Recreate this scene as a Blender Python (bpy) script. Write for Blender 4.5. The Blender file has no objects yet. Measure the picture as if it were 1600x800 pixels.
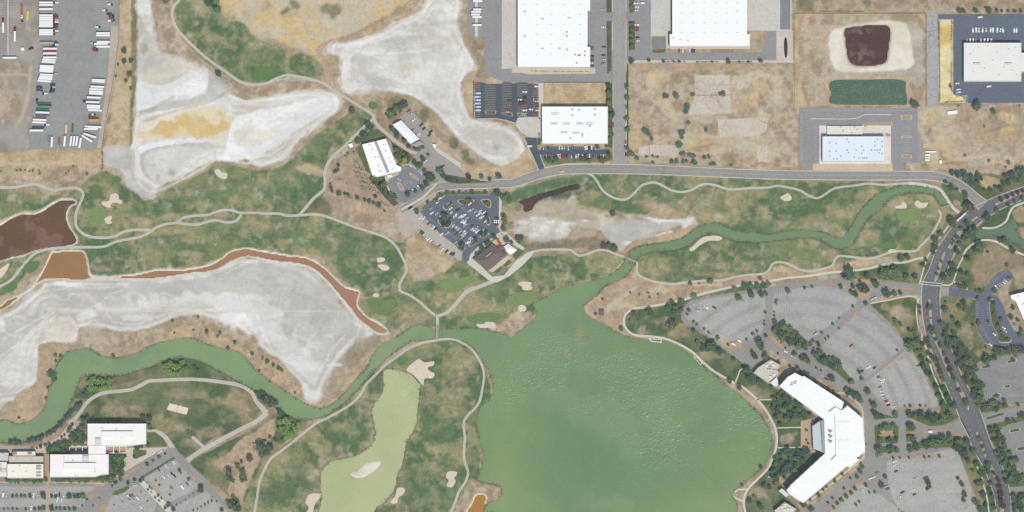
import bpy, bmesh, math, random
import numpy as np
from mathutils import Vector
from mathutils.geometry import tessellate_polygon

S = 0.75                      # metres per photograph pixel on the ground
def W(x, y): return ((x - 800.0) * S, (400.0 - y) * S)

# ------------------------------------------------------------------ camera, sky, sun, exposure
sc = bpy.context.scene
col = sc.collection
cam_d = bpy.data.cameras.new('camera'); cam = bpy.data.objects.new('camera', cam_d); col.objects.link(cam)
cam.location = (0, 0, 5000); cam.rotation_euler = (0, 0, 0)
cam_d.sensor_width = 36; cam_d.lens = 150; cam_d.clip_start = 10; cam_d.clip_end = 20000
sc.camera = cam
SUN_EL, SUN_AZ = math.radians(64), math.radians(157)          # azimuth clockwise from north (+Y)
wd = bpy.data.worlds.new('World'); sc.world = wd; wd.use_nodes = True
nt = wd.node_tree; sky = nt.nodes.new('ShaderNodeTexSky'); sky.sky_type = 'NISHITA'; sky.sun_disc = False
sky.sun_elevation = SUN_EL; sky.sun_rotation = SUN_AZ; sky.altitude = 1300; sky.dust_density = 1.5
bg = nt.nodes['Background']; bg.inputs['Strength'].default_value = 0.145
nt.links.new(sky.outputs[0], bg.inputs['Color'])
sun_d = bpy.data.lights.new('sun', 'SUN'); sun_d.energy = 3.33; sun_d.angle = math.radians(0.5); sun_d.color = (1, 0.955, 0.865)
sun = bpy.data.objects.new('sun', sun_d); col.objects.link(sun)
sv = Vector((math.sin(SUN_AZ) * math.cos(SUN_EL), math.cos(SUN_AZ) * math.cos(SUN_EL), math.sin(SUN_EL)))
sun.rotation_euler = sv.to_track_quat('Z', 'Y').to_euler(); sun.location = sv * 3000
sc.view_settings.view_transform = 'Standard'; sc.view_settings.look = 'None'
sc.view_settings.exposure = 0.12; sc.view_settings.gamma = 1.0
sc.cycles.use_denoising = False; sc.cycles.volume_bounces = 1; sc.cycles.max_bounces = 5; sc.cycles.diffuse_bounces = 2; sc.cycles.glossy_bounces = 2

# ------------------------------------------------------------------ helpers
rnd = random.Random(7)
KEXP = (1.145, 1.16, 1.22); VEIL = (.041, .045, .053)                       # light on a level sheet: albedo = linear(colour) / KEXP
def lin(c):
    out = []
    for v in c[:3]:
        v = v / 255.0
        out.append(v / 12.92 if v <= 0.04045 else ((v + 0.055) / 1.055) ** 2.4)
    return out
def alb(c): return tuple(min(0.86, max(v - w, .25*v) / k) for v, k, w in zip(lin(c), KEXP, VEIL))
def alb4(c): return alb(c) + (1.0,)

def T(s):
    """'@cr u,v u,v ...': points read in tile column c, row r (400 x 200 px tiles drawn four times up);
    '@z x y k' a tile at x, y drawn k times up; '@p' plain pixels. A third number after v is kept."""
    ox = oy = 0.0; k = 1.0; out = []
    toks = s.split(); i = 0
    while i < len(toks):
        t = toks[i]
        if t == '@p': ox = oy = 0.0; k = 1.0
        elif t == '@z': ox, oy, k = float(toks[i+1]), float(toks[i+2]), float(toks[i+3]); i += 3
        elif t[0] == '@': ox, oy, k = int(t[1]) * 400.0, int(t[2]) * 200.0, 4.0
        else:
            q = t.split(','); u, v = float(q[0]) / k + ox, float(q[1]) / k + oy
            r = []
            for w in q[2:]:
                try: r.append(float(w) / k)
                except ValueError: r.append(w)
            out.append((u, v, *r))
        i += 1
    return out

def spline(p, n=6, closed=False):
    p = [np.array(q[:2], float) for q in p]; m = len(p); out = []
    if m < 3: return [tuple(q) for q in p]
    for i in range(m if closed else m - 1):
        if closed: a, b, c, d = p[i-1], p[i], p[(i+1) % m], p[(i+2) % m]
        else: a, b, c, d = p[max(i-1, 0)], p[i], p[i+1], p[min(i+2, m-1)]
        for j in range(n):
            t = j / n
            out.append(tuple(0.5 * (2*b + (c-a)*t + (2*a-5*b+4*c-d)*t*t + (-a+3*b-3*c+d)*t**3)))
    if not closed: out.append(tuple(p[-1]))
    return out

def link(o, parent=None):
    col.objects.link(o)
    if parent is not None: o.parent = parent
    return o
def mesh_obj(name, verts, faces, m, parent=None, smooth=False):
    me = bpy.data.meshes.new(name); me.from_pydata(verts, [], faces); me.update()
    if m is not None: me.materials.append(m)
    if smooth: me.shade_smooth()
    return link(bpy.data.objects.new(name, me), parent)
def tag(o, label, cat, group=None, kind=None):
    o['label'] = label; o['category'] = cat
    if group: o['group'] = group
    if kind: o['kind'] = kind
    return o
def empty(name, x, y, z=0.0, rz=0.0, s=1.0):
    o = bpy.data.objects.new(name, None); o.empty_display_size = 0.5
    o.location = (x, y, z); o.rotation_euler = (0, 0, rz); o.scale = (s, s, s)
    return link(o)

class MB:
    def __init__(s): s.v = []; s.f = []
    def quad(s, a, b, c, d): n = len(s.v); s.v += [a, b, c, d]; s.f.append((n, n+1, n+2, n+3)); return s
    def poly(s, pts):
        n = len(s.v); s.v += pts; s.f.append(tuple(range(n, n + len(pts)))); return s
    def box(s, x0, x1, y0, y1, z0, z1):
        n = len(s.v)
        s.v += [(x0,y0,z0),(x1,y0,z0),(x1,y1,z0),(x0,y1,z0),(x0,y0,z1),(x1,y0,z1),(x1,y1,z1),(x0,y1,z1)]
        s.f += [tuple(n+i for i in f) for f in ((0,3,2,1),(4,5,6,7),(0,1,5,4),(1,2,6,5),(2,3,7,6),(3,0,4,7))]
        return s
    def rbox(s, cx, cy, lx, ly, z0, z1, a=0.0):
        c, d = math.cos(a), math.sin(a); n = len(s.v)
        for z in (z0, z1):
            for x, y in ((-lx,-ly),(lx,-ly),(lx,ly),(-lx,ly)):
                x, y = x/2, y/2; s.v.append((cx + x*c - y*d, cy + x*d + y*c, z))
        s.f += [tuple(n+i for i in f) for f in ((0,3,2,1),(4,5,6,7),(0,1,5,4),(1,2,6,5),(2,3,7,6),(3,0,4,7))]
        return s
    def cyl(s, cx, cy, z0, z1, r0, r1=None, n=8):
        r1 = r0 if r1 is None else r1; b = len(s.v)
        for z, r in ((z0, r0), (z1, r1)):
            for i in range(n):
                a = 2*math.pi*i/n; s.v.append((cx + r*math.cos(a), cy + r*math.sin(a), z))
        for i in range(n): j = (i+1) % n; s.f.append((b+i, b+j, b+n+j, b+n+i))
        s.f.append(tuple(range(b+n, b+2*n))); s.f.append(tuple(range(b+n-1, b-1, -1))); return s
    def wheel(s, cx, cy, cz, r, w, n=10):
        b = len(s.v)
        for dy in (-w/2, w/2):
            for i in range(n):
                a = 2*math.pi*i/n; s.v.append((cx + r*math.cos(a), cy + dy, cz + r*math.sin(a)))
        for i in range(n): j = (i+1) % n; s.f.append((b+i, b+j, b+n+j, b+n+i))
        s.f.append(tuple(range(b+n, b+2*n))); s.f.append(tuple(range(b+n-1, b-1, -1))); return s
    def prism(s, pts, z0, z1, cap=True, bottom=False):
        n = len(pts)
        area = sum(pts[i][0]*pts[(i+1) % n][1] - pts[(i+1) % n][0]*pts[i][1] for i in range(n))
        if area < 0: pts = pts[::-1]
        b = len(s.v); s.v += [(p[0], p[1], z0) for p in pts] + [(p[0], p[1], z1) for p in pts]
        for i in range(n): j = (i+1) % n; s.f.append((b+i, b+j, b+n+j, b+n+i))
        if cap: s.flat(pts, z1)
        return s
    def flat(s, pts, z):
        b = len(s.v); s.v += [(p[0], p[1], z) for p in pts]
        for t in tessellate_polygon([[Vector((p[0], p[1], 0)) for p in pts]]):
            a, c, d = (s.v[b+i] for i in t)
            cr = (c[0]-a[0])*(d[1]-a[1]) - (c[1]-a[1])*(d[0]-a[0])
            s.f.append(tuple(b+i for i in (t if cr > 0 else t[::-1])))
        return s
    def build(s, name, m, parent=None, smooth=False): return mesh_obj(name, s.v, s.f, m, parent, smooth)

# ------------------------------------------------------------------ materials
def nodes(name):
    m = bpy.data.materials.new(name); m.use_nodes = True
    t = m.node_tree; p = t.nodes['Principled BSDF']
    p.inputs['Specular IOR Level'].default_value = 0.12; p.inputs['Roughness'].default_value = 0.9
    return m, t, p
def N(t, kind, **kw):
    n = t.nodes.new(kind)
    for k, v in kw.items():
        if hasattr(n, k) and k not in n.inputs: setattr(n, k, v)
        else: n.inputs[k].default_value = v
    return n
def noise(t, vec, scale, detail=4.0, rough=0.6, dist=0.0):
    n = t.nodes.new('ShaderNodeTexNoise'); n.inputs['Scale'].default_value = scale
    n.inputs['Detail'].default_value = detail; n.inputs['Roughness'].default_value = rough; n.inputs['Distortion'].default_value = dist
    t.links.new(vec, n.inputs['Vector']); return n.outputs['Fac']
def ramp(t, fac, stops):
    r = t.nodes.new('ShaderNodeValToRGB'); e = r.color_ramp.elements
    while len(e) < len(stops): e.new(0.5)
    for i, (p, c) in enumerate(stops): e[i].position = p; e[i].color = c if len(c) == 4 else (*c, 1)
    t.links.new(fac, r.inputs[0]); return r.outputs[0]
def mix(t, fac, a, b, mode='MIX'):
    n = t.nodes.new('ShaderNodeMix'); n.data_type = 'RGBA'; n.blend_type = mode
    for s_, v in ((n.inputs[0], fac), (n.inputs[6], a), (n.inputs[7], b)):
        if hasattr(v, 'is_output'): t.links.new(v, s_)
        elif isinstance(v, (int, float)): s_.default_value = v
        else: s_.default_value = (*v, 1) if len(v) == 3 else v
    return n.outputs[2]
def math_(t, op, a, b=0.5, c=None):
    n = t.nodes.new('ShaderNodeMath'); n.operation = op
    for i, v in enumerate((a, b, c)):
        if v is None: continue
        if hasattr(v, 'is_output'): t.links.new(v, n.inputs[i])
        else: n.inputs[i].default_value = v
    return n.outputs[0]
def bump(t, p, h, strength, dist):
    b = t.nodes.new('ShaderNodeBump'); b.inputs['Strength'].default_value = strength; b.inputs['Distance'].default_value = dist
    t.links.new(h, b.inputs['Height']); t.links.new(b.outputs[0], p.inputs['Normal'])
def wpos(t): return t.nodes.new('ShaderNodeNewGeometry').outputs['Position']

MATS = {}
def plain(name, c, rough=0.8, var=0.10, scale=0.6, metal=0.0, spec=0.12):
    """painted / solid surface with a little blotchy wear"""
    key = name
    if key in MATS: return MATS[key]
    m, t, p = nodes(name); g = wpos(t); a = alb(c)
    f = noise(t, g, scale, 5, 0.65)
    cc = ramp(t, f, [(0.25, tuple(v*(1-var) for v in a)), (0.75, tuple(min(.88, v*(1+var)) for v in a))])
    t.links.new(cc, p.inputs['Base Color']); p.inputs['Roughness'].default_value = rough
    p.inputs['Metallic'].default_value = metal; p.inputs['Specular IOR Level'].default_value = spec
    MATS[key] = m; return m
def asphalt(name, c, cracks=0.0, crack_scale=0.12, blotch=0.10, stain=0.0, grid=0.0):
    m, t, p = nodes(name); g = wpos(t); a = alb(c)
    big = noise(t, g, 0.03, 4, 0.6, 0.4); mid_ = noise(t, g, 0.35, 4, 0.7)
    c0 = ramp(t, big, [(0.3, tuple(v*(1-blotch) for v in a)), (0.7, tuple(v*(1+blotch) for v in a))])
    c1 = mix(t, 1.0, c0, ramp(t, mid_, [(0.2, (.84,)*3), (0.8, (1.14,)*3)]), 'MULTIPLY')
    if cracks:
        w = t.nodes.new('ShaderNodeVectorMath'); w.operation = 'ADD'
        nn = t.nodes.new('ShaderNodeTexNoise'); nn.inputs['Scale'].default_value = 0.15; t.links.new(g, nn.inputs['Vector'])
        sc_ = t.nodes.new('ShaderNodeVectorMath'); sc_.operation = 'SCALE'; sc_.inputs['Scale'].default_value = 5.0
        t.links.new(nn.outputs['Color'], sc_.inputs[0]); t.links.new(g, w.inputs[0]); t.links.new(sc_.outputs[0], w.inputs[1])
        v = t.nodes.new('ShaderNodeTexVoronoi'); v.feature = 'DISTANCE_TO_EDGE'; v.inputs['Scale'].default_value = crack_scale
        t.links.new(w.outputs[0], v.inputs['Vector'])
        k = ramp(t, v.outputs['Distance'], [(0.0, (1-cracks,)*3), (0.035, (1.0,)*3)])
        patchy = noise(t, g, 0.02, 3)
        c1 = mix(t, ramp(t, patchy, [(0.4, (0.15,)*3), (0.6, (1,)*3)]), c1, mix(t, 1.0, c1, k, 'MULTIPLY'))
    if stain:
        st = noise(t, g, 0.09, 5, 0.7, 0.6)
        c1 = mix(t, ramp(t, st, [(0.5, (0,)*3), (0.7, (stain,)*3)]), c1, tuple(v*0.7 for v in a))
    t.links.new(c1, p.inputs['Base Color']); bump(t, p, mid_, 0.12, 0.05); MATS[name] = m
    return m
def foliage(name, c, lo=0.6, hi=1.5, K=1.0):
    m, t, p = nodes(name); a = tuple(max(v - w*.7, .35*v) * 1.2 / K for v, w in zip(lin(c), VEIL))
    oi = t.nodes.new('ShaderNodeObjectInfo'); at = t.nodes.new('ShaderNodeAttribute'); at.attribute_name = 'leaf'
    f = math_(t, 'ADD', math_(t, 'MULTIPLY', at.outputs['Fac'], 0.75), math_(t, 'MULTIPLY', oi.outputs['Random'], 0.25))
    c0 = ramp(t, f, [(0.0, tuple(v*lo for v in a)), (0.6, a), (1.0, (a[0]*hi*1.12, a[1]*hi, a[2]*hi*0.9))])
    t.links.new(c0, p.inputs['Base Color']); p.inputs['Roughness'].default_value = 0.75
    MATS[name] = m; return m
# ------------------------------------------------------------------ land cover canvas (2 px cells)
ST = 2.0; X0, Y0, X1, Y1 = -80, -80, 1680, 880
gx = np.arange(X0, X1 + 1, ST); gy = np.arange(Y0, Y1 + 1, ST)
GX, GY = np.meshgrid(gx, gy); SH = GX.shape
rs = np.random.RandomState(11)
def vnoise(scale, seed, ang=0.0, stretch=1.0):
    r = np.random.RandomState(seed); c, s = math.cos(ang), math.sin(ang)
    u = (GX*c + GY*s) / (scale*stretch) + 1000; v = (-GX*s + GY*c) / scale + 1000
    L = r.rand(257, 257); iu = np.floor(u).astype(int); iv = np.floor(v).astype(int)
    fu = u - iu; fv = v - iv; fu = fu*fu*(3-2*fu); fv = fv*fv*(3-2*fv); iu %= 256; iv %= 256
    return (L[iv,iu]*(1-fu) + L[iv,iu+1]*fu)*(1-fv) + (L[iv+1,iu]*(1-fu) + L[iv+1,iu+1]*fu)*fv
def fbm(scale, seed, octv=4, ang=0.0, stretch=1.0, gain=0.55):
    o = np.zeros(SH); a = 1.0; tot = 0
    for i in range(octv):
        o += a*vnoise(scale / 2**i, seed + i*13, ang + i*0.35, stretch); tot += a; a *= gain
    o /= tot; return np.clip((o - 0.5)*1.9 + 0.5, 0, 1)
def raster(p):
    m = np.zeros(SH, bool); xs = [q[0] for q in p]; ys = [q[1] for q in p]
    i0, i1 = np.searchsorted(gx, [min(xs), max(xs)]); j0, j1 = np.searchsorted(gy, [min(ys), max(ys)])
    if i1 <= i0 or j1 <= j0: return m.astype(float)
    x = GX[j0:j1, i0:i1]; y = GY[j0:j1, i0:i1]; a = np.zeros(x.shape, bool); n = len(p)
    for k in range(n):
        xa, ya = p[k][:2]; xb, yb = p[(k+1) % n][:2]
        if ya == yb: continue
        a ^= ((ya > y) != (yb > y)) & (x < (xb-xa)*(y-ya)/(yb-ya) + xa)
    m[j0:j1, i0:i1] = a; return m.astype(float)
FX = np.fft.rfftfreq(SH[1]); FY = np.fft.fftfreq(SH[0])
def blur(m, px):
    s = px / ST
    g = np.exp(-2*(math.pi*s)**2*(FX[None, :]**2 + FY[:, None]**2))
    return np.fft.irfft2(np.fft.rfft2(m)*g, s=SH)
def C(c): return np.array(alb(c))
def sm(x, a, b): t = np.clip((x-a)/(b-a), 0, 1); return t*t*(3-2*t)

n_big = fbm(70, 1); n_mid = fbm(26, 2); n_fine = fbm(9, 3, 3); n_str = fbm(30, 4, 4, -0.25, 2.6); n_warp = fbm(14, 5, 3)
n_str2 = fbm(18, 6, 4, 0.5, 3.0)
# drying rings: thin uneven lines that follow slow contours
_f = fbm(120, 41, 4)*9 + fbm(30, 45, 3)*0.9; n_ring = 0.5 + 0.32*np.sin(_f*6.3) + 0.18*np.sin(_f*15.1)
def pal(kind):
    """RGB field for each kind of land cover"""
    def two(a, b, f, lo=0.3, hi=0.7): w = sm(f, lo, hi)[..., None]; return C(a)*(1-w) + C(b)*w
    if kind == 'golf':
        o = two((106,125,97), (132,139,107), n_big*0.4 + n_str*0.35 + n_fine*.25, 0.36, 0.62)
        w = sm(n_mid*0.4 + n_str2*0.35 + n_fine*.25, 0.47, 0.66)[..., None]; o = o*(1-w*0.62) + C((168,157,128))*w*0.62
        w = sm(n_fine*0.5 + n_str*0.5, 0.30, 0.5)[..., None]; o = C((92,112,86))*(1-w)*0.3 + o*(1-(1-w)*0.35); return o
    if kind == 'lawn':
        o = two((96,112,89), (126,130,104), n_mid*0.6 + n_big*0.4, 0.35, 0.66)
        w = sm(n_mid*0.4 + n_str*0.6, 0.56, 0.74)[..., None]; return o*(1-w*0.5) + C((164,148,120))*w*0.5
    if kind == 'lush': return two((101,123,97), (116,135,104), n_mid*.5+n_fine*.5)
    if kind == 'dry':
        o = two((181,167,146), (165,147,124), n_mid*0.6 + n_fine*0.4, 0.3, 0.7)
        w = sm(n_str2*0.6 + n_fine*0.4, 0.55, 0.75)[..., None]; return o*(1-w*0.6) + C((146,130,114))*w*0.6
    if kind == 'straw': return two((197,178,147), (181,160,132), n_mid*0.5 + n_fine*0.5, 0.3, 0.75)
    if kind == 'orange': return two((188,167,141), (171,151,131), n_fine*0.6 + n_mid*0.4, 0.3, 0.75)
    if kind == 'brown': return two((163,145,124), (189,174,154), n_mid*0.5 + n_fine*0.5, 0.3, 0.7)
    if kind == 'salt':
        o = two((200,195,184), (219,216,207), n_big*0.45 + n_str*0.4 + n_ring*0.15, 0.34, 0.66)
        w = sm(n_mid*0.6 + n_str2*0.4, 0.58, 0.76)[..., None]; return o*(1-w*0.5) + C((196,186,167))*w*0.5
    if kind == 'saltgrey': return two((184,181,174), (199,196,189), n_mid*0.45 + n_str*0.4 + n_ring*.15)
    if kind == 'white': return two((222,221,217), (238,237,234), n_str*.8 + n_ring*.2)
    if kind == 'cream': return two((218,211,192), (228,222,206), n_mid)
    if kind == 'yellow': return two((226,212,172), (212,184,124), n_str2*0.6 + n_mid*0.4, 0.3, 0.65)
    if kind == 'yard': return two((168,163,156), (154,146,138), n_mid*0.6 + n_str*0.4)
    if kind == 'gravel': return two((190,178,162), (178,166,150), n_mid)
    if kind == 'nursery': return two((182,162,146), (168,148,130), n_fine)
    if kind == 'tanfield': return two((206,182,142), (196,186,164), n_mid*0.7 + n_fine*0.3, 0.3, 0.7)
    if kind == 'golftan': return two((160,151,122), (174,162,134), n_mid*.5+n_fine*.5)
    if kind == 'reed': return two((104,108,92), (126,122,100), n_fine)
    if kind == 'grassdark': return two((104,112,88), (126,126,98), n_mid)
PAL = {}
cover = None; veg = np.zeros(SH); region = np.zeros(SH, int); REG = ['ground']
def lay(kind, pts, soft=3.0, rough=0.35, name=None, amt=1.0, v=None, curve=True, wob=1.0):
    """one patch of ground: a soft-edged, uneven-edged area of a cover"""
    global cover, veg
    if kind not in PAL: PAL[kind] = pal(kind)
    p = T(pts) if isinstance(pts, str) else pts
    if curve: p = spline(p, 5, True)
    m = blur(raster(p), soft)
    m = np.clip(sm(m + (n_warp - 0.5)*rough*wob, 0.28, 0.72), 0, 1)*amt
    cover = PAL[kind]*m[..., None] + cover*(1-m[..., None])
    vv = {'golf':1, 'lawn':1, 'lush':1, 'grassdark':1, 'dry':.8, 'brown':.8, 'straw':.7, 'orange':.8, 'reed':1, 'tanfield':.5}.get(kind, 0.12) if v is None else v
    veg = vv*m + veg*(1-m)
    if name:
        if name not in REG: REG.append(name)
        region[m > 0.5] = REG.index(name)
def rims(pts):
    """drying rings and a crusted rim inside a salt flat"""
    global cover
    p = spline(T(pts), 5, True); m = blur(raster(p), 2.0); d = blur(m, 7); d2 = blur(m, 18)
    inn = sm(m, .45, .7)
    for k in ('white', 'brown', 'dry'):
        if k not in PAL: PAL[k] = pal(k)
    w = inn*sm(d, .60, .72)*(1-sm(d, .80, .93))*(.35+.65*n_mid)*.75
    cover = PAL['white']*w[..., None] + cover*(1-w[..., None])
    w = inn*(1-sm(d, .52, .66))*.45
    cover = PAL['brown']*w[..., None] + cover*(1-w[..., None])
    w = inn*sm(np.sin(d2*46 + n_mid*5 + n_big*6), .45, .95)*.30*(1-sm(d2, .93, .99)*.5)
    cover = C((188,176,156))*w[..., None] + cover*(1-w[..., None])
    w = inn*sm(np.sin(d2*31 + n_mid*4 + n_big*8 + 2), .6, .98)*.35
    cover = C((232,229,222))*w[..., None] + cover*(1-w[..., None])
def stroke(kind, pts, w=1.5, soft=1.0, amt=.6):
    """a worn track, seam or wash line painted as ground cover"""
    global cover, veg
    if kind not in PAL: PAL[kind] = pal(kind)
    p = spline(T(pts), 5); d = np.full(SH, 99.0)
    for (xa, ya), (xb, yb) in zip(p[:-1], p[1:]):
        i0, i1 = np.searchsorted(gx, [min(xa, xb)-12, max(xa, xb)+12]); j0, j1 = np.searchsorted(gy, [min(ya, yb)-12, max(ya, yb)+12])
        if i1 <= i0 or j1 <= j0: continue
        x, y = GX[j0:j1, i0:i1], GY[j0:j1, i0:i1]; L2 = (xb-xa)**2 + (yb-ya)**2 + 1e-6
        t_ = np.clip(((x-xa)*(xb-xa) + (y-ya)*(yb-ya))/L2, 0, 1); d[j0:j1, i0:i1] = np.minimum(d[j0:j1, i0:i1], np.hypot(x-xa-t_*(xb-xa), y-ya-t_*(yb-ya)))
    m = (1 - sm(d + (n_warp-.5)*w*.8, w*.5, w*.5 + soft + .8))*amt*(.55 + .45*n_fine)
    cover = PAL[kind]*m[..., None] + cover*(1-m[..., None]); veg = veg*(1-m*.6)
def dabs(kind, s, soft=5.0, amt=0.7):
    """a set of ellipses u,v,rx,ry(,degrees) of one cover"""
    global cover, veg
    if kind not in PAL: PAL[kind] = pal(kind)
    m = np.zeros(SH)
    for q in T(s):
        x, y, rx, ry = q[:4]; a = math.radians(q[4]*16 if len(q) > 4 else 0)
        dx, dy = GX-x, GY-y; u = dx*math.cos(a) - dy*math.sin(a); w = dx*math.sin(a) + dy*math.cos(a)
        d = np.sqrt((u/rx)**2 + (w/ry)**2) + (n_warp-0.5)*1.0 + (n_fine-0.5)*0.3
        m = np.maximum(m, 1 - sm(d, 0.55, 1.25))
    m *= amt*(.8 if kind == 'lush' else 1)
    cover = PAL[kind]*m[..., None] + cover*(1-m[..., None])
PAL['dry'] = pal('dry'); cover = PAL['dry'].copy(); veg[:] = 0.8

# --- north-west: truck yard surroundings, verge, saline ponds
lay('yard', '@p -90,-90 66,-90 64,60 60,140 46,190 40,236 0,236 -90,240', 3, .3, 'truck_yard_dirt')
lay('brown', '@00 0,490 60,500 130,560 150,640 120,730 40,740 -20,740', 4, .5, amt=.8)
lay('dry', '@00 0,380 90,390 170,410 180,470 90,490 0,480', 4, .5, amt=.6)
lay('straw', '@p 186,-90 214,-90 210,20 208,110 204,200 206,228 192,236 170,236 160,262 120,268 60,262 20,262 -90,268 -90,240 20,238 100,234 150,234 165,222 176,160 184,80', 3, .4, 'verge')
lay('brown', '@01 -40,240 200,225 500,235 620,260 680,290 600,330 480,335 300,335 -40,345', 4, .5)
lay('straw', '@01 -40,255 160,250 380,262 520,290 300,305 -40,310', 6, .6, amt=.7)
lay('grassdark', '@p 208,-90 216,-90 216,30 212,90 214,130 208,170 209,222 204,226 203,180 206,110 204,60', 2, .5, amt=.75)
lay('brown', '@p 240,-90 276,-90 272,20 285,60 310,92 350,122 375,132 400,136 450,128 490,128 520,146 500,142 440,150 400,156 372,150 352,140 330,118 300,102 262,86 250,66 243,40', 2.5, .4, 'verge')
S1 = '@p 213,-90 236,-90 238,10 241,50 249,80 262,84 290,95 320,108 345,130 362,146 385,155 405,152 430,149 455,145 500,140 520,144 535,156 528,176 506,190 490,206 468,216 455,240 440,254 400,260 380,246 350,246 320,257 290,275 262,283 245,300 228,312 210,298 196,282 186,264 165,258 160,240 170,235 204,230 209,190 213,120 215,60'
lay('salt', S1, 3.5, .5, 'salt_flat'); rims(S1)
lay('saltgrey', '@00 860,230 960,260 1030,330 1110,360 1090,430 900,480 870,440 880,330', 6, .5, amt=.6)
lay('cream', '@00 850,530 900,440 1000,400 1110,360 1210,390 1190,440 1000,500', 5, .4, amt=.5)
lay('white', '@00 858,510 960,530 1050,525 1150,470 1240,442 1300,480 1290,550 1220,600 1120,595 1040,620 960,660 880,690 855,690', 2, .2)
lay('saltgrey', '@00 1300,450 1360,470 1450,560 1420,600 1250,640 1050,690 900,710 860,705 1000,650 1120,606 1230,606 1300,560', 2.5, .3, amt=.8)
lay('cream', '@00 860,740 1000,700 1200,665 1400,640 1440,700 1440,790 @01 1440,20 1400,90 1200,85 1000,80 860,90', 3, .3, amt=.8)
lay('white', '@10 -60,715 60,680 200,655 330,625 430,598 505,615 525,650 460,690 390,730 290,790 @11 240,20 160,90 60,150 0,190 -200,205 -350,190 -200,150 @10 -150,760', 4, .35)
lay('cream', '@01 1460,10 1600,10 @11 150,0 120,60 -40,120 @01 1480,110 1460,60', 6, .4, amt=.8)
lay('saltgrey', '@01 880,150 1000,110 1150,90 1320,75 1250,130 1180,180 1120,260 1060,330 960,350 900,300 870,220', 3, .3, amt=.75)
lay('white', '@01 850,330 845,200 860,130 930,100 1150,65 1310,68 1290,88 1130,98 960,125 885,160 875,220 905,300 960,345 1000,360 960,380 900,350', 1.6, .2, amt=.9)
lay('white', '@01 940,150 1100,120 1300,120 1500,140 1600,170 @11 -20,200 @01 1400,165 1250,215 1120,280 1000,330 930,290 910,210', 6, .4, amt=.5)
lay('yellow', '@01 880,40 960,10 @00 1000,760 1100,720 1240,700 1380,690 1440,720 1440,790 @01 1370,50 1200,60 1000,70 920,75', 7, .7, amt=.9)
lay('saltgrey', '@01 640,120 720,110 810,120 830,190 810,260 760,255 690,240 650,210', 3, .4, amt=.9)
lay('saltgrey', '@01 830,300 900,330 960,370 880,450 830,400 780,370 800,320', 3, .4, amt=.9)
dabs('dry', '@01 1075,280,26,30 985,310,22,24 @00 900,310,30,40 880,150,20,60', 3, .55)
# tan field and middle salt flat
lay('tanfield', '@p 345,-90 672,-90 655,8 640,22 600,38 575,50 545,58 505,72 498,88 470,78 430,62 405,60 380,38 350,22', 3, .4, 'dry_field')
dabs('brown', '@00 1480,150,60,50 1560,100,40,60 @10 30,240,60,40 150,300,80,30 280,330,50,30 200,60,60,40 60,40,40,30', 4, .6)
dabs('grassdark', '@10 480,70,60,50 170,75,60,22,8 240,20,35,30 300,380,50,40', 3, .8)
lay('orange', '@10 370,330 400,280 470,250 520,230 640,190 760,130 860,70 940,20 1000,-40 1090,-40 1040,60 960,110 860,160 780,195 680,240 560,260 450,280 420,310 450,345 520,370 535,430 520,540 470,530 420,450 385,390', 2, .4, 'verge')
dabs('brown', '@10 760,140,70,22,8 900,60,60,22,9 960,20,50,20,9 470,400,50,60', 2, .7)
SF2 = '@10 418,310 470,265 560,262 700,235 800,185 880,140 990,100 1050,40 1095,-50 1260,-50 1280,60 1255,150 1280,210 1310,270 1360,360 1390,430 1320,460 1288,500 1285,580 1320,680 1350,740 1480,760 @11 1600,0 @21 60,60 90,150 50,230 -40,250 @11 1500,235 1400,180 1280,90 1200,0 @10 1130,720 1060,660 960,600 840,575 720,590 600,600 540,560 525,480 540,400 520,355 440,345'
lay('salt', SF2, 3.5, .5, 'salt_flat'); rims(SF2)
lay('white', '@10 980,500 1050,400 1150,300 1270,300 1330,380 1310,440 1270,540 1290,640 1320,720 1220,690 1100,600', 6, .5, amt=.45)
dabs('white', '@10 560,400,30,80 580,550,60,30 700,250,120,25,4 900,200,90,25 1200,150,60,90 860,440,70,16,-8 1000,540,90,14,-9', 4, .5)
dabs('saltgrey', '@10 680,370,80,30 820,270,100,40 960,350,80,40 640,450,60,50 740,520,70,60 @11 1500,130,80,45', 4, .7)
dabs('brown', '@10 680,580,90,30 800,590,60,20 @11 1500,120,40,24', 4, .45)
lay('dry', '@10 840,600 960,605 1040,640 1120,720 @11 1200,0 1280,90 1400,185 1500,240 1480,255 1360,240 1260,180 1180,110 1110,30 @10 1040,790 960,700 900,690 850,650', 3, .5, 'verge')
dabs('grassdark', '@10 860,650,70,40,8 1050,720,30,40 @11 1300,160,40,60 1340,210,50,30 1240,90,30,40', 3, .8)
lay('straw', '@11 1080,20 1180,90 1270,180 1400,255 1600,215 @21 100,130 150,240 0,320 @11 1500,300 1330,310 1250,260 1130,120', 2.5, .4, 'verge', amt=.85)
lay('straw', '@10 1390,440 1330,462 1292,500 1290,590 1325,690 1362,740 1360,500', 1.5, .3, 'verge')
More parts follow.
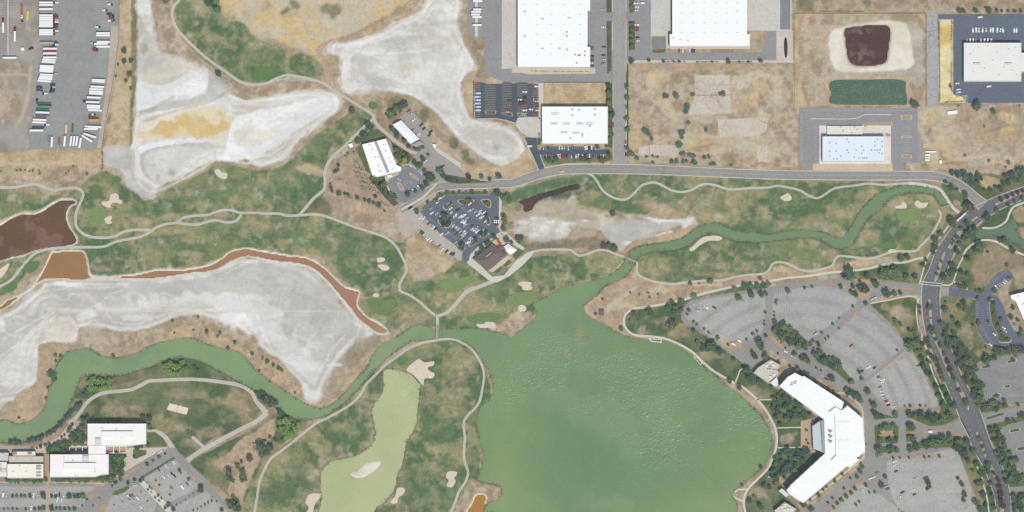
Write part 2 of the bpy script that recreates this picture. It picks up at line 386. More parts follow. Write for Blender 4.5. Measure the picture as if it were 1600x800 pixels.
# --- golf course
lay('golf', '@p 272,-90 335,-90 345,20 380,35 400,60 450,78 492,92 506,112 490,122 455,117 430,126 400,129 375,126 350,114 320,94 300,74 286,54 275,30', 2.5, .4, 'golf_course')
dabs('golftan', '@00 1400,120,90,50,-8 1250,60,50,40 1330,240,60,30 1580,300,40,30', 4, .7)
dabs('lush', '@00 1160,120,50,60 1400,380,120,60,-9 1360,60,40,30 @10 60,340,100,50,-8 60,450,100,40', 4, .7)
lay('golf', '@p -90,300 40,302 60,306 110,300 140,278 165,266 186,284 212,302 236,314 270,292 300,279 330,262 350,255 400,266 440,260 470,236 492,212 532,186 555,172 582,178 574,204 550,222 522,250 510,272 508,300 530,318 570,342 620,366 636,384 648,398 680,425 736,402 770,436 800,415 830,402 900,396 975,398 968,418 948,430 900,442 860,456 836,482 832,502 800,520 760,516 700,514 660,510 640,516 612,522 585,508 556,490 520,442 484,408 430,398 380,388 340,405 280,418 200,428 146,428 136,402 112,392 60,402 30,442 0,464 -90,470', 2.5, .35, 'golf_course')
dabs('golftan', '@01 640,590,60,14 860,595,120,28,2 640,655,60,22 1060,640,80,26 1100,555,110,26,1 1030,420,70,30,3 700,390,50,40 1290,545,60,14 430,600,30,70 1400,545,60,24 1500,600,80,30', 4, .75)
dabs('golftan', '@11 100,620,120,30 320,250,90,30 220,330,80,40 480,700,80,30 650,660,70,20 60,320,60,40 440,490,60,50 @12 600,40,50,30 480,90,50,30 1000,330,90,40 860,190,40,50 640,390,60,30 1300,330,120,30 1480,320,80,24', 5, .65)
dabs('lush', '@01 860,520,160,26 1290,430,200,36,2 1480,340,90,20,-3 600,375,40,34 700,320,50,26 1130,370,30,24 1000,700,160,22,2 1150,740,200,24 1440,640,140,40,3', 5, .75)
dabs('lush', '@11 250,340,120,36 370,370,40,34 120,390,70,40 540,660,100,44 180,650,180,40 690,770,160,60 400,720,90,30 430,90,60,40 @12 600,130,70,50 880,60,50,60 720,60,60,40 1000,190,100,40,2 1500,110,80,80 1500,260,60,40 800,200,60,30 660,60,90,40', 5, .75)
lay('brown', '@12 0,8 60,20 150,20 250,-10 400,0 450,100 540,180 640,190 680,260 640,300 700,360 800,410 860,450 900,480 850,530 760,560 700,620 650,700 590,760 600,800 560,800 @13 400,150 300,130 @12 540,640 600,560 640,500 760,495 835,470 820,430 700,360 640,300 630,210 500,130 400,40 200,-10', 2, .5, amt=.55)
dabs('dry', '@02 660,80,90,26 850,95,80,14 @01 1200,790,80,20 @12 930,480,50,30 1000,400,80,30 940,440,60,40', 4, .6)
lay('brown', '@11 420,390 470,420 600,440 740,500 860,540 870,620 960,700 900,720 840,690 700,640 560,585 460,555 430,480', 3, .5, 'verge')
lay('orange', '@11 500,425 620,455 760,510 860,545 855,600 760,560 600,500', 3, .6, amt=.75)
lay('grassdark', '@11 300,520 350,450 430,440 470,500 480,545 420,535 320,535', 3, .5, amt=.7)
lay('brown', '@11 455,200 520,150 590,110 620,170 600,200 500,260 480,330 470,390 430,380 440,280', 2, .5)
lay('tanfield', '@11 240,240 330,220 420,260 415,300 300,280', 4, .6, amt=.6)
lay('nursery', '@11 490,280 545,200 605,165 640,240 700,280 720,330 740,360 790,390 830,450 900,500 860,510 760,480 640,420 500,395 480,380', 1.2, .2, 'nursery_yard')
dabs('straw', '@11 545,265,22,24', 2, .9)
lay('gravel', '@11 868,545 900,500 960,470 1010,515 1030,570 1000,600 980,640 950,690 890,640 865,600', 2, .3, 'gravel_area')
lay('gravel', '@z 640 360 8 -60,-40 60,-60 340,0 560,180 660,290 650,380 560,340 400,200 200,80 60,20', 1.5, .2, 'gravel_area')
lay('straw', '@p 640,372 660,374 690,398 705,408 700,420 670,432 652,440 636,420 632,395', 3, .5, 'dry_field', amt=.9)
lay('brown', '@p 640,402 668,408 690,420 664,438 650,440 640,425', 3, .6, amt=.6)
lay('brown', '@22 0,360 60,350 150,370 130,410 60,460 0,500 @12 1500,500 1400,480 1500,440', 2.5, .5)
lay('brown', '@12 1260,530 1340,560 1400,620 1440,700 1470,760 1485,800 @13 1480,60 1410,140 1380,230 1390,320 1405,380 1420,450 1410,550 1380,590 1330,570 1310,490 1310,330 1310,230 1400,110 1425,0 @12 1410,690 1350,590', 2.5, .5)
dabs('golftan', '@13 1370,430,30,90 1350,330,40,50 1390,80,30,40', 3, .8)
# --- right-hand course
lay('golf', '@p 786,308 850,282 900,272 1000,273 1250,282 1400,283 1470,290 1490,312 1500,328 1482,350 1470,376 1450,396 1420,402 1350,402 1300,416 1250,422 1200,430 1100,438 1050,442 1010,434 992,414 1000,388 1090,350 1080,344 1000,335 930,325 880,318 820,332 786,324', 2.5, .4, 'golf_course')
lay('lush', '@21 0,400 150,350 300,315 420,300 440,335 300,370 150,420 20,470', 2, .4)
lay('reed', '@21 20,470 200,400 330,360 430,340 520,350 450,400 300,430 170,470 60,540', 3, .5, amt=.6)
dabs('golftan', '@21 480,420,60,40 700,380,50,60 1230,450,120,60 1400,460,100,70 980,400,60,30 1300,560,160,40 900,500,80,40 1120,310,120,20 1570,560,60,60 @31 300,600,120,50 90,600,80,40 620,660,100,40 800,460,60,30 450,540,60,24 640,420,40,40 1180,420,50,40 @22 900,80,200,36 1300,60,200,30 1250,110,120,20 1450,60,100,40', 5, .7)
dabs('brown', '@21 930,490,120,40 1090,500,60,60 820,590,60,24', 5, .5)
dabs('lush', '@21 570,470,60,36 740,500,70,40 780,360,80,40 920,330,60,30 1000,400,60,40 620,320,80,30 1560,600,100,50 1400,330,120,30 @31 140,520,60,50 300,480,50,40 80,460,60,50 720,590,70,50 900,650,100,30 740,730,80,30 400,440,80,40 1000,590,60,40 500,400,80,30 700,360,60,20 830,730,30,26 @22 1050,70,60,40 1200,80,60,30 1400,40,60,40', 5, .7)
SF3 = '@21 0,560 60,500 150,480 230,450 360,440 420,480 500,530 620,560 820,575 960,570 1140,545 1140,590 1000,640 860,690 760,720 700,745 640,730 580,700 540,640 400,640 260,700 140,710 80,660 20,620'
lay('salt', SF3, 5, .9, 'salt_flat', amt=.72); dabs('brown', '@21 300,500,90,40 140,520,70,40 420,560,70,40 60,560,50,40', 4, .45)
lay('golftan', '@21 -20,480 80,460 260,440 420,470 520,540 540,640 400,630 300,570 160,560 40,580 -20,560', 5, .6, amt=.55)
lay('reed', '@21 60,720 200,715 380,690 540,680 640,720 600,760 400,750 120,770', 4, .5, amt=.6)
dabs('white', '@21 150,670,50,26 200,630,46,30 290,640,60,22 240,590,50,14 70,590,30,10 130,560,24,8 360,600,50,14 450,580,40,10', 2, .55); dabs('golftan', '@21 330,560,60,20 420,620,60,20 240,540,50,16 500,560,40,24', 3, .5)
lay('saltgrey', '@21 560,640 640,590 830,585 1050,575 1060,610 880,650 740,710 620,720', 4, .3, amt=.85)
lay('orange', '@21 850,540 900,500 1000,510 1080,530 1100,560 960,575 860,560', 3, .6, amt=.8)
dabs('white', '@21 880,570,60,10,-4 980,580,90,10 1110,590,40,26 930,670,60,10,4 720,720,30,16', 2, .85)
lay('orange', '@21 740,715 850,690 980,650 1130,610 1150,630 1080,680 960,710 850,725 760,745 700,780', 2, .5)
lay('reed', '@21 560,720 640,720 660,770 600,775 540,750', 2, .4)
# south of the channel: dry knoll by the lake
lay('orange', '@22 470,300 540,230 640,170 740,100 780,90 800,130 930,175 1100,172 1300,160 1500,120 1600,100 @32 100,70 240,100 400,70 430,40 600,60 740,40 500,90 300,110 0,150 @22 1500,165 1300,205 1000,285 830,320 720,345 700,430 720,470 620,440 500,370 460,330', 2, .45, 'verge')
lay('brown', '@22 480,320 560,300 640,400 720,470 640,450 520,380', 2.5, .5, amt=.6)
dabs('tanfield', '@22 650,300,90,24,9 720,240,60,16,9 690,310,40,20 920,220,60,24 1200,180,80,12 @32 80,80,60,20 560,40,90,20', 3, .75)
dabs('brown', '@22 850,250,110,26 640,190,70,24 1050,200,60,14', 3, .5)
lay('lawn', '@22 720,470 705,400 730,340 840,325 1020,290 1200,240 1400,195 1600,170 @32 0,165 0,190 @22 1600,200 1300,240 1110,285 1060,370 1090,430 1200,490 1310,570 1450,670 1560,740 @33 0,0 300,200 350,430 100,660 200,800 @23 1480,830 1450,720 1500,630 1590,540 @33 30,470 55,330 30,230 @23 1560,120 1400,0 @22 1270,730 1150,615 1010,540 860,505 760,490', 2, .3, 'lawn')
dabs('dry', '@22 960,410,60,26 800,460,40,40 1020,490,60,30 1240,620,70,26 1060,440,40,20 @23 1530,670,60,30 1500,40,50,24 1560,700,40,24 @33 120,340,60,36', 4, .7)
dabs('lush', '@22 780,420,50,30 920,490,60,26 1400,680,60,24 @33 60,420,90,60 100,180,90,60', 4, .6)
# lawns by the boulevard
lay('lawn', '@31 1100,330 1150,360 1230,420 1280,460 1310,500 1250,560 1150,660 1060,790 @32 1010,100 960,170 700,150 540,145 430,130 560,95 800,50 980,25 1000,0 @31 1050,790 1080,700 1100,600 1190,530 1120,430 1080,380', 2, .3, 'lawn')
lay('brown', '@32 840,140 920,140 950,110 960,50 900,60', 4, .5, amt=.5)
lay('dry', '@31 1150,450 1200,460 1220,500 1180,520', 3, .5, amt=.8)
lay('lawn', '@32 640,300 760,275 920,262 930,400 960,510 1000,640 1080,800 @33 1120,0 1180,120 1190,220 1060,250 870,180 1060,180 1070,130 1020,0 @32 980,720 900,590 850,530 770,430 690,350', 1.5, .2, 'lawn')
dabs('brown', '@32 820,350,80,50 870,400,50,60 720,320,50,26 830,460,60,24', 4, .65)
lay('lawn', '@31 1700,380 1600,440 1500,480 1380,560 1280,650 1180,780 @32 1120,60 1090,190 1200,200 1340,235 1380,140 1480,75 1540,110 1500,200 1540,230 1700,200 @31 1700,380', 2, .3, 'lawn')
lay('dry', '@31 1330,760 1450,730 1530,760 1600,800 @32 1560,60 1480,70 1400,90 1330,200 1290,180 1280,60', 4, .5, amt=.6)
lay('orange', '@32 1520,90 1600,70 1620,200 1540,190 1540,130', 3, .5, amt=.6)
lay('orange', '@31 1520,510 1600,500 1620,590 1540,580', 4, .5, amt=.7)
lay('orange', '@31 1570,630 1620,620 1620,700 1590,690', 2, .4, amt=.8)
lay('lawn', '@32 1080,260 1290,265 1300,450 1420,585 1640,560 1640,600 1400,640 1290,690 1330,800 @33 1370,120 1500,130 1480,150 1330,180 1290,120 1200,0 @32 1170,640 1080,440', 1.5, .2, 'lawn')
dabs('dry', '@32 1250,500,50,80 1340,610,50,26 1120,460,20,40', 4, .6)
lay('lawn', '@33 1360,260 1440,240 1520,215 1640,200 1640,240 1500,260 1460,290 1510,420 1560,560 1640,580 1640,640 1510,640 1480,580 1420,420', 1.5, .2, 'lawn')
lay('lawn', '@33 1510,690 1640,670 1640,830 1520,830 1520,760', 1.5, .2, 'lawn')
lay('lawn', '@33 1140,398 1200,340 1290,400 1370,540 1420,640 1440,830 1320,830 1300,700 1240,540 1190,430', 1.5, .2, 'lawn')
dabs('dry', '@33 1280,560,24,60 1330,720,20,60 1180,320,40,16', 3, .6)
# north-east fields
lay('brown', '@p 976,97 1240,97 1242,170 1248,180 1248,262 1160,262 1060,258 980,250 976,200', 2, .3, 'dry_field', curve=False)
lay('orange', '@20 730,400 1600,395 1600,420 1300,440 1100,450 940,440 820,440 760,500', 3, .6, amt=.8)
dabs('straw', '@20 780,720,60,80 1500,560,100,60 1420,640,60,40 @21 770,60,40,90 760,180,60,40 1050,200,160,26 1230,210,60,20', 4, .75)
dabs('tanfield', '@20 900,500,70,50 1420,540,60,70 1500,470,50,40 950,650,60,30,-10 1000,720,60,24,-9 1560,740,60,60 @21 1100,90,90,60 1300,130,90,30 1560,160,50,70 1000,150,60,30 @30 60,560,36,90 20,480,60,20', 4, .8)
dabs('brown', '@20 1010,560,90,60 850,680,60,60 1240,470,120,20 @21 940,40,80,60 1380,120,120,50', 4, .5)
lay('dry', '@p 1240,-90 1700,-90 1700,24 1460,22 1440,22 1240,20', 2, .3, 'dry_field', curve=False)
dabs('grassdark', '@30 220,30,50,40 620,20,20,20 1310,20,40,30', 2, .6)
lay('straw', '@p 1240,20 1447,20 1447,166 1240,166', 1.5, .25, 'dry_field', curve=False)
lay('brown', '@30 220,130 600,100 960,110 970,620 890,640 880,520 840,480 380,490 360,630 230,630', 2.5, .3, amt=.9)
lay('saltgrey', '@30 440,150 600,130 800,125 920,150 965,200 965,520 900,530 870,480 500,485 340,500 400,440 360,300 400,200', 5, .4, amt=.5)
lay('cream', '@30 395,200 470,165 600,145 780,130 850,140 880,200 910,340 900,420 800,440 620,450 480,450 410,420 385,320', 3, .3, 'pond_shore', v=.1)
lay('brown', '@30 1240,170 1249,168 1252,200 1249,210', 2, .3)
lay('brown', '@p 1434,166 1700,160 1700,300 1560,300 1490,272 1440,264 1440,230 1434,200', 2, .3, 'dry_field', curve=False)
dabs('tanfield', '@30 1000,720,70,50 1100,690,60,30 1480,730,70,30 @31 1080,80,60,80,10 1280,185,180,10,2 1020,170,60,70 1400,210,40,20 1500,10,50,20', 3, .85)
dabs('orange', '@30 1340,785,160,30 1240,700,90,30 @31 1300,60,160,60 1500,80,100,60 1260,250,160,16', 4, .6)
dabs('straw', '@31 1160,100,40,30,6 1100,240,100,10', 3, .8)
lay('grassdark', '@31 1280,300 1400,280 1450,290 1600,250 1600,370 1400,440 1340,440 1270,370', 2.5, .4, 'lawn')
lay('straw', '@31 1330,310 1440,310 1450,350 1350,380', 3, .5, amt=.8)
lay('straw', '@p 847,129 947,129 947,166 847,166', 1.2, .2, 'dry_field', curve=False)
dabs('tanfield', '@20 320,590,20,16 465,585,18,14', 2, .8)
lay('grassdark', '@p 845,248 850,254 862,258 900,254 950,252 957,246 957,244 850,244', 1.2, .2, 'lawn')
lay('yellow', '@30 1075,125 1150,125 1145,350 1140,560 1170,600 1230,610 1225,635 1080,635', 1.2, .25, 'dry_grass_strip', v=.6, curve=False)
# --- south-west
SF4 = '@p -90,510 0,492 40,468 62,446 75,438 100,438 150,440 220,438 300,428 340,420 368,406 400,402 440,407 478,420 500,440 520,465 550,495 575,512 592,525 575,536 552,542 535,556 520,580 506,604 500,624 490,632 476,622 470,602 440,576 410,546 390,530 370,510 340,502 300,492 265,502 230,516 190,520 160,514 124,512 120,536 70,538 62,560 58,600 50,622 -90,630'
lay('salt', SF4, 4, .5, 'salt_flat'); lay('saltgrey', SF4, 14, .6, amt=.75); rims(SF4)
lay('saltgrey', '@02 760,200 1000,160 1300,130 1500,110 1600,40 @12 200,60 340,90 500,260 620,380 600,440 300,430 100,250 -100,200 @02 1300,190 1100,210 900,230', 8, .6, amt=.6)
lay('white', '@02 480,310 800,290 1100,250 1350,235 1600,250 @12 200,360 150,440 300,560 400,700 360,800 300,760 200,640 60,520 -100,440 @02 1400,400 1350,320 1000,320 700,330', 7, .6, amt=.55)
lay('white', '@02 -20,700 100,560 260,420 360,350 260,480 250,640 220,800 -20,800', 8, .6, amt=.4)
lay('cream', '@02 290,420 400,370 450,390 480,450 475,535 300,530', 4, .3, amt=.5)
dabs('white', '@02 180,740,16,14 10,430,20,40 560,370,80,30 420,175,100,14 860,385,90,20 1480,400,120,40 @13 350,60,60,50 @12 500,680,60,12', 3, .7)
dabs('saltgrey', '@12 470,450,120,50 380,200,120,60 250,380,60,40 450,560,60,60 @02 200,380,90,30,9', 5, .6)
dabs('brown', '@02 225,205,30,20,10', 2, .7)
lay('brown', '@02 500,450 640,470 800,480 960,440 1060,400 1100,380 1250,370 1360,440 1500,490 1600,500 1600,720 1500,610 1380,580 1250,530 1100,515 960,550 860,600 720,635 560,580 480,570 480,540', 3, .5, 'verge')
lay('orange', '@02 1060,520 1080,460 1180,435 1280,460 1380,500 1500,560 1580,680 1600,760 1500,600 1300,560', 2.5, .5)
lay('orange', '@02 620,590 700,580 800,570 840,600 720,640', 2.5, .5, amt=.8)
lay('orange', '@02 240,560 300,545 420,545 420,590 350,680 310,800 @03 290,60 270,150 160,240 0,225 -40,220 -40,160 60,180 100,60 200,20 @02 230,760', 2.5, .5, 'verge')
lay('brown', '@02 250,560 400,540 480,560 380,620 280,700', 3, .5, amt=.5)
lay('orange', '@12 -40,640 40,600 130,640 220,740 280,800 @13 320,110 400,130 480,100 540,30 @12 600,700 640,640 720,590 740,620 680,700 590,800 @13 480,140 380,155 240,95 120,10 @12 40,750 -40,700', 2.5, .5, 'verge')
lay('dry', '@12 560,620 620,520 740,495 820,490 800,540 700,600 640,680 560,760', 4, .5, amt=.7)
lay('lawn', '@02 490,800 520,745 700,745 900,700 1100,640 1250,650 1500,780 1620,860 @03 1600,220 1300,360 1170,470 1060,350 940,290 560,240 500,220 430,200 470,60', 2, .35, 'lawn')
dabs('orange', '@03 700,170,90,40 970,205,40,16 1450,110,70,60 1300,300,120,40 1540,180,40,50 850,150,50,20 1100,60,60,30', 5, .5)
dabs('brown', '@03 1180,360,90,40 1120,270,60,30', 4, .6)
dabs('lush', '@03 900,40,200,30 1000,100,90,40 1250,120,90,40 600,200,80,24 1400,170,70,36', 5, .6)
lay('lawn', '@03 1190,490 1350,400 1600,270 @13 130,180 250,215 300,230 90,460 30,580 0,720 -20,830 @03 1500,830 1420,700 1300,600', 2, .3, 'lawn')
lay('orange', '@03 1330,500 1420,440 1500,350 1600,300 @13 130,200 120,300 100,340 30,470 @03 1580,560 1530,700 1500,800 1440,720 1430,620 1400,540', 3, .5, 'verge')
lay('lawn', '@13 120,200 160,180 280,240 250,310 180,340 130,290', 3, .4)
# land between the ponds
lay('golf', '@p 396,850 402,742 428,708 520,642 562,600 620,556 680,534 730,534 762,590 766,632 746,660 752,700 750,745 776,752 780,850', 2.5, .3, 'golf_course')
lay('brown', '@13 1390,610 1480,620 1530,650 1530,830 1200,830 1250,760 1300,660 1330,600', 3, .5, 'verge')
lay('brown', '@13 380,760 420,680 400,560 430,500 560,460 640,430 700,390 740,330 735,240 700,150 600,130 690,220 700,330 600,430 420,470 330,560 330,660', 5, .5, amt=.5)
dabs('golftan', '@13 620,60,60,60 150,500,120,60 520,260,60,30 1230,120,80,80 1080,110,60,30 1130,420,60,50 1000,120,30,50 40,620,40,60 1270,40,60,40 @12 1250,640,80,100 1330,640,60,60 1250,720,90,50 1080,560,60,20', 5, .6)
dabs('lush', '@13 640,290,80,90 500,340,90,40 230,540,80,60 250,660,90,70 80,700,80,70 1180,280,90,90 1050,520,90,90 1150,680,120,80 1000,700,100,80 1080,320,60,60 @12 1100,600,120,36 900,650,50,30 1120,760,60,40', 5, .65)
lay('reed', '@02 560,750 720,745 900,730 760,800 560,800', 3, .4, amt=.7)

# greyer pans, wash lines and tyre tracks
lay('saltgrey', '@12 250,330 330,200 480,240 620,400 560,480 420,470 300,440', 7, .5, amt=.7)
lay('saltgrey', '@02 760,190 1000,170 1250,140 1450,130 1500,180 1200,210 900,235', 6, .5, amt=.6)
lay('reed', '@12 560,620 640,520 760,500 800,530 660,640 600,720', 5, .5, amt=.35)
for s_ in ('@02 300,330 600,335 1000,330 1400,332 1600,338 @12 200,345 520,345', '@02 300,345 700,346 1200,340 1600,346'): stroke('cream', s_, 1.2, .8, .7)
for s_ in ('@02 -20,640 100,560 220,450 340,350', '@02 20,520 180,430 300,360', '@02 130,560 220,470 340,380'): stroke('white', s_, 1.4, 1.2, .6)
stroke('brown', '@02 440,385 470,410 485,460 470,530', 2, 1, .8); stroke('white', '@02 430,378 480,440 470,525', 1.4, .8, .8)
for s_ in ('@12 60,20 200,45 330,70 430,145 540,275 640,400 760,480 830,480', '@02 60,300 180,215 300,145 600,148 900,145 1200,112 1380,80 1480,25'): stroke('white', s_, 2.2, 1.2, .75)
for s_ in ('@10 560,300 700,330 900,330 1100,310', '@10 740,390 860,480 960,540 1060,620 1200,700 1290,790', '@10 620,420 700,520 780,560', '@10 900,560 1100,640 1200,640 1230,560', '@11 1240,20 1330,100 1460,180 1560,190'): stroke('white', s_, 1.6, 1.4, .55)
for s_ in ('@10 600,380 640,350 760,390', '@10 800,250 980,235 1060,250', '@10 1100,150 1250,130', '@10 620,440 700,480 740,560'): stroke('saltgrey', s_, 3, 2, .7)
for s_ in ('@00 870,690 1000,650 1080,620 1200,612', '@00 860,740 1000,700 1250,660 1400,640 1440,680 1450,780', '@01 1450,20 1460,100 1480,170', '@01 1420,200 1500,215 1600,225 @11 40,235 160,180 240,100 300,40', '@01 860,330 900,380 960,400 1040,370 1200,290 1340,205'): stroke('white', s_, 1.5, 1, .7)
for s_ in ('@00 1080,610 950,680 870,700', '@00 1440,560 1300,640 1100,690 900,760', '@11 240,150 300,60 330,20', '@11 0,250 120,225 230,180 245,100'): stroke('brown', s_, 2, 1.5, .5)
stroke('brown', '@11 1300,100 1400,180 1520,245 1600,240', 2, 1.5, .5); stroke('brown', '@10 1275,150 1300,260 1350,340 1390,430', 2, .8, .8); stroke('orange', '@10 1285,170 1310,270 1380,400', 1.5, .8, .6)
# building site and dry fields
for s_ in ('@20 860,480 900,560 930,640 1000,720 1060,790', '@20 1480,440 1530,520 1520,640 1560,720 @21 1560,60 1600,120', '@20 1590,480 1570,560 1600,660', '@21 900,60 1100,40 1300,80 1500,130 1600,170', '@21 1000,160 1300,150 1500,90', '@20 900,640 1050,600 1140,600', '@21 1040,120 1200,100 1290,60', '@31 20,20 40,120 10,230', '@30 20,480 60,560 90,680'): stroke('tanfield', s_, 4, 3, .7)
for s_ in ('@31 960,120 1040,100 1100,40 1140,0', '@31 1100,170 1160,190 1260,190 1330,170 1450,175 1600,215', '@31 1020,110 980,60 960,20', '@31 1090,60 1110,130 1140,185'): stroke('tanfield', s_, 3, 2, .8)
for s_ in ('@01 0,232 150,222 260,218 420,222 560,225', '@00 190,420 180,560 150,700 100,790', '@00 0,470 100,465 200,470', '@20 760,440 770,560', '@22 770,195 700,240 660,290 600,340', '@22 690,310 750,320', '@22 780,80 760,170'): stroke('tanfield', s_, 2.6, 1.6, .7)
dabs('tanfield', '@20 900,480,60,40 1170,745,60,30 1440,500,70,50 1500,620,60,60 1530,760,80,60 @21 1450,60,120,60 1540,160,60,60 1130,80,90,40 1020,150,60,40 960,110,50,30', 3, .6)
dabs('saltgrey', '@20 1430,540,40,50 1480,470,24,20 1560,690,30,50', 3, .5)
for s_ in ('@22 330,185 430,165 540,145 640,95 690,40', '@22 740,60 720,110 640,160 560,215', '@12 1400,455 1480,470 1590,505'): stroke('tanfield', s_, 1.6, 1, .75)
for s_ in ('@01 -40,600 60,560 130,530 250,515 310,480 370,445 450,440', '@01 400,530 405,590 440,650 470,690'): stroke('cream', s_, 1.2, .8, .6)
# ------------------------------------------------------------------ water
RIVER = '''@03 -400,225 0,225 60,240 120,250 180,235 250,190 290,120 305,40 @02 330,790 350,700 385,640 430,600 480,588 560,582 620,620 700,640 770,632
850,610 930,570 980,548 1060,532 1130,517 1200,514 1250,530 1300,555 1380,580 1440,592 1500,610 1550,660 1600,720 @12 60,765 110,800 @13 130,8 180,45 250,90 310,125
380,150 430,150 480,125 550,60 600,8 @12 615,788 645,750 700,690 725,630 780,562 850,522 920,482 980,442 1030,430 1080,450 1130,460'''
RIVER_S = '''@12 1130,518 1050,522 980,528 920,560 860,602 800,652 750,702 700,762 660,802 @13 640,30 580,90 520,140 450,188 370,215 300,225 250,215 190,190 140,160 60,85
0,45 @02 1500,790 1420,745 1340,702 1250,656 1180,637 1100,637 1020,656 950,686 860,716 780,740 700,748 560,744 515,752 490,790 @03 478,15 458,80 430,150 400,220 350,272 280,312 200,350
100,366 0,362 -400,362'''
LAKE = '''@12 1120,460 1200,460 1270,455 1400,455 1480,472 1560,492 1600,510 @22 60,462 110,420 150,382 152,340 132,310 150,290 220,255 260,225 330,190 420,170 510,150 590,130 640,100 690,60 712,15
 770,35 755,60 740,90 700,130 640,160 570,200 530,240 480,280 442,310 447,345 500,390 560,422 620,462 680,492 780,517 860,524 950,534 1030,560 1100,605 1170,664 1240,724 1320,782
@23 1330,2 1400,52 1480,122 1560,202 1595,270 @33 14,300 26,350 24,400 8,450 -6,480 @23 1590,490 1540,540 1480,590 1420,640 1382,672 1390,720 1402,760 1395,1100
1540,1100 @13 1540,830 1538,700 1525,645 1490,624 1440,617 1400,607 1382,590 1400,560 1415,500 1420,430 1405,370 1390,320 1376,260 1386,200 1410,140 1460,100 1480,50 1485,0
@12 1478,790 1465,740 1430,680 1380,600 1340,562 1290,532 1200,518 1120,518'''
CHANNEL = '''@22 705,30 730,0 @21 740,768 800,738 880,727 960,717 1040,697 1100,667 1130,637 1180,612 1250,597 1300,602 1350,627 1420,647 1500,652 1560,664 1600,670
@31 60,657 140,642 230,637 310,647 370,662 420,682 455,692 500,652 530,602 560,542 600,492 650,442 700,402 760,382 850,364 950,367 1020,372 1070,397 1110,442 1128,478 1092,490 1062,462 1050,430
1010,410 930,405 850,408 790,430 740,460 700,510 650,550 610,590 580,640 550,690 530,728 470,750 420,750 370,725 310,690 230,680 150,690 50,700 0,710 @21 1500,712 1400,705 1330,685 1290,665 1210,665
1160,690 1110,730 1040,755 950,770 880,770 830,790 @22 790,0 765,50'''
PONDS = {
 'brown_pond': ('@01 -120,640 0,610 60,572 130,542 200,540 260,525 310,490 370,457 430,450 472,457 480,468 442,482 417,520 413,570 431,620 460,660 480,700 468,720 420,735 340,745 260,755 180,780 120,800 @02 60,10 0,30 -120,60',),
 'orange_canal': ('''@01 318,800 332,782 440,772 510,774 532,800 @02 543,40 549,108 580,131 700,130 850,121 980,92 1060,92 1150,90 1260,74 1330,52 1400,12 @01 1412,800 1450,773 1530,758 1600,767 @11 100,787 180,797
 @12 200,7 280,9 340,26 400,61 450,101 500,156 560,201 620,217 645,228 634,260 628,300 648,340 688,382 758,422 798,447 820,466 812,482 782,486 742,468 702,438 644,393 594,328 544,268 494,208 434,138 374,88 330,63 250,43 150,33 60,18 0,4
 @02 1540,0 1490,12 1440,32 1380,68 1310,93 1200,104 1080,123 950,138 800,144 600,139 500,147 300,139 232,170 172,215 112,260 62,300 0,335 -150,380 -150,350 0,318 40,284 90,262 160,222 220,168 260,118 288,60''',),
 'pale_pond': ('''@12 800,718 850,708 920,722 980,752 1018,800 @13 1026,0 1018,100 1008,180 998,260 968,320 938,370 923,450 908,520 883,570 868,650 838,700 790,750 740,790 640,1000 360,1000 385,830 402,760 411,700 402,640 402,570 422,522
 470,483 560,467 640,442 700,402 735,362 745,300 736,240 722,170 742,120 780,72 800,22''',),
 'amber_pond': ('@13 1300,900 1325,790 1352,750 1372,702 1410,688 1438,707 1428,742 1430,780 1455,810 1460,900',),
 'dark_pond': ('@30 480,182 530,167 640,157 740,157 763,182 764,230 754,300 744,370 720,398 650,411 550,409 512,390 492,330 483,250',),
 'slough': ('@21 32,462 90,442 170,412 240,392 320,367 400,350 428,356 418,374 350,394 270,424 200,438 152,468 130,503 96,528 64,510 72,482',),
 'creek': ('@31 1300,642 1380,632 1470,612 1520,584 1558,592 1555,630 1570,680 1600,702 1700,735 1700,800 1600,752 1540,722 1480,692 1420,682 1340,690 1300,680',),
}
ISLAND = '@13 586,565 640,532 690,497 768,478 782,490 768,520 720,558 660,588 612,583'
bodies = {'river': spline(T(RIVER), 4) + spline(T(RIVER_S), 4), 'lake': spline(T(LAKE), 4, True), 'channel': spline(T(CHANNEL), 4, True)}
for k_, v_ in PONDS.items(): bodies[k_] = spline(T(v_[0]), 4, True)
masks = {k_: raster(p_) for k_, p_ in bodies.items()}
masks['pale_pond'] = np.clip(masks['pale_pond'] - raster(spline(T(ISLAND), 4, True)), 0, 1)
allw = np.clip(sum(masks.values()), 0, 1)
sh = blur(allw, 1.6)
basin = sh
# bare shores round the saline ponds, reeds round the fresh water
def shore(keys, kind, px, amt, thr=(0.06, 0.4)):
    global cover, veg
    if kind not in PAL: PAL[kind] = pal(kind)
    m = blur(np.clip(sum(masks[k] for k in keys), 0, 1), px); m = sm(m + (n_warp-.5)*0.12, *thr)*amt
    cover = PAL[kind]*m[..., None] + cover*(1-m[..., None])
shore(['brown_pond', 'orange_canal', 'amber_pond'], 'cream', 3.2, .85, (.10, .34))
shore(['river', 'lake', 'pale_pond', 'channel', 'creek'], 'reed', 2.2, .7, (.06, .4))
shore(['dark_pond'], 'brown', 4, .75, (.12, .4))
shore(['pale_pond'], 'brown', 6, .35, (.06, .4))
lay('cream', ISLAND, 1.5, .3, amt=.9, v=.3)

height = -1.3*basin + (fbm(60, 31)-.5)*0.0
WZ = -0.70
cover = np.clip(cover, 0.01, 0.86)

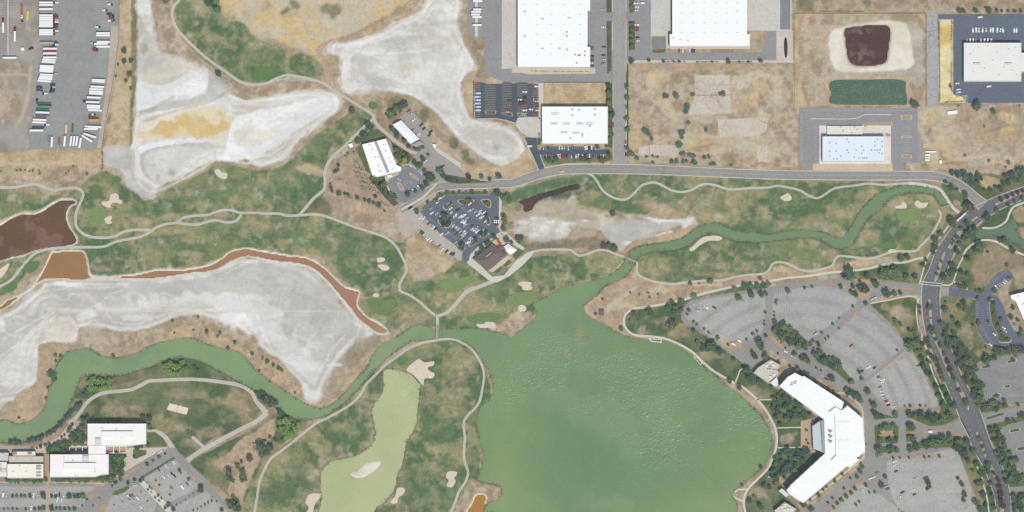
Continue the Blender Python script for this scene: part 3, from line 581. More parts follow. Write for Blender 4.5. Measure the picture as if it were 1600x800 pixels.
# ------------------------------------------------------------------ ground sheet, split along its land covers
def ext(a, step0=8.0, n=13):
    e = []; s = step0; x = a[-1]
    for _ in range(n): x += s; e.append(x); s *= 1.62
    lo = []; s = step0; x = a[0]
    for _ in range(n): x -= s; lo.append(x); s *= 1.62
    return np.array(lo[::-1] + list(a) + e), n
ex, nx_ = ext(gx); ey, ny_ = ext(gy)
ix = np.clip(np.arange(len(ex)) - nx_, 0, len(gx)-1); iy = np.clip(np.arange(len(ey)) - ny_, 0, len(gy)-1)
def sel(a): return a[np.ix_(iy, ix)]
EXX, EYY = np.meshgrid(ex, ey)
def grid_object(name, facemask, z, colr, mat, extra=None, smooth=True):
    """sheet made of the grid cells picked by facemask"""
    H_, W_ = EXX.shape
    jj, ii = np.nonzero(facemask)
    a = jj*W_ + ii; q = np.stack([a + W_, a + W_ + 1, a + 1, a], 1)
    used, inv = np.unique(q, return_inverse=True); q = inv.reshape(-1, 4)
    co = np.stack([(EXX.ravel()[used]-800)*S, (400-EYY.ravel()[used])*S, z.ravel()[used]], 1).astype(np.float32)
    me = bpy.data.meshes.new(name); me.vertices.add(len(co)); me.vertices.foreach_set('co', co.ravel())
    me.loops.add(q.size); me.loops.foreach_set('vertex_index', q.ravel().astype(np.int32))
    me.polygons.add(len(q)); me.polygons.foreach_set('loop_start', (np.arange(len(q))*4).astype(np.int32))
    me.polygons.foreach_set('loop_total', np.full(len(q), 4, np.int32))
    me.update(calc_edges=True); me.validate()
    c4 = np.ones((len(co), 4), np.float32); c4[:, :3] = colr.reshape(-1, 3)[used]
    at = me.attributes.new('cover', 'FLOAT_COLOR', 'POINT'); at.data.foreach_set('color', c4.ravel())
    for n_, arr in (extra or {}).items():
        at = me.attributes.new(n_, 'FLOAT', 'POINT'); at.data.foreach_set('value', arr.ravel()[used].astype(np.float32))
    me.materials.append(mat)
    if smooth: me.shade_smooth()
    return link(bpy.data.objects.new(name, me))

def ground_mat():
    m, t, p = nodes('ground_cover'); g = wpos(t)
    a = t.nodes.new('ShaderNodeAttribute'); a.attribute_name = 'cover'
    v = t.nodes.new('ShaderNodeAttribute'); v.attribute_name = 'veg'
    f1 = noise(t, g, 0.22, 5, 0.7, 0.3); f2 = noise(t, g, 0.9, 3, 0.7); f3 = noise(t, g, 0.06, 4, 0.65, 0.5)
    k1 = ramp(t, f1, [(0.28, (.70,.72,.75)), (0.5, (1,)*3), (0.74, (1.27,1.24,1.18))])
    k2 = ramp(t, f2, [(0.3, (.78,)*3), (0.7, (1.22,)*3)])
    k3 = ramp(t, f3, [(0.35, (.86,.90,.88)), (0.65, (1.13,1.09,1.07))])
    rough_c = mix(t, 1.0, mix(t, 1.0, mix(t, 1.0, a.outputs['Color'], k1, 'MULTIPLY'), k2, 'MULTIPLY'), k3, 'MULTIPLY')
    # salt crust: fine streaks only
    mp = t.nodes.new('ShaderNodeMapping'); mp.inputs['Scale'].default_value = (0.02, 0.08, 1); mp.inputs['Rotation'].default_value = (0, 0, 0.2)
    t.links.new(g, mp.inputs['Vector']); f4 = noise(t, mp.outputs[0], 1.0, 6, 0.7, 0.8)
    k4 = ramp(t, f4, [(0.3, (.90,.905,.915)), (0.7, (1.07,1.06,1.05))])
    k5 = ramp(t, f1, [(0.3, (.93,)*3), (0.7, (1.05,)*3)])
    smooth_c = mix(t, 1.0, mix(t, 1.0, a.outputs['Color'], k4, 'MULTIPLY'), k5, 'MULTIPLY')
    t.links.new(mix(t, v.outputs['Fac'], smooth_c, rough_c), p.inputs['Base Color'])
    p.inputs['Specular IOR Level'].default_value = 0.0; p.inputs['Roughness'].default_value = 1.0
    h = math_(t, 'MULTIPLY', math_(t, 'ADD', f1, math_(t, 'MULTIPLY', f2, 0.5)), v.outputs['Fac'])
    bump(t, p, h, 0.5, 0.6); return m
GM = ground_mat()
zz = sel(height); cc = cover[np.ix_(iy, ix)]; vg = sel(veg)
fr = sel(region)[:-1, :-1]
wf = sel(basin)[:-1, :-1]
GL = {'ground': ('dry open earth around all the lots, roads and golf holes', 'ground'), 'truck_yard_dirt': ('grey brown dirt yard west of the trailer parking', 'dirt yard'),
 'verge': ('dry straw and orange weeds along the ponds and tracks', 'verge'), 'salt_flat': ('pale grey and white crusted salt flats of the dried ponds', 'salt flat'),
 'dry_field': ('tan and brown empty fields of dry grass', 'field'), 'golf_course': ('patchy green and tan grass of the golf holes', 'golf course'),
 'nursery_yard': ('pinkish brown bare yard beside the white garden building', 'yard'), 'gravel_area': ('pale gravel apron beside the dark golf car lot', 'gravel'),
 'lawn': ('green watered lawns around the offices and boulevard', 'lawn'), 'pond_shore': ('cream dried shore around the square dark pond', 'shore'),
 'dry_grass_strip': ('bright yellow dry grass strip beside the northeast truck lot', 'grass strip')}
for i_, n_ in enumerate(REG):
    fm = (fr == i_)
    if not fm.any(): continue
    o = grid_object(n_, fm, zz, cc, GM, {'veg': vg}); tag(o, *GL[n_], kind='structure')

def water_mat(name, ripple=False):
    m, t, p = nodes(name); g = wpos(t)
    a = t.nodes.new('ShaderNodeAttribute'); a.attribute_name = 'cover'
    f = noise(t, g, 0.02, 4, 0.6, 0.6)
    k = ramp(t, f, [(0.3, (.93,.95,.93)), (0.7, (1.06,1.04,1.04))])
    c_ = mix(t, 1.0, a.outputs['Color'], k, 'MULTIPLY')
    p.inputs['Specular IOR Level'].default_value = 0.5; p.inputs['Roughness'].default_value = 0.22; p.inputs['IOR'].default_value = 1.33
    if ripple:
        r = t.nodes.new('ShaderNodeAttribute'); r.attribute_name = 'ripple'
        t.links.new(math_(t, 'ADD', math_(t, 'MULTIPLY', r.outputs['Fac'], 0.12), 0.2), p.inputs['Roughness'])
    t.links.new(c_, p.inputs['Base Color'])
    return m
WM, WR = water_mat('still_water'), water_mat('rippled_water', True)
WC = {'river': (134,156,117), 'lake': (119,145,106), 'channel': (121,142,109), 'brown_pond': (113,91,74), 'orange_canal': (165,128,102), 'pale_pond': (181,186,142),
      'amber_pond': (172,130,72), 'dark_pond': (92,76,71), 'slough': (82,78,70), 'creek': (108,131,109)}
WL = {'river': ('green river winding between the white salt flat and the southwest offices', 'river'), 'lake': ('large green lake west of the angled white office', 'lake'),
      'channel': ('narrow green channel winding through the eastern golf holes', 'channel'), 'brown_pond': ('dark brown pond at the western edge inside the cart path', 'pond'),
      'orange_canal': ('long rusty orange salt canal above the big salt flat', 'canal'), 'pale_pond': ('pale yellow green golf pond with a small sandy island', 'pond'),
      'amber_pond': ('small amber pond at the bottom edge beside the lake', 'pond'), 'dark_pond': ('square dark maroon pond with a white shore', 'pond'),
      'slough': ('narrow dark brown slough south of the curving road', 'slough'), 'creek': ('green creek east of the boulevard bridge', 'creek')}
wn = {'river': 'river', 'lake': 'lake', 'channel': 'water_channel', 'orange_canal': 'salt_canal', 'slough': 'slough', 'creek': 'creek'}
def chop_sheet(name, fm, colr, rip):
    """water sheet with cells of one px whose small waves stand as real facets"""
    f2 = np.kron(fm[ny_:-ny_, nx_:-nx_], np.ones((2, 2), bool)); jj, ii = np.nonzero(f2); W2 = f2.shape[1] + 1; H2 = f2.shape[0] + 1
    a = jj*W2 + ii; q = np.stack([a + W2, a + W2 + 1, a + 1, a], 1); used, inv = np.unique(q, return_inverse=True); q = inv.reshape(-1, 4)
    vj, vi = used // W2, used % W2; x = X0 + vi*ST/2; y = Y0 + vj*ST/2; cj, ci = np.clip(vj // 2, 0, SH[0]-1), np.clip(vi // 2, 0, SH[1]-1)
    r_ = rip[cj, ci]; z = WZ + r_*rs.randn(len(used))*CHOP
    me = bpy.data.meshes.new(name); me.vertices.add(len(used)); me.vertices.foreach_set('co', np.stack([(x-800)*S, (400-y)*S, z], 1).astype(np.float32).ravel())
    me.loops.add(q.size); me.loops.foreach_set('vertex_index', q.ravel().astype(np.int32)); me.polygons.add(len(q))
    me.polygons.foreach_set('loop_start', (np.arange(len(q))*4).astype(np.int32)); me.polygons.foreach_set('loop_total', np.full(len(q), 4, np.int32)); me.update(calc_edges=True); me.validate()
    c4 = np.ones((len(used), 4), np.float32); c4[:, :3] = colr[cj, ci]; at = me.attributes.new('cover', 'FLOAT_COLOR', 'POINT'); at.data.foreach_set('color', c4.ravel())
    at = me.attributes.new('ripple', 'FLOAT', 'POINT'); at.data.foreach_set('value', r_.astype(np.float32)); me.materials.append(WR)
    return link(bpy.data.objects.new(name, me))
CHOP = 0.11
taken = np.zeros(EXX.shape, bool)[:-1, :-1]
for k_ in bodies:
    colr = np.ones(SH + (3,))*C(WC[k_])
    def tint(c, w): 
        global colr
        colr = C(c)*w[..., None] + colr*(1-w[..., None])
    def blob(x, y, rx, ry): return np.exp(-(((GX-x)/rx)**2 + ((GY-y)/ry)**2))
    rip = np.zeros(SH)
    if k_ == 'lake':
        tint((144,160,112), np.clip(blob(790,760,45,110) + 0.8*blob(1110,795,60,25) + .5*blob(1165,740,40,40), 0, 1)*0.7)
        tint((128,150,112), blob(900,430,90,50)*.8)
        tint((107,138,106), blob(920,710,90,60)*.6)
        tint((158,146,118), np.clip(blob(905,520,5,14) + .7*blob(886,548,7,14) + .6*blob(912,535,10,7), 0, 1)*.75*sm(n_fine, .2, .6)); tint((134,156,118), sm(fbm(60, 57, 4, .4, 2), .5, .8)*.4)
        nn = fbm(45, 51, 4, 0.2, 1.5)
        rip = np.clip(blob(1000,600,190,75) + .8*blob(870,590,90,70) + .6*blob(1120,660,110,70) + .35*blob(1060,740,130,60) - .9*blob(900,700,45,60)
              - .6*blob(830,660,30,25) - .8*blob(1060,560,60,16) - .7*blob(940,545,30,12), 0, 1)
        rip = np.clip(rip*1.6, 0, 1)*(.45 + .55*sm(nn, .25, .5)) + .8*blob(880,482,14,9) + .7*blob(862,492,16,6) 
    if k_ == 'river': tint((122,146,114), sm(fbm(50, 58, 4), .5, .8)*.5)
    if k_ == 'pale_pond':
        tint((170,180,134), sm(fbm(60, 59, 4), .5, .8)*.5)
        rip = .8*blob(638,625,14,45) + .4*blob(645,600,10,20)
    if k_ == 'orange_canal':
        tint((156,122,88), 1-sm(GX, 80, 200)); tint((166,127,106), sm(GX, 380, 480)); tint((170,140,112), blob(595,518,12,10)); tint((150,125,70), blob(10,468,20,14))
    if k_ == 'dark_pond':
        tint((128,110,104), (sm(fbm(7, 61, 3), .5, .66)*np.clip(blob(1343,52,20,10)+blob(1345,86,24,14), 0, 1))*0.9)
    if k_ == 'brown_pond': tint((140,112,100), sm(fbm(22, 71, 4), .58, .78)*.6)
    if k_ == 'slough': tint((100,80,68), blob(822,320,14,12))
    dm = blur(masks[k_], 1.6); fm = sel(dm > 0.06)[:-1, :-1]
    fm[:ny_] = False; fm[-ny_:] = False; fm[:, :nx_] = False; fm[:, -nx_:] = False
    fm &= ~taken; taken |= fm
    if k_ in ('lake', 'pale_pond'):
        o = chop_sheet(wn.get(k_, 'pond'), fm, colr, np.clip(rip, 0, 1)); tag(o, *WL[k_], kind='structure'); continue
    o = grid_object(wn.get(k_, 'pond'), fm, WZ + sel(np.clip(rip, 0, 1))*rs.randn(*EXX.shape)*0.25, colr[np.ix_(iy, ix)], WR if k_ in ('lake', 'pale_pond') else WM, {'ripple': sel(np.clip(rip, 0, 1))}, k_ not in ('lake', 'pale_pond'))
    tag(o, *WL[k_], kind='structure')

# ------------------------------------------------------------------ flat work: paths, roads, lots
M_PATH = asphalt('cart_path_concrete', (192,188,174), blotch=.07)
M_WALK = asphalt('promenade_concrete', (208,204,190), blotch=.06)
M_KERB = asphalt('kerb_concrete', (206,199,184), blotch=.05)
M_ROAD = asphalt('road_asphalt', (152,152,149), cracks=.2, crack_scale=.05, blotch=.08, stain=.2)
M_STREET = asphalt('street_asphalt', (164,161,157), cracks=.15, crack_scale=.05, blotch=.05)
M_BLVD = asphalt('boulevard_asphalt', (117,119,122), cracks=.15, crack_scale=.05, blotch=.10, stain=.25)
M_DARK = asphalt('fresh_asphalt', (94,102,113), blotch=.06)
M_GOLFLOT = asphalt('golf_lot_asphalt', (109,117,127), blotch=.06)
M_MIDA = asphalt('garden_lot_asphalt', (138,140,142), blotch=.08)
M_GREY = asphalt('grey_asphalt', (152,151,152), cracks=.12, crack_scale=.06, blotch=.06)
M_OLD2 = asphalt('old_blue_asphalt', (170,169,165), cracks=.36, crack_scale=.14, blotch=.10, stain=.4)
M_OLD = asphalt('old_cracked_asphalt', (174,172,167), cracks=.42, crack_scale=.16, blotch=.09, stain=.35)
M_DRIVE = asphalt('campus_drive_asphalt', (156,153,150), cracks=.2, crack_scale=.08, blotch=.08, stain=.2)
M_YARD = asphalt('truck_yard_asphalt', (153,154,151), cracks=.12, crack_scale=.03, blotch=.07, stain=.35)
M_CONC = asphalt('pale_concrete', (202,199,189), cracks=.12, crack_scale=.05, blotch=.05)
M_SLAB = asphalt('broken_slab_concrete', (203,192,177), cracks=.38, crack_scale=.07, blotch=.10, stain=.3)
M_CRACK = asphalt('cracked_track_concrete', (172,172,172), cracks=.6, crack_scale=.1, blotch=.05)
M_BLUEA = asphalt('bluish_asphalt', (112,119,131), blotch=.06, stain=.2)
M_LINE = plain('road_paint', (222,220,212), var=.12, scale=.4)
M_FADE = plain('faded_paint', (200,199,194), var=.1, scale=.3)
M_WORN = plain('worn_paint', (196,196,192), var=.15, scale=.4)
M_YEL = plain('yellow_paint', (214,180,110), var=.12, scale=.4)
M_PLAZA = asphalt('plaza_paving', (204,194,178), blotch=.06)
M_PINK = asphalt('pink_paving', (190,165,146), blotch=.10)
M_MULCH = asphalt('bark_mulch', (184,158,132), blotch=.18, stain=.4)
def grassmat(name, c1, c2):
    m, t, p = nodes(name); g = wpos(t)
    f = noise(t, g, 0.10, 5, 0.7, 0.3); f2 = noise(t, g, 0.8, 3, 0.7)
    c0 = ramp(t, f, [(0.3, alb(c1)), (0.7, alb(c2))])
    t.links.new(mix(t, 1.0, c0, ramp(t, f2, [(.3, (.8,)*3), (.7, (1.2,)*3)]), 'MULTIPLY'), p.inputs['Base Color'])
    p.inputs['Roughness'].default_value = 1; p.inputs['Specular IOR Level'].default_value = 0; bump(t, p, f2, .4, .3); MATS[name] = m; return m
M_LAWN = grassmat('watered_turf', (90,110,82), (118,128,96))
M_GREENS = grassmat('putting_turf', (126,143,102), (137,151,109))
M_GREEN2 = grassmat('green_turf', (112,133,96), (122,140,101))
M_TEE = grassmat('tee_turf', (102,127,92), (112,134,97))
M_HEDGEBED = grassmat('planting_bed', (84,98,76), (118,116,92))
M_CROP = grassmat('dense_green_crop', (94,116,101), (102,124,106))
M_SAND = asphalt('bunker_sand', (216,202,184), blotch=.05)
M_SANDW = asphalt('sand_court', (226,214,194), blotch=.04)

def struct(o, label, cat, parent=None):
    if parent is None: tag(o, label, cat, kind='structure')
    return o
def thin(q):
    """drop points that crowd the one before"""
    if len(q) < 5: return q
    o = [q[0]]
    for p in q[1:]:
        if math.hypot(p[0]-o[-1][0], p[1]-o[-1][1]) > 4.5: o.append(p)
    return o
def ribbon(name, pts, w, z, m, label=None, cat=None, parent=None, n=6, curve=True, closed=False, off=0.0):
    """strip of width w px (number or list with one width for each point) along px points"""
    q = T(pts) if isinstance(pts, str) else pts
    q = thin(q); ws = w if isinstance(w, (list, tuple)) else [w]*len(q)
    c = spline(q, n, closed) if curve else [p[:2] for p in q]
    wi = np.interp(np.linspace(0, 1, len(c)), np.linspace(0, 1, len(ws)), ws)
    P = np.array(c); d = np.gradient(P, axis=0); d /= (np.linalg.norm(d, axis=1)[:, None] + 1e-9)
    nrm = np.stack([-d[:, 1], d[:, 0]], 1)
    Lf = P + nrm*(wi/2 + off)[:, None]; Rt = P + nrm*(-wi/2 + off)[:, None]
    v = []; f = []
    for a, b in zip(Lf, Rt): v.append((*W(*a), z)); v.append((*W(*b), z))
    for i in range(len(P)-1): f.append((2*i, 2*i+2, 2*i+3, 2*i+1))
    o = mesh_obj(name, v, f, m, parent)
    for p_ in o.data.polygons:
        pass
    if o.data.polygons and o.data.polygons[0].normal.z < 0: o.data.flip_normals()
    if parent is None: tag(o, label, cat, kind='structure')
    return o
def kerb(pts, w, z=0.13, t=1.0, parent=None, sides=(1, -1), m=None, curve=True, name='kerb'):
    """real raised kerbs on one or both sides of a strip"""
    q = T(pts) if isinstance(pts, str) else pts
    q = thin(q); c = spline(q, 6) if curve else [p[:2] for p in q]
    ws = w if isinstance(w, (list, tuple)) else [w]*len(q)
    wi = np.interp(np.linspace(0, 1, len(c)), np.linspace(0, 1, len(ws)), ws)
    P = np.array(c); d = np.gradient(P, axis=0); d /= (np.linalg.norm(d, axis=1)[:, None] + 1e-9); nrm = np.stack([-d[:, 1], d[:, 0]], 1)
    for s_ in sides:
        a = P + nrm*(s_*(wi/2))[:, None]; b = P + nrm*(s_*(wi/2 + t))[:, None]
        v = []; f = []
        for p0, p1 in zip(a, b):
            (xa, ya), (xb, yb) = W(*p0), W(*p1); v += [(xa, ya, 0), (xa, ya, z), (xb, yb, z), (xb, yb, 0)]
        for i in range(len(P)-1):
            k = 4*i
            for j in range(3): f.append((k+j, k+j+1, k+j+5, k+j+4))
        mesh_obj(name, v, f, m or M_KERB, parent)
def area(name, pts, z, m, label=None, cat=None, parent=None, curve=False, n=4, thick=0.0):
    q = T(pts) if isinstance(pts, str) else pts
    c = spline(q, n, True) if curve else [p[:2] for p in q]
    w = [W(*p) for p in c]; b = MB()
    if thick: b.prism(w, z - thick, z)
    else: b.flat(w, z)
    o = b.build(name, m, parent)
    if parent is None: tag(o, label, cat, kind='structure')
    return o
def ring(pts, z, t, m, parent, name='kerb', curve=False, n=4):
    """raised kerb round an island"""
    q = T(pts) if isinstance(pts, str) else pts
    c = np.array(spline(q, n, True) if curve else [p[:2] for p in q])
    ce = c.mean(0); r = np.linalg.norm(c-ce, axis=1).mean(); o_ = ce + (c-ce)*(1 + t/r)
    v = []; f = []; k = len(c)
    for a, b in zip(c, o_): (xa, ya), (xb, yb) = W(*a), W(*b); v += [(xa, ya, z), (xb, yb, z), (xb, yb, 0)]
    for i in range(k):
        j = (i+1) % k; f += [(3*i, 3*j, 3*j+1, 3*i+1), (3*i+1, 3*j+1, 3*j+2, 3*i+2)]
    return mesh_obj(name, v, f, m, parent)

Z1, Z2, Z3, Z4, Z5 = 0.03, 0.09, 0.13, 0.17, 0.21
PA = '@00 1150,-60 1120,0 1085,40 1075,90 1100,170 1160,240 1220,300 1300,370 1400,440 1500,510 1570,530 1600,530 @10 60,522 130,490 190,470 260,478 330,492 420,520 480,560 560,610 640,660 720,710 745,735'
ribbon('cart_path', PA, 4.2, Z1, M_PATH, 'cart path curving round the northwest green hole to the garden building', 'path')
ribbon('cart_path', '@10 130,490 120,505 150,498 185,492 205,482 190,470', 2.2, Z1+.012, M_PATH, 'short cart path loop beside the northwest tee', 'path')
ribbon('cart_path', '@10 740,740 700,770 670,800 @11 620,45 570,100 500,160 450,220 430,280 432,350 420,390 360,440 310,500 270,545', 4.6, Z1+.024, M_PATH, 'cart path running down the west side of the bare nursery yard', 'path')
ribbon('cart_path', '@z 540 160 10 430,190 460,300 540,400 680,520 800,620 900,690 1000,760 1120,800', 5.2, Z1+.036, M_PATH, 'service lane between the white garden building and the gabled shed', 'path')
PB = '@01 -40,372 90,370 180,355 230,352 290,375 340,388 400,380 460,374 500,385 520,415 505,460 480,520 472,570 480,620 520,660 580,682 660,686 720,676 770,650 830,637 900,637 940,637'
ribbon('cart_path', PB, 4.2, Z1, M_PATH, 'cart path bending round the west putting green and brown pond', 'path')
PC = '@02 -100,240 0,190 70,150 120,90 170,30 @01 210,790 270,765 350,750 470,745 600,745 660,738 720,712 800,695 870,682 930,655 980,620 1040,600 1100,592 1150,560 1220,548 1290,545 1340,528 1400,513 1460,517 1500,530 1600,530 @11 60,535 140,535 200,548 280,545 340,540 400,543 460,560 540,590 620,620 700,645 790,675 840,705 880,745 910,800 @12 935,50 938,100 910,150 895,190 905,220 960,245 1020,285 1080,340 1125,375'
ribbon('cart_path', PC, 4.0, Z1+.012, M_PATH, 'long cart path crossing the western golf holes from edge to footbridge', 'path')
ribbon('cart_path', '@01 1100,592 1160,600 1230,603 1300,585 1350,577 1420,590 1470,582 1500,555 1505,535', 4.0, Z1+.024, M_PATH, 'looping side path on the western golf hole', 'path')
ribbon('cart_path', '@12 1128,366 1134,400 1134,440', 4.6, Z1+.012, M_PATH, 'short path joining the fork to the footbridge', 'path')
ribbon('cart_path', '@12 1130,527 1050,540 960,575 880,630 800,690 740,750 690,800 @13 650,70 600,120 540,160 450,210 370,250 300,305 220,370 140,430 90,470 50,540 20,620 5,720 -20,860', 3.8, Z1, M_PATH, 'cart path following the south bank of the river', 'path')
ribbon('cart_path', '@12 1120,527 1190,518 1250,525 1320,560 1370,610 1410,680 1425,740 1420,800 @13 1400,100 1370,150 1320,200 1298,250 1305,330 1300,420 1305,490 1325,550 1310,610 1270,670 1240,750 1190,860', 3.8, Z1+.012, M_PATH, 'cart path along the west shore of the lake', 'path')
ribbon('cart_path', '@12 1125,378 1190,355 1240,310 1290,250 1330,215 1400,190 1500,150', [4.5,5,6,6,7,6,6], Z1+.048, M_PATH, 'widening cart path from the fork up to the clubhouse', 'path')
ribbon('cart_path', '@21 90,790 150,768 230,760 330,760 370,765 410,795 430,797 480,785 530,765 590,765 640,785 700,805 @22 740,25 780,40 780,90 800,125 870,155 940,170 1010,175 1100,165 1200,155 1310,152 1400,130 1480,118 1560,112 1600,95 @32 30,50 70,38 130,50 200,85 270,95 340,80 400,60 420,20 450,0 540,8 620,18 700,0 @31 790,770 870,772 930,765 960,730 1020,670 1060,600 1080,550 1068,512', 3.6, Z1, M_PATH, 'winding cart path from the clubhouse through the eastern holes', 'path')
ribbon('cart_path', '@21 470,285 500,295 530,330 560,380 590,410 640,438 690,448 730,437 770,400 810,360 860,343 900,342 950,365 1000,390 1060,400 1120,388 1170,360 1220,350 1280,360 1340,380 1400,383 1500,375 1600,372 @31 60,362 130,372 200,390 250,420 300,438 340,425 400,385 450,370 540,360 620,348 720,355 800,350 880,345', 3.6, Z1, M_PATH, 'wavy cart path just south of the long grey road', 'path')
ribbon('cart_path', '@31 880,345 950,352 1020,365 1075,385 1110,430 1150,490 1195,530', 4.6, Z1, M_WALK, 'pale path bending round the channel head to the boulevard', 'path')
ribbon('promenade', '@32 990,15 940,15 860,38 780,45 700,60 620,80 500,95 380,105 250,125 100,140 0,160 @22 1500,172 1400,188 1300,210 1180,240 1100,265 1020,285 920,305 830,320 760,330 715,360 700,400 705,440 740,480 790,498 870,503 950,515 1020,540 1080,570 1140,610 1200,670 1270,725 1340,765 1400,800 @23 1450,25 1530,95 1590,170 @33 40,260 55,330 50,400 30,460 10,510 @23 1590,540 1530,600 1480,650 1455,700 1450,760 1475,870', 3.4, Z1+.012, M_WALK, 'pale lakeside walk curving between the lake and angled office', 'path')
ribbon('promenade', '@23 1475,658 1410,660 1380,688 1395,712 1445,735', 2.6, Z1+.024, M_WALK, 'small pointed lookout loop on the lake shore', 'path', curve=False)
ribbon('garden_walk', '@22 1395,795 1410,755 1425,715 1440,705', 2, Z1+.012, M_WALK, 'short spur walk off the lakeside promenade', 'path')
for i_, s_ in enumerate(('@23 1530,98 1600,98 @33 60,98', '@33 55,275 280,268', '@33 60,398 220,395')):
    ribbon('garden_walk', s_, 1.8, Z1+.012, M_WALK, ('northern', 'middle', 'southern')[i_] + ' garden walk from the lake promenade to the office', 'path', curve=False)
ribbon('garden_walk', '@33 0,582 40,582', 1.8, Z1+.012, M_WALK, 'short walk to the brick terrace southwest of the office', 'path', curve=False)
ribbon('footpath', '@03 430,250 470,215 500,180 540,120 590,80 650,55 740,45 820,35 880,8 @02 930,782 990,778 1100,772 1240,772 1400,790 @03 1500,10 1570,50 @13 0,105 30,140 65,180', [7,6,5.5,5.5,5.5,5.5,5.5,5.5,5.5,5.5,5.5,5.5,5.5,5.5,5.5,6,7,9], Z1, M_PATH, 'wide grey path looping round the southwest lawn', 'path')
ribbon('footpath', '@13 70,180 @03 1600,235 1500,285 1380,350 1280,405 1200,455 1160,490', [8,6.5,6.5,6.5,6.5,7,10], Z1+.012, M_PATH, 'straight grey lane crossing the southwest lawn', 'path')
ribbon('footpath', '@03 1275,395 1240,365 1200,328', 4.5, Z1+.024, M_PATH, 'short stub path off the southwest lane', 'path')
ribbon('footpath', '@03 920,293 970,295 1020,320 1055,360 1080,405', [3,6,6.5,6.5,7], Z1+.024, M_PATH, 'curved walk from the southwest office to its car lot', 'path')
ribbon('footpath', '@03 1600,470 1550,510 1500,550 1460,600 1430,660 1450,720', 2.0, Z1, plain('dirt_track', (186,168,140)), 'thin dirt track through the dry southwest scrub', 'path')
for s_, l_ in (('@31 1340,625 1400,625 1450,610 1490,580 1510,530 1540,490 1620,460', 'pale path climbing from the creek to the northeast'), ('@31 1220,800 1240,760 1290,720 1350,700 1420,708 1480,740 1540,770 1620,800', 'pale path south of the creek east of the boulevard'), ('@32 1090,180 1130,182 1155,165 1175,110 1190,65 1220,5', 'walk on the east side of the boulevard crossing'), ('@32 1155,165 1190,165 1230,180 1245,215', 'short curved walk by the eastern lot entrance'), ('@32 635,298 700,285 760,275 830,258 900,252 940,262', 'narrow walk across the lawn west of the boulevard'), ('@32 940,260 930,330 935,400 950,470 970,520', 'pale sidewalk along the west side of the boulevard'), ('@32 960,520 990,580 1005,650 1030,730 1060,800 @33 1110,120', 'narrow sidewalk under the trees west of the boulevard'), ('@33 1290,490 1330,560 1350,640 1370,720 1385,830', 'narrow sidewalk under the southern boulevard trees'), ('@32 945,180 970,90 1000,0 @31 1020,770 1070,690 1130,610', 'sidewalk beside the boulevard north of the crossing')):
    ribbon('sidewalk', s_, 3.0 if 'pale' in l_ or 'climb' in l_ else 2.2, Z1+.048, M_WALK, l_, 'sidewalk')

# roads
R1 = '@11 905,515 980,468 1060,410 1130,372 1250,356 1400,352 1500,348 1600,344 @21 100,312 200,280 300,262 400,257 670,257 900,262 1200,275 1600,291 @31 400,297 900,297 1000,298 1080,310 1150,335 1220,375 1280,425 1345,485'
W1 = [11,12,12,12,11.5,11.5,11.5,12,13.5,13.5,13.8,13.8,13.5,13.2,12.5,12.5,12.5,12.5,12.5,12.5,12.5,13,14,18]
rd = ribbon('road', R1, W1, Z3, M_ROAD, 'long grey two lane road curving across the middle of the scene', 'road')
kerb(R1, W1, .15, 1.1, rd)
R2 = [(967.6,-90), (967.6,60), (968,160), (968.5,235), (968.5,262)]
rd = ribbon('street', R2, [20.5,20.5,20,19,26], Z2+.02, M_STREET, 'wide straight grey street running north from the long road', 'street', curve=False)
kerb([(967.6,-90), (967.6,18)], 20.5, .15, 1.0, rd, curve=False); kerb([(967.6,34), (967.6,112)], 20.5, .15, 1.0, rd, curve=False, sides=(-1,)); kerb([(967.6,34), (967.6,78)], 20.5, .15, 1.0, rd, curve=False, sides=(1,))
kerb([(968,130), (968.5,246)], 19.8, .15, 1.1, rd, curve=False)
BL = '@31 1720,362 1600,405 1470,455 1380,500 1300,545 1210,630 1130,740 @32 1097,0 1057,100 1022,190 1018,300 1027,400 1050,500 1090,600 1130,700 1172,800 @33 1222,100 1265,200 1307,300 1345,400 1397,500 1437,600 1465,700 1473,800 1478,900'
WB = [18,18,20,22,25,25,25,27,26,28,27.5,27,29,29,28,28,31,33,29,28,26.5,26,24,22,22]
rd = ribbon('boulevard', BL, WB, Z2, M_BLVD, 'dark divided boulevard sweeping down the eastern side', 'road'); BLVD = rd
kerb(BL, WB, .15, .9, rd)
M_MED = asphalt('median_mulch', (176,160,138), blotch=.15, stain=.4)
MEDS = (('@31 1425,470 1480,445 1560,405 1640,370 1640,385 1570,415 1490,455 1430,480', 1), ('@31 1275,575 1300,555 1310,560 1285,580', 0), ('@31 1125,745 1150,700 1185,650 1215,640 1205,665 1175,705 1150,750', 1),
 ('@32 1078,20 1100,-20 1108,-20 1090,40 1060,140 1040,158 1050,110', 1), ('@32 1003,280 1012,275 1022,330 1022,375 1008,372 1004,330', 1), ('@32 1012,400 1024,400 1038,470 1060,530 1085,590 1110,650 1135,710 1155,770 1140,770 1110,700 1080,620 1040,530 1022,470', 1),
 ('@33 1172,-10 1185,-10 1230,70 1255,140 1250,160 1225,110 1195,50', 1), ('@33 1302,310 1310,305 1345,380 1362,440 1355,455 1335,400', 1), ('@33 1365,470 1380,480 1415,540 1450,620 1470,700 1475,830 1452,830 1450,720 1435,640 1400,560', 1))
for i_, (s_, k_) in enumerate(MEDS):
    o = area('median', s_, .22, M_MED, None, None, BLVD, thick=.12)
    ring(s_, .2, .9, M_KERB, BLVD, 'median_kerb')
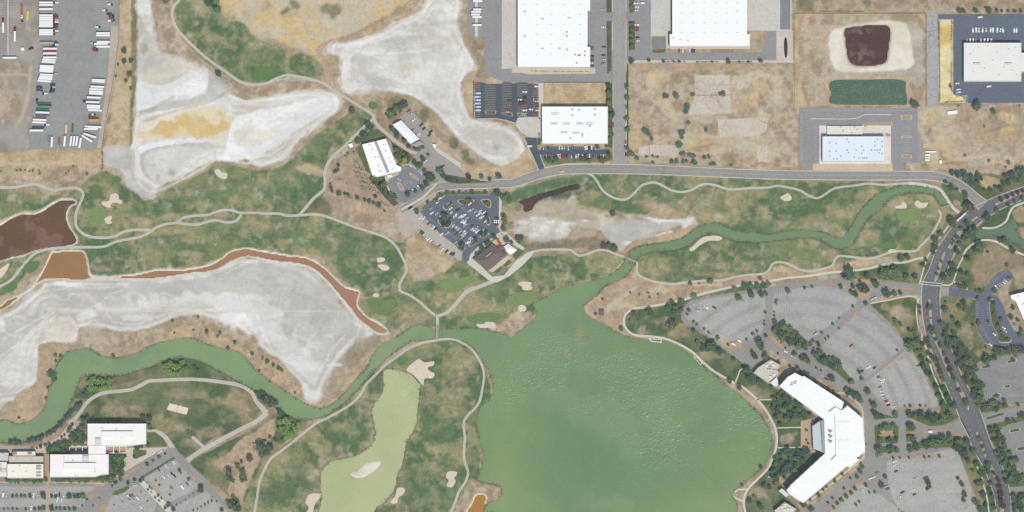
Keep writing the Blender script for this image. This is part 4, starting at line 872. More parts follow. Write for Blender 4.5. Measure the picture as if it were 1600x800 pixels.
# lane lines and the crossing
def line(pts, w, z, m, parent, dash=None, name='lane_marking', n=6, off=0.0):
    q = T(pts) if isinstance(pts, str) else pts
    P = np.array(spline(q, 8)); d = np.gradient(P, axis=0); d /= np.linalg.norm(d, axis=1)[:, None]; nr = np.stack([-d[:, 1], d[:, 0]], 1); P = P + nr*off
    seg = np.r_[0, np.cumsum(np.linalg.norm(np.diff(P, axis=0), axis=1))]; b = MB(); L = seg[-1]; step = dash[0] if dash else 4.0; on = dash[1] if dash else 4.0
    t_ = 0.0
    while t_ < L:
        a, e = np.array([np.interp(t_, seg, P[:, 0]), np.interp(t_, seg, P[:, 1])]), np.array([np.interp(min(L, t_+on), seg, P[:, 0]), np.interp(min(L, t_+on), seg, P[:, 1])])
        v = e-a; l_ = np.linalg.norm(v)
        if l_ > .1:
            v = np.array([-v[1], v[0]])/l_*w/2; b.quad(*[(*W(*p), z) for p in (a+v, e+v, e-v, a-v)][::-1])
        t_ += step
    o = b.build(name, m, parent)
    if o.data.polygons and o.data.polygons[0].normal.z < 0: o.data.flip_normals()
    return o
R1o = bpy.data.objects['road']
line(R1, .35, Z3+.012, M_YEL, R1o, None); 
line([(967.6,-80), (967.6,100), (968,235)], .3, Z2+.032, M_WORN, bpy.data.objects['street'], (12, 5))
for off in (-9, 9): line(BL, .28, Z2+.012, M_WORN, BLVD, (9, 4), off=off)
cw = MB()
for dy in (0, 16):
    a, b_ = T('@32 %d,%d' % (955, 160+dy))[0], T('@32 %d,%d' % (1085, 172+dy))[0]
    cw.quad((*W(a[0], a[1]+.45), Z2+.016), (*W(b_[0], b_[1]+.45), Z2+.016), (*W(b_[0], b_[1]-.45), Z2+.016), (*W(a[0], a[1]-.45), Z2+.016))
cw.build('crosswalk_line', M_LINE, BLVD)

# parking lots and yards
def ticks(parent, rows, m, z, w=.2, name='stall_marking'):
    """stall lines: rows of (start, end, line vector dx,dy, spacing) in px"""
    b = MB()
    for (xa, ya), (xb, yb), (vx, vy), sp in rows:
        L = math.hypot(xb-xa, yb-ya); n = int(L/sp); l = math.hypot(vx, vy); px, py = -vy/l*w/2/S, vx/l*w/2/S
        for i in range(n+1):
            x, y = xa + (xb-xa)*i/max(n, 1), ya + (yb-ya)*i/max(n, 1)
            b.quad(*[(*W(*p), z) for p in ((x+px, y+py), (x+vx+px, y+vy+py), (x+vx-px, y+vy-py), (x-px, y-py))])
    o = b.build(name, m, parent)
    me = o.data
    bm = bmesh.new(); bm.from_mesh(me); 
    for f in bm.faces:
        if f.normal.z < 0: f.normal_flip()
    bm.to_mesh(me); bm.free(); return o
def island(pts, parent, m=None, curve=True, name='planted_island'):
    o = area(name, pts, .2, m or M_HEDGEBED, None, None, parent, curve=curve, thick=.15)
    ring(pts, .18, 1.0, M_KERB, parent, curve=curve); return o

lot = area('parking_lot', '@p 657,328 675,312.5 694,305 764,305 768,300 774,301 774,308 780,309 779,350 775,356 781,362 765,374 747,385 735,397 732,408 722,407 722,396 726,389 710,382 688,365 659,334', Z4, M_GOLFLOT, 'dark asphalt golf car lot full of parked cars beside the clubhouse', 'parking lot'); GOLF = lot
for s_ in ('@z 640 290 10 765,230 830,220 980,225 985,250 900,262 830,290 775,265', '@z 640 290 10 1125,230 1250,230 1262,320 1225,335 1160,285', '@z 640 290 10 535,340 610,280 640,265 660,290 600,350 580,370', '@z 640 290 10 450,560 520,470 600,490 660,560 620,640 560,650', '@z 640 290 10 1195,540 1215,470 1250,520 1250,600 1210,600', '@z 640 360 8 885,70 930,35 985,45 920,90', '@z 640 360 8 745,185 820,115 855,135 780,190', '@z 640 360 8 610,200 660,185 690,225 660,240', '@z 640 290 10 190,360 285,270 300,290 215,365'):
    island(s_, lot)
area('gravel_lot', '@p 640,320 655,329 659,335 688,366 710,383 721,396 720,405 708,402 690,388 665,372 650,360 640,352 634,336', Z3, asphalt('gravel_lot_surface', (182,176,167), blotch=.08, stain=.2), 'pale gravel parking strip southwest of the dark golf lot', 'parking lot')
area('verge_strip', '@z 640 290 10 350,215 480,110 560,90 1230,90 1235,140 540,145 400,260', .15, M_LAWN, 'grass verge with small trees north of the golf car lot', 'verge', thick=.1)
dd = (2.3, -1.75)
ticks(lot, [((662+i*12, 352-i*13.5) if False else (668+i*11.5, 342-i*9.6), (668+i*11.5+44, 342-i*9.6+33), (3.4,-3.6), 3.6) for i in range(4)], M_WORN, Z4+.012)
area('concrete_walk', '@z 640 360 8 715,405 760,300 880,180 1020,90 1100,25 1150,30 1080,90 960,150 900,200 860,270 780,350 880,430 1030,580 1180,560 1330,380 1480,270 1560,250 1540,300 1420,430 1250,570 1100,650 1010,640', Z2+.02, M_WALK, 'pale concrete walks wrapped round the clubhouse', 'walk')
area('terrace', '@z 640 360 8 1030,160 1120,30 1230,110 1180,190 1120,200', Z2+.03, M_PLAZA, 'small paved terrace with red umbrellas north of the clubhouse', 'terrace')
area('terrace', '@z 640 360 8 980,510 1080,430 1230,310 1280,330 1180,420 1040,520', Z2+.03, M_PLAZA, 'narrow paved terrace southeast of the clubhouse', 'terrace')
area('lawn_patch', '@z 640 360 8 1290,320 1360,215 1440,270 1320,365', Z2+.01, M_LAWN, 'small lawn beside the white canopy tent', 'lawn')
for i_, s_ in enumerate(('@z 640 360 8 1060,520 1130,450 1165,480 1100,540', '@z 640 360 8 1170,430 1240,360 1275,400 1200,460')): area('lawn_patch', s_, Z2+.04, M_LAWN, ('lower', 'upper')[i_] + ' small garden bed southeast of the clubhouse', 'lawn')
area('concrete_walk', '@p 777,308 784,308 783,350 790,362 800,372 820,388 815,392 795,376 782,362 777,352', Z1+.02, M_WALK, 'pale walk along the east side of the golf car lot', 'walk')
ribbon('crosswalk', '@11 1510,320 1512,420', 6, Z3+.012, M_STREET, 'pale crossing on the road north of the golf car lot', 'crossing', curve=False)
lot = area('parking_lot', '@11 830,320 820,350 850,420 880,455 930,470 980,440 1070,370 1085,330 1060,280 990,240 950,230 905,240 890,290', Z4, M_MIDA, 'mid grey garden centre car lot southeast of the white building', 'parking lot'); GARD = lot
island('@z 540 230 10 1010,430 1040,415 1130,490 1110,505', lot, M_MULCH); island('@z 540 230 10 815,570 850,565 900,640 880,670 840,640', lot, M_MULCH)
ticks(lot, [(T('@z 540 230 10 1020,270')[0], T('@z 540 230 10 1250,450')[0], (-3.5, 3.0), 3.6), (T('@z 540 230 10 1000,740')[0], T('@z 540 230 10 1250,590')[0], (-2.5,-4), 3.6), (T('@z 540 230 10 650,560')[0], T('@z 540 230 10 760,760')[0], (5, -2), 3.6), (T('@z 540 230 10 910,560')[0], T('@z 540 230 10 1100,430')[0], (2.5, 4), 3.6), (T('@z 540 230 10 880,300')[0], T('@z 540 230 10 990,270')[0], (1.5, 3.5), 3.6)], M_WORN, Z4+.012)
area('lawn_patch', '@11 625,130 660,95 720,290 690,270', Z2, M_LAWN, 'green strip of lawn west of the white garden building', 'lawn')
area('lawn_patch', '@11 705,20 760,5 800,35 850,90 870,110 820,65 760,65 660,95 620,100 660,60', Z1, M_LAWN, 'small lawn north of the white garden building', 'lawn')
area('lawn_patch', '@11 720,310 810,300 815,330 840,420 890,470 860,490 800,430 760,380 730,340', Z1, M_HEDGEBED, 'planted bank west of the garden centre car lot', 'lawn')
area('lawn_patch', '@11 840,80 900,120 985,180 950,225 890,220', Z1, M_HEDGEBED, 'planted bed between the garden building and service lane', 'lawn')
area('concrete_walk', '@z 540 230 10 610,450 650,470 700,450 760,440 870,370 880,290 1000,250 960,280 890,310 870,390 740,510 650,540 720,740 690,740 640,600', Z2, M_WALK, 'pale walk along the front of the garden building', 'walk')
area('service_yard', '@p 611,193 622,186 633,176 641,172 648,178 664,200 676,214 674,224 694,236 712,256 736,283 728,290 700,293 686,289 681,276 668,262 655,248 646,243 656,236 650,230 641,226', Z2, M_STREET, 'grey paved yard and lane beside the gabled shed', 'service yard')
area('concrete_patch', '@11 1090,90 1130,120 1280,220 1280,250 1130,150', Z3, M_CONC, 'pale concrete strip on the service yard edge', 'concrete')
area('road_island', '@11 1150,270 1185,290 1250,300 1470,340 1250,348 1190,335 1150,300', .16, M_HEDGEBED, 'planted strip on the corner north of the road', 'island', thick=.1)
area('kerb_wall', '@11 905,505 1040,430 1125,345 1135,350 1050,440 915,515', .18, M_KERB, 'pale kerb wall along the garden lot road', 'kerb', thick=.18)
lot = area('parking_lot', '@z 690 120 10 520,90 620,85 700,110 850,110 950,110 1100,105 1430,105 1500,120 1510,630 1430,630 1330,620 1200,630 1150,720 1000,670 860,650 520,650', Z4, M_DARK, 'dark blue asphalt car lot with long stall rows north of the road', 'parking lot')
r_ = []
for x0_, x1_, y0_, y1_ in ((680,845,130,520), (940,1095,120,560), (1180,1340,120,560)):
    xm = (x0_+x1_)/2
    r_.append(((690+xm/10, 120+y0_/10), (690+xm/10, 120+y1_/10), (-(x1_-x0_)/20, 0), 2.7)); r_.append(((690+xm/10, 120+y0_/10), (690+xm/10, 120+y1_/10), ((x1_-x0_)/20, 0), 2.7))
r_ += [((742.5,131), (742.5,182), (8, 0), 2.7), ((841,131), (841,182), (-8.5, 0), 2.7)]
ticks(lot, r_, M_YEL, Z4+.012, .22)
for s_ in ('@z 690 120 10 685,535 845,535 830,580 700,580', '@z 690 120 10 935,570 1095,565 1100,615 1050,615', '@z 690 120 10 1190,570 1260,575 1220,620 1195,605', '@z 690 120 10 1440,345 1505,340 1505,375 1440,375'): island(s_, lot, curve=False)
area('planted_strip', '@z 690 120 10 1150,95 1340,90 1340,115 1190,118', .15, M_HEDGEBED, 'planted strip north of the dark blue car lot, right end', 'planting', thick=.1)
area('planted_strip', '@z 690 120 10 940,95 1100,90 1100,115 945,118', .15, M_HEDGEBED, 'planted strip north of the dark blue car lot, middle', 'planting', thick=.1)
ribbon('kerb_strip', '@z 690 120 10 480,95 515,95 515,650 530,658 860,655 1000,680 1150,725', 1.1, .16, M_KERB, 'pale kerb along the dark blue car lot', 'kerb', curve=False)
area('concrete_apron', '@p 808,184 842,182 847,190 847,216 838,216 826,214 812,205 806,196', Z3, M_CONC, 'pale concrete apron southwest of the dark blue car lot', 'concrete')
area('concrete_apron', '@p 842,128 849,128 849,186 842,186', Z3, M_CONC, 'pale concrete strip west of the fenced dry grass', 'concrete')
lot = area('parking_lot', '@z 820 200 10 0,150 190,150 195,330 240,350 270,290 600,285 1100,290 1100,350 1320,320 1330,380 1260,385 1220,460 280,470 250,400 230,430 310,630 225,655', Z4, M_DARK, 'dark blue car lot strip south of the white warehouse', 'parking lot')
ticks(lot, [((848,228.5), (930,228.5), (0, 4.5), 2.9), ((849,246.5), (941,246.5), (0, -5), 2.9)], M_WORN, Z4+.012)
ribbon('kerb_strip', '@z 820 200 10 230,430 250,400 290,420 240,430 320,630 420,600 640,560 1000,548 1330,550', 1.2, .16, M_KERB, 'pale kerb south of the warehouse car strip', 'kerb', curve=False)
ribbon('kerb_strip', '@z 820 200 10 0,190 60,330 150,480 215,655', 1.3, .16, M_KERB, 'pale kerb on the west side of the warehouse drive', 'kerb', curve=False)
area('hedge_bed', '@z 820 200 10 200,60 245,60 245,260 200,265', .12, M_HEDGEBED, 'narrow planted bed west of the white warehouse', 'planting')
area('planted_strip', '@p 947,130 958,130 958,226 955,232 949,228', .1, M_HEDGEBED, 'planted strip between the warehouse and the street', 'planting')
area('planted_strip', '@p 978,100 982,100 982,245 978,245', .06, M_HEDGEBED, 'planted strip east of the straight street', 'planting')

area('warehouse_yard', '@p 731,-90 958,-90 958,129 790,129 773,123 757,111 756,58 731,57', Z3, M_GREY, 'grey asphalt yard round the northwest white warehouse', 'yard')
area('dock_apron', '@p 784,-90 809,-90 809,106 784,108', Z4, M_CONC, 'pale concrete loading apron west of the warehouse', 'concrete')
area('dock_apron', '@p 742,-90 747,-90 747,57 742,57', Z4, M_CONC, 'narrow concrete strip under parked trailers', 'concrete')
area('planted_strip', '@20 0,430 110,440 110,455 0,455', .16, M_PLAZA, 'pale planted strip at the warehouse corner', 'planting')
area('front_walk', '@20 0,425 520,425 520,460 110,465 0,445', .17, M_PLAZA, 'paved front strip south of the northwest warehouse', 'walk')
for i_, s_ in enumerate(('@20 590,-200 622,-200 622,75 590,80', '@20 590,130 622,130 622,440 595,460')): area('planted_strip', s_, .18, M_HEDGEBED, ('upper', 'lower')[i_] + ' green strip between the warehouse lot and street', 'planting', thick=.1)
for i_, s_ in enumerate(('@20 728,-200 765,-200 765,75 735,80', '@20 728,135 768,130 768,310 730,315')): area('planted_strip', s_, .18, M_HEDGEBED, ('upper', 'lower')[i_] + ' green strip east of the street by the second warehouse', 'planting', thick=.1)
o = area('warehouse_yard', '@p 978,-90 1017,-90 1017,50 1016,76 1040,82 1190,82 1200,48 1213,48 1213,95 980,95', Z3, M_GREY, 'grey asphalt yard round the northeast white warehouse', 'yard')
area('dock_apron', '@p 1017,-90 1048,-90 1048,72 1041,78 1040,56 1017,56', Z4, M_CONC, 'pale concrete loading apron west of the second warehouse', 'concrete')
area('car_court', '@p 1019,58 1040,58 1040,76 1019,75', Z5, M_MIDA, 'small dark court at the second warehouse corner', 'court')
area('planted_strip', '@20 875,312 960,305 960,330 880,330', .18, M_LAWN, 'small hedge bed by the second warehouse corner', 'planting', thick=.05)
area('front_walk', '@20 985,292 1490,292 1490,306 985,306', .17, M_PLAZA, 'paved front strip south of the second warehouse', 'walk')
area('dock_apron', '@p 1168,-90 1237,-90 1237,48 1168,48', Z4, M_CONC, 'pale concrete loading apron east of the second warehouse', 'concrete')
area('dock_apron', '@p 1219,-90 1235,-90 1235,46 1219,46', Z5, M_MIDA, 'grey truck lane on the eastern loading apron', 'lane')
area('planted_strip', '@p 980,94 1240,94 1240,98 980,98', Z5, M_PLAZA, 'thin pale strip south of the second warehouse yard', 'strip')
area('concrete_pad', '@p 1213,48 1239,48 1239,98 1213,98', Z4, asphalt('pink_concrete', (200,190,178)), 'pale pad round the dark oval basin', 'concrete')
area('track_slab', '@p 1448,20 1465,20 1465,166 1448,166', Z2, M_CRACK, 'light grey cracked concrete strip east of the square pond', 'concrete')
lot = area('truck_lot', '@p 1466,22 1700,22 1700,160 1510,161 1510,150 1490,148 1490,30 1466,30', Z3, M_BLUEA, 'dark bluish truck lot round the northeast building', 'lot')
ribbon('kerb_strip', '@p 1467,31 1488,30 1488,148 1512,150 1512,160 1467,160', .9, .16, M_KERB, 'pale kerb round the bright yellow grass strip', 'kerb', curve=False)
lot = area('parking_lot', '@p 1249,169 1434,169 1434,200 1442,225 1440,254 1411,254 1411,266 1395,266 1395,254 1270,256 1270,266 1258,266 1258,256 1249,256', Z3, M_GREY, 'grey car lot round the pale blue roofed building', 'parking lot')
ticks(lot, [((1258,170), (1432,170), (0, 4.5), 3.5), ((1250,178), (1250,252), (5, 0), 3.5), ((1277,195), (1277,252), (-4, 0), 3.5), ((1388,205), (1388,252), (5, 0), 3.5), ((1417,200), (1417,252), (-5, 0), 3.5), ((1417,200), (1417,252), (5, 0), 3.5), ((1440,200), (1440,252), (-5, 0), 3.5)], M_WORN, Z3+.012)
line('@30 265,742 530,742 610,717 770,717', .8, Z3+.016, M_LINE, lot, None, 'painted_guide_line')
for s_ in ('@30 835,720 895,720 895,745 835,745', '@31 838,50 895,50 895,62 838,62', '@31 838,168 895,168 895,186 838,186', '@31 735,30 770,40 760,52 735,50', '@30 600,770 770,765 775,795 760,780 620,782 605,795'): island(s_, lot, M_MULCH, False)
area('building_apron', '@p 1280,196 1392,196 1392,256 1280,256', Z4, asphalt('white_concrete', (222,216,204)), 'pale concrete apron round the pale blue roofed building', 'concrete')
area('planted_strip', '@31 280,222 780,222 780,268 280,268', .15, asphalt('tan_bed', (202,184,160), blotch=.12), 'tan bare strip south of the pale blue roofed building', 'strip')
area('truck_yard', '@p 62,-90 188,-90 186,60 178,115 166,180 158,232 45,233 50,180 58,120 63,60', Z2, M_YARD, 'broad grey asphalt trailer yard in the northwest corner', 'yard')
area('gravel_edge', '@p 174,40 187,40 182,110 174,150 165,200 158,232 152,232 160,180 168,120', Z2+.012, asphalt('gravel_edge_mat', (186,174,158)), 'pale gravel edge on the east side of the trailer yard', 'gravel')
ribbon('rail_strip', [(12.5,-90), (12.5,88)], 1.6, Z2, M_CONC, 'straight pale concrete strip in the dirt yard', 'strip', curve=False)
yard_rows = [((62,2), (62,150), (10, 0), 3.4), ((172,22), (162,150), (-14, 0), 3.4), ((150,3), (150,45), (26, 0), 3.4), ((0,2), (0,85), (10, 0), 3.8), ((13,2), (13,85), (12, 0), 3.8)]
ticks(bpy.data.objects['truck_yard'], yard_rows, M_WORN, Z2+.016, .16)
# broken slabs in the brown field
for i_, s_ in enumerate(('@20 1143,470 1360,468 1362,590 1145,592', '@20 1140,600 1365,596 1370,708 1100,718', '@20 1285,745 1600,735 @21 1590,20 1530,50 1300,60 1290,10', '@21 860,105 1035,110 1030,175 860,170', '@21 1520,110 1600,110 1590,210 1540,215', '@21 790,120 855,110 855,170 795,172')):
    area('broken_slab', s_, Z2, M_SLAB, ('pale cracked building slab, uppermost in the brown field', 'pale cracked slab just below the uppermost one', 'wide pale slab remains in the middle of the brown field', 'grey slab near the southern edge of the brown field', 'bare pale patch at the brown field southeast corner', 'small grey slab by the street in the brown field')[i_], 'slab')
area('crop_plot', '@30 385,520 430,500 600,498 840,500 860,560 868,650 800,655 600,655 420,652 380,630 395,585 382,550', .25, M_CROP, 'dense dark green planted plot below the square pond', 'crop', curve=True)

# campus drives and fan-shaped lots
CAMPUS = '@22 1055,395 1070,320 1120,275 1300,240 1600,200 @32 0,195 200,165 430,140 540,150 700,155 962,178 960,245 850,243 760,243 690,258 635,302 700,362 770,440 850,540 900,600 960,700 1000,800 @33 1030,40 1065,130 1045,190 870,165 860,200 900,230 990,265 1100,262 1190,230 1200,205 1262,325 1170,305 1100,325 990,340 900,385 870,410 960,400 1140,398 1190,425 1230,530 1270,640 1310,760 1330,900 150,900 215,790 300,750 450,620 560,530 610,460 605,380 595,300 595,180 570,120 480,50 330,-30 @32 290,770 200,720 100,640 0,575 @22 1560,760 1500,715 1400,640 1310,570 1200,480 1100,430'
area('campus_drive', CAMPUS, Z2, M_DRIVE, 'grey drives linking the fan shaped car lots and boulevard', 'drive')
M_AISLE = asphalt('worn_aisle_asphalt', (164,163,160), cracks=.4, crack_scale=.2, blotch=.12, stain=.4)
FAN = {'F1': '@22 1080,370 1110,310 1200,272 1320,252 1450,238 1580,240 1585,330 1575,420 1560,480 1480,530 1400,522 1310,540 1230,500 1160,430 1100,400',
 'F2': '@32 35,240 200,200 380,185 470,220 560,270 550,295 400,420 250,530 170,470 50,430 20,400', 'F3': '@32 600,320 680,370 770,450 850,545 840,580 600,770 520,780 460,710 350,600 340,560 450,450',
 'F4': '@32 850,595 905,612 970,720 1000,800 @33 1030,50 1063,130 1040,150 990,150 770,155 690,95 630,20 @32 610,795', 'F5': '@33 745,475 865,465 1140,402 1190,430 1230,540 1270,650 1305,780 1310,880 860,880 770,690 740,560',
 'F6': '@33 560,615 700,690 860,810 860,900 300,900 400,790'}
FL = {'F1': 'westernmost grey fan shaped car lot near the lake', 'F2': 'grey cracked fan lot north of the angled office, second from lake', 'F3': 'large cracked grey lot curving northeast of the angled office', 'F4': 'grey cracked lot wedge east of the angled office', 'F5': 'broad grey lot southeast of the angled office', 'F6': 'grey lot at the bottom edge south of the office avenue'}
def inside(x, y, p):
    r = False; n = len(p)
    for i in range(n):
        xa, ya = p[i][:2]; xb, yb = p[(i+1) % n][:2]
        if (ya > y) != (yb > y) and x < (xb-xa)*(y-ya)/(yb-ya) + xa: r = not r
    return r
CX, CY = 1250, 672
for k_, s_ in FAN.items():
    lot = area('parking_lot', s_, Z3, M_OLD2 if k_ in ('F2', 'F3') else M_OLD, FL[k_], 'parking lot'); p_ = T(s_); b = MB()
    if k_ in ('F1', 'F2', 'F3', 'F4'):
        for ri in range(9, 30):
            r0 = ri*12.0
            if ri % 2: continue
            k = int(2*math.pi*r0/3.6)
            for i in range(k):
                a = 2*math.pi*i/k; ca, sa = math.cos(a), math.sin(a)
                x, y = CX + r0*ca, CY + r0*sa
                if not inside(x, y, p_): continue
                tx, ty = -sa*.16, ca*.16
                b.quad(*[(*W(*q), Z3+.012) for q in ((x-ca*6-tx, y-sa*6-ty), (x-ca*6+tx, y-sa*6+ty), (x+ca*6+tx, y+sa*6+ty), (x+ca*6-tx, y+sa*6-ty))])
    else:
        for yy in range(710, 800, 18):
            for i in range(1240, 1530):
                x = 1240 + (i-1240)*3.4
                if x < 1540 and inside(x, yy, p_) and inside(x, yy-5, p_): b.quad(*[(*W(*q), Z3+.012) for q in ((x-.13, yy-6), (x-.13, yy+6), (x+.13, yy+6), (x+.13, yy-6))])
    if k_ in ('F1', 'F2', 'F3', 'F4'):
        q_ = MB()
        for ri in range(9, 30, 2):
            r0 = ri*12.0; k = int(2*math.pi*r0/6)
            for i in range(k):
                a0, a1 = 2*math.pi*i/k, 2*math.pi*(i+1)/k; am = (a0+a1)/2
                if not all(inside(CX + (r0+d_)*math.cos(am), CY + (r0+d_)*math.sin(am), p_) for d_ in (-4, 4)): continue
                q_.quad(*[(*W(CX + r_*math.cos(t_), CY + r_*math.sin(t_)), Z3+.01) for r_, t_ in ((r0-3.2, a0), (r0+3.2, a0), (r0+3.2, a1), (r0-3.2, a1))][::-1])
        w_ = q_.build('aisle_strip', M_AISLE, lot)
        if w_.data.polygons and w_.data.polygons[0].normal.z < 0: w_.data.flip_normals()
    o = b.build('stall_marking', M_FADE, lot)
    bm = bmesh.new(); bm.from_mesh(o.data)
    for f in bm.faces:
        if f.normal.z < 0: f.normal_flip()
    bm.to_mesh(o.data); bm.free()
GI = (('@32 22,440 60,450 150,470 240,540 245,575 200,578 120,545 40,480', 'tree filled island between the two northern drives', M_LAWN), ('@32 272,605 330,590 400,650 460,690 530,780 510,800 420,720 330,670', 'long tree filled island northeast of the office', M_LAWN),
 ('@33 665,265 680,255 805,255 815,265 815,358 805,370 680,370 668,360', 'square lawn island with an oval bed at the office entrance', M_LAWN), ('@33 862,265 870,250 905,245 930,275 900,300 862,295', 'upper triangular lawn at the office entrance', M_LAWN), ('@33 862,315 900,312 935,335 905,358 865,360', 'lower triangular lawn at the office entrance', M_LAWN),
 ('@33 650,170 690,180 780,205 780,180 810,175 812,212 720,215 665,225', 'lawn edge north of the entrance drive, left', M_LAWN), ('@33 858,165 910,185 1040,195 1150,180 1190,205 1100,258 1000,262 930,230 870,205', 'lawn with trees north of the entrance drive', M_LAWN),
 ('@33 870,412 905,380 990,342 1100,327 1200,325 1260,350 1240,420 1190,425 1140,396 960,400 880,425', 'lawn with trees south of the entrance drive', M_LAWN), ('@33 672,395 720,388 800,395 820,415 800,425 700,430 680,460 670,440', 'lawn edge south of the entrance drive, left', M_LAWN),
 ('@33 1010,285 1040,290 1150,275 1155,282 1030,304 970,305 965,297', 'narrow mulch median on the entrance drive', M_MULCH))
for s_, l_, m_ in GI: area('lawn_island', s_, .2, m_, l_, 'island', thick=.12)
o = bpy.data.objects['lawn_island.002'] if 'lawn_island.002' in bpy.data.objects else None
area('flower_bed', '@33 690,300 705,290 780,290 800,308 790,325 705,328 688,318', .26, M_MULCH, 'oval mulch bed in the middle of the square island', 'bed', thick=.04)
area('mulch_bed', '@33 862,297 925,296 925,310 862,312', .24, M_MULCH, 'straight mulch walk between the triangular lawns', 'bed', thick=.04)
MU = ('@22 1300,550 1330,530 1430,540 1440,575 1360,585', '@32 355,180 400,168 420,185 370,195', '@32 420,180 480,180 560,215 640,205 660,190 630,250 590,270 540,240', '@32 490,140 680,150 700,185 560,170', '@32 770,195 930,200 930,212 770,206', '@32 540,350 575,345 560,370 535,380', '@32 480,405 510,400 490,425 470,435', '@32 690,670 750,640 760,650 700,690', '@32 800,640 850,625 840,650 810,662', '@32 740,700 790,680 760,715', '@32 0,500 100,590 130,585 60,520', '@33 380,770 540,640 610,590 620,600 480,700 400,790', '@33 720,715 770,740 750,745', '@33 820,780 860,795 820,800', '@33 1170,580 1195,580 1200,610 1170,605', '@33 985,630 1010,625 1010,665 990,665', '@33 770,148 850,140 1000,145 1000,155 770,160', '@33 770,458 1140,448 1140,458 770,470', '@33 1165,310 1200,305 1230,335 1200,330', '@33 1210,640 1235,650 1240,745 1220,745')
for i_, s_ in enumerate(MU): area('mulch_bed', s_, .15, M_MULCH, None, None, bpy.data.objects['campus_drive'], thick=.06)
ribbon('office_walk', '@33 330,10 420,55 480,60 560,120 590,170 597,300 600,400 590,470 500,540 380,640 240,745', 2.6, .16, M_PLAZA, 'pale walk along the curved front of the angled office', 'walk')
area('office_terrace', '@33 205,230 280,215 300,225 275,265 275,400 300,425 240,440 205,400', Z3, M_PINK, 'pink paved garden terrace west of the office atrium', 'terrace')
area('office_terrace', '@33 38,582 110,580 108,620 40,618', Z3, M_PINK, 'small brick terrace near the office south wing', 'terrace')
ribbon('garden_walk', '@32 60,600 @33 60,20 180,110 330,215', 2.8, Z2, M_PINK, 'narrow pink walk along the west side of the office north wing', 'walk', curve=False)
# eastern lots
M_EAST = asphalt('east_lot_asphalt', (146,147,146), cracks=.2, crack_scale=.1, blotch=.08, stain=.25)
lot = area('parking_lot', '@32 1130,198 1200,203 1345,237 1365,190 1400,140 1440,105 1490,80 1530,110 1535,140 1480,175 1440,215 1395,235 1440,260 1470,310 1500,400 1540,470 1700,500 1700,550 1500,565 1420,582 1350,530 1310,460 1295,400 1295,290 1320,265 1130,247', Z4, M_BLUEA, 'dark curved car lot east of the boulevard', 'parking lot')
ticks(lot, [(T('@32 1380,165')[0], T('@32 1480,90')[0], (2.5, 4), 3.4), (T('@32 1298,290')[0], T('@32 1298,400')[0], (5, 0), 3.2), (T('@32 1305,420')[0], T('@32 1400,565')[0], (4.6, -2.6), 3.2), (T('@32 1385,300')[0], T('@32 1400,430')[0], (-5, 0), 3.2), (T('@32 1440,215')[0], T('@32 1520,150')[0], (-2.5, -4), 3.2)], M_WORN, Z4+.012)
for s_ in ('@32 1385,285 1410,280 1425,350 1450,440 1480,500 1515,510 1510,535 1450,535 1440,500 1405,430 1390,360',): island(s_, lot)
area('entrance_apron', '@32 1078,192 1130,196 1130,248 1078,248', Z4, M_STREET, 'pale concrete entrance apron east of the boulevard', 'apron')
lot = area('parking_lot', '@32 1285,690 1400,640 1600,590 1800,560 1800,800 @33 1800,100 1530,130 1490,120 1420,140 1370,125 1340,60', Z4, M_EAST, 'grey car lot at the right edge below the curved lot', 'parking lot')
ticks(lot, [(T('@32 1400,690')[0], T('@32 1600,650')[0], (0, 5), 3.3), (T('@32 1420,770')[0], T('@33 1600,-20')[0], (0, 5), 3.3), (T('@33 1360,60')[0], T('@33 1600,60')[0], (0, 5), 3.3)], M_WORN, Z4+.012)
area('parking_lot', '@33 1450,287 1500,252 1600,230 1800,200 1800,570 1590,560 1540,500 1500,400', Z4, M_EAST, 'grey car lot at the lower right edge', 'parking lot')
for s_ in ('@32 1340,690 1375,685 1375,698 1340,702', '@32 1500,655 1545,645 1545,660 1500,668', '@33 1405,65 1445,62 1445,78 1405,82', '@33 1480,10 1510,5 1512,18 1482,22', '@33 1515,288 1565,278 1570,290 1520,302', '@33 1560,400 1610,392 1612,406 1565,414'): island(s_, lot, M_HEDGEBED)
area('side_road', '@33 1330,185 1500,155 1600,130 1800,110 1800,190 1540,207 1430,237 1362,258', Z3, M_GREY, 'grey side road east of the boulevard', 'road')
area('side_road', '@33 1505,645 1700,630 1700,662 1512,680', Z3, M_GREY, 'narrow side road near the lower right corner', 'road')
area('side_median', '@33 1360,212 1440,188 1475,182 1470,192 1370,222', .18, M_HEDGEBED, 'planted median on the eastern side road', 'island', thick=.1)
# south-west office grounds
area('office_drive', '@03 -300,620 300,620 640,640 760,560 900,470 1040,400 1080,395 1170,480 1260,570 1400,730 1480,840 -300,840', Z2, M_DRIVE, 'grey drives and car lots south of the southwest offices', 'drive')
for i_, (s_, l_) in enumerate((('@03 -300,640 285,640 285,690 -300,690', 'westernmost strip of the southwest office lot, upper row'), ('@03 -300,715 285,715 285,770 -300,770', 'westernmost strip of the southwest office lot, lower row'), ('@03 315,640 600,640 540,690 315,690', 'upper lot strip below the southwest office, right of the walk'), ('@03 315,715 530,715 530,770 315,770', 'lower lot strip below the southwest office, right of the walk'), ('@03 900,590 1090,470 1140,520 1200,600 1260,640 1060,740 980,690', 'sloping grey lot southeast of the office drive'), ('@03 700,700 850,620 990,730 960,800 640,800', 'grey lot between the drive and tree walk, bottom'), ('@03 1080,770 1290,670 1420,790 1400,830 1080,830', 'grey lot near the bottom edge by the straight lane'))):
    area('parking_lot', s_, Z3, M_OLD, l_, 'parking lot')
pl = bpy.data.objects['office_drive']
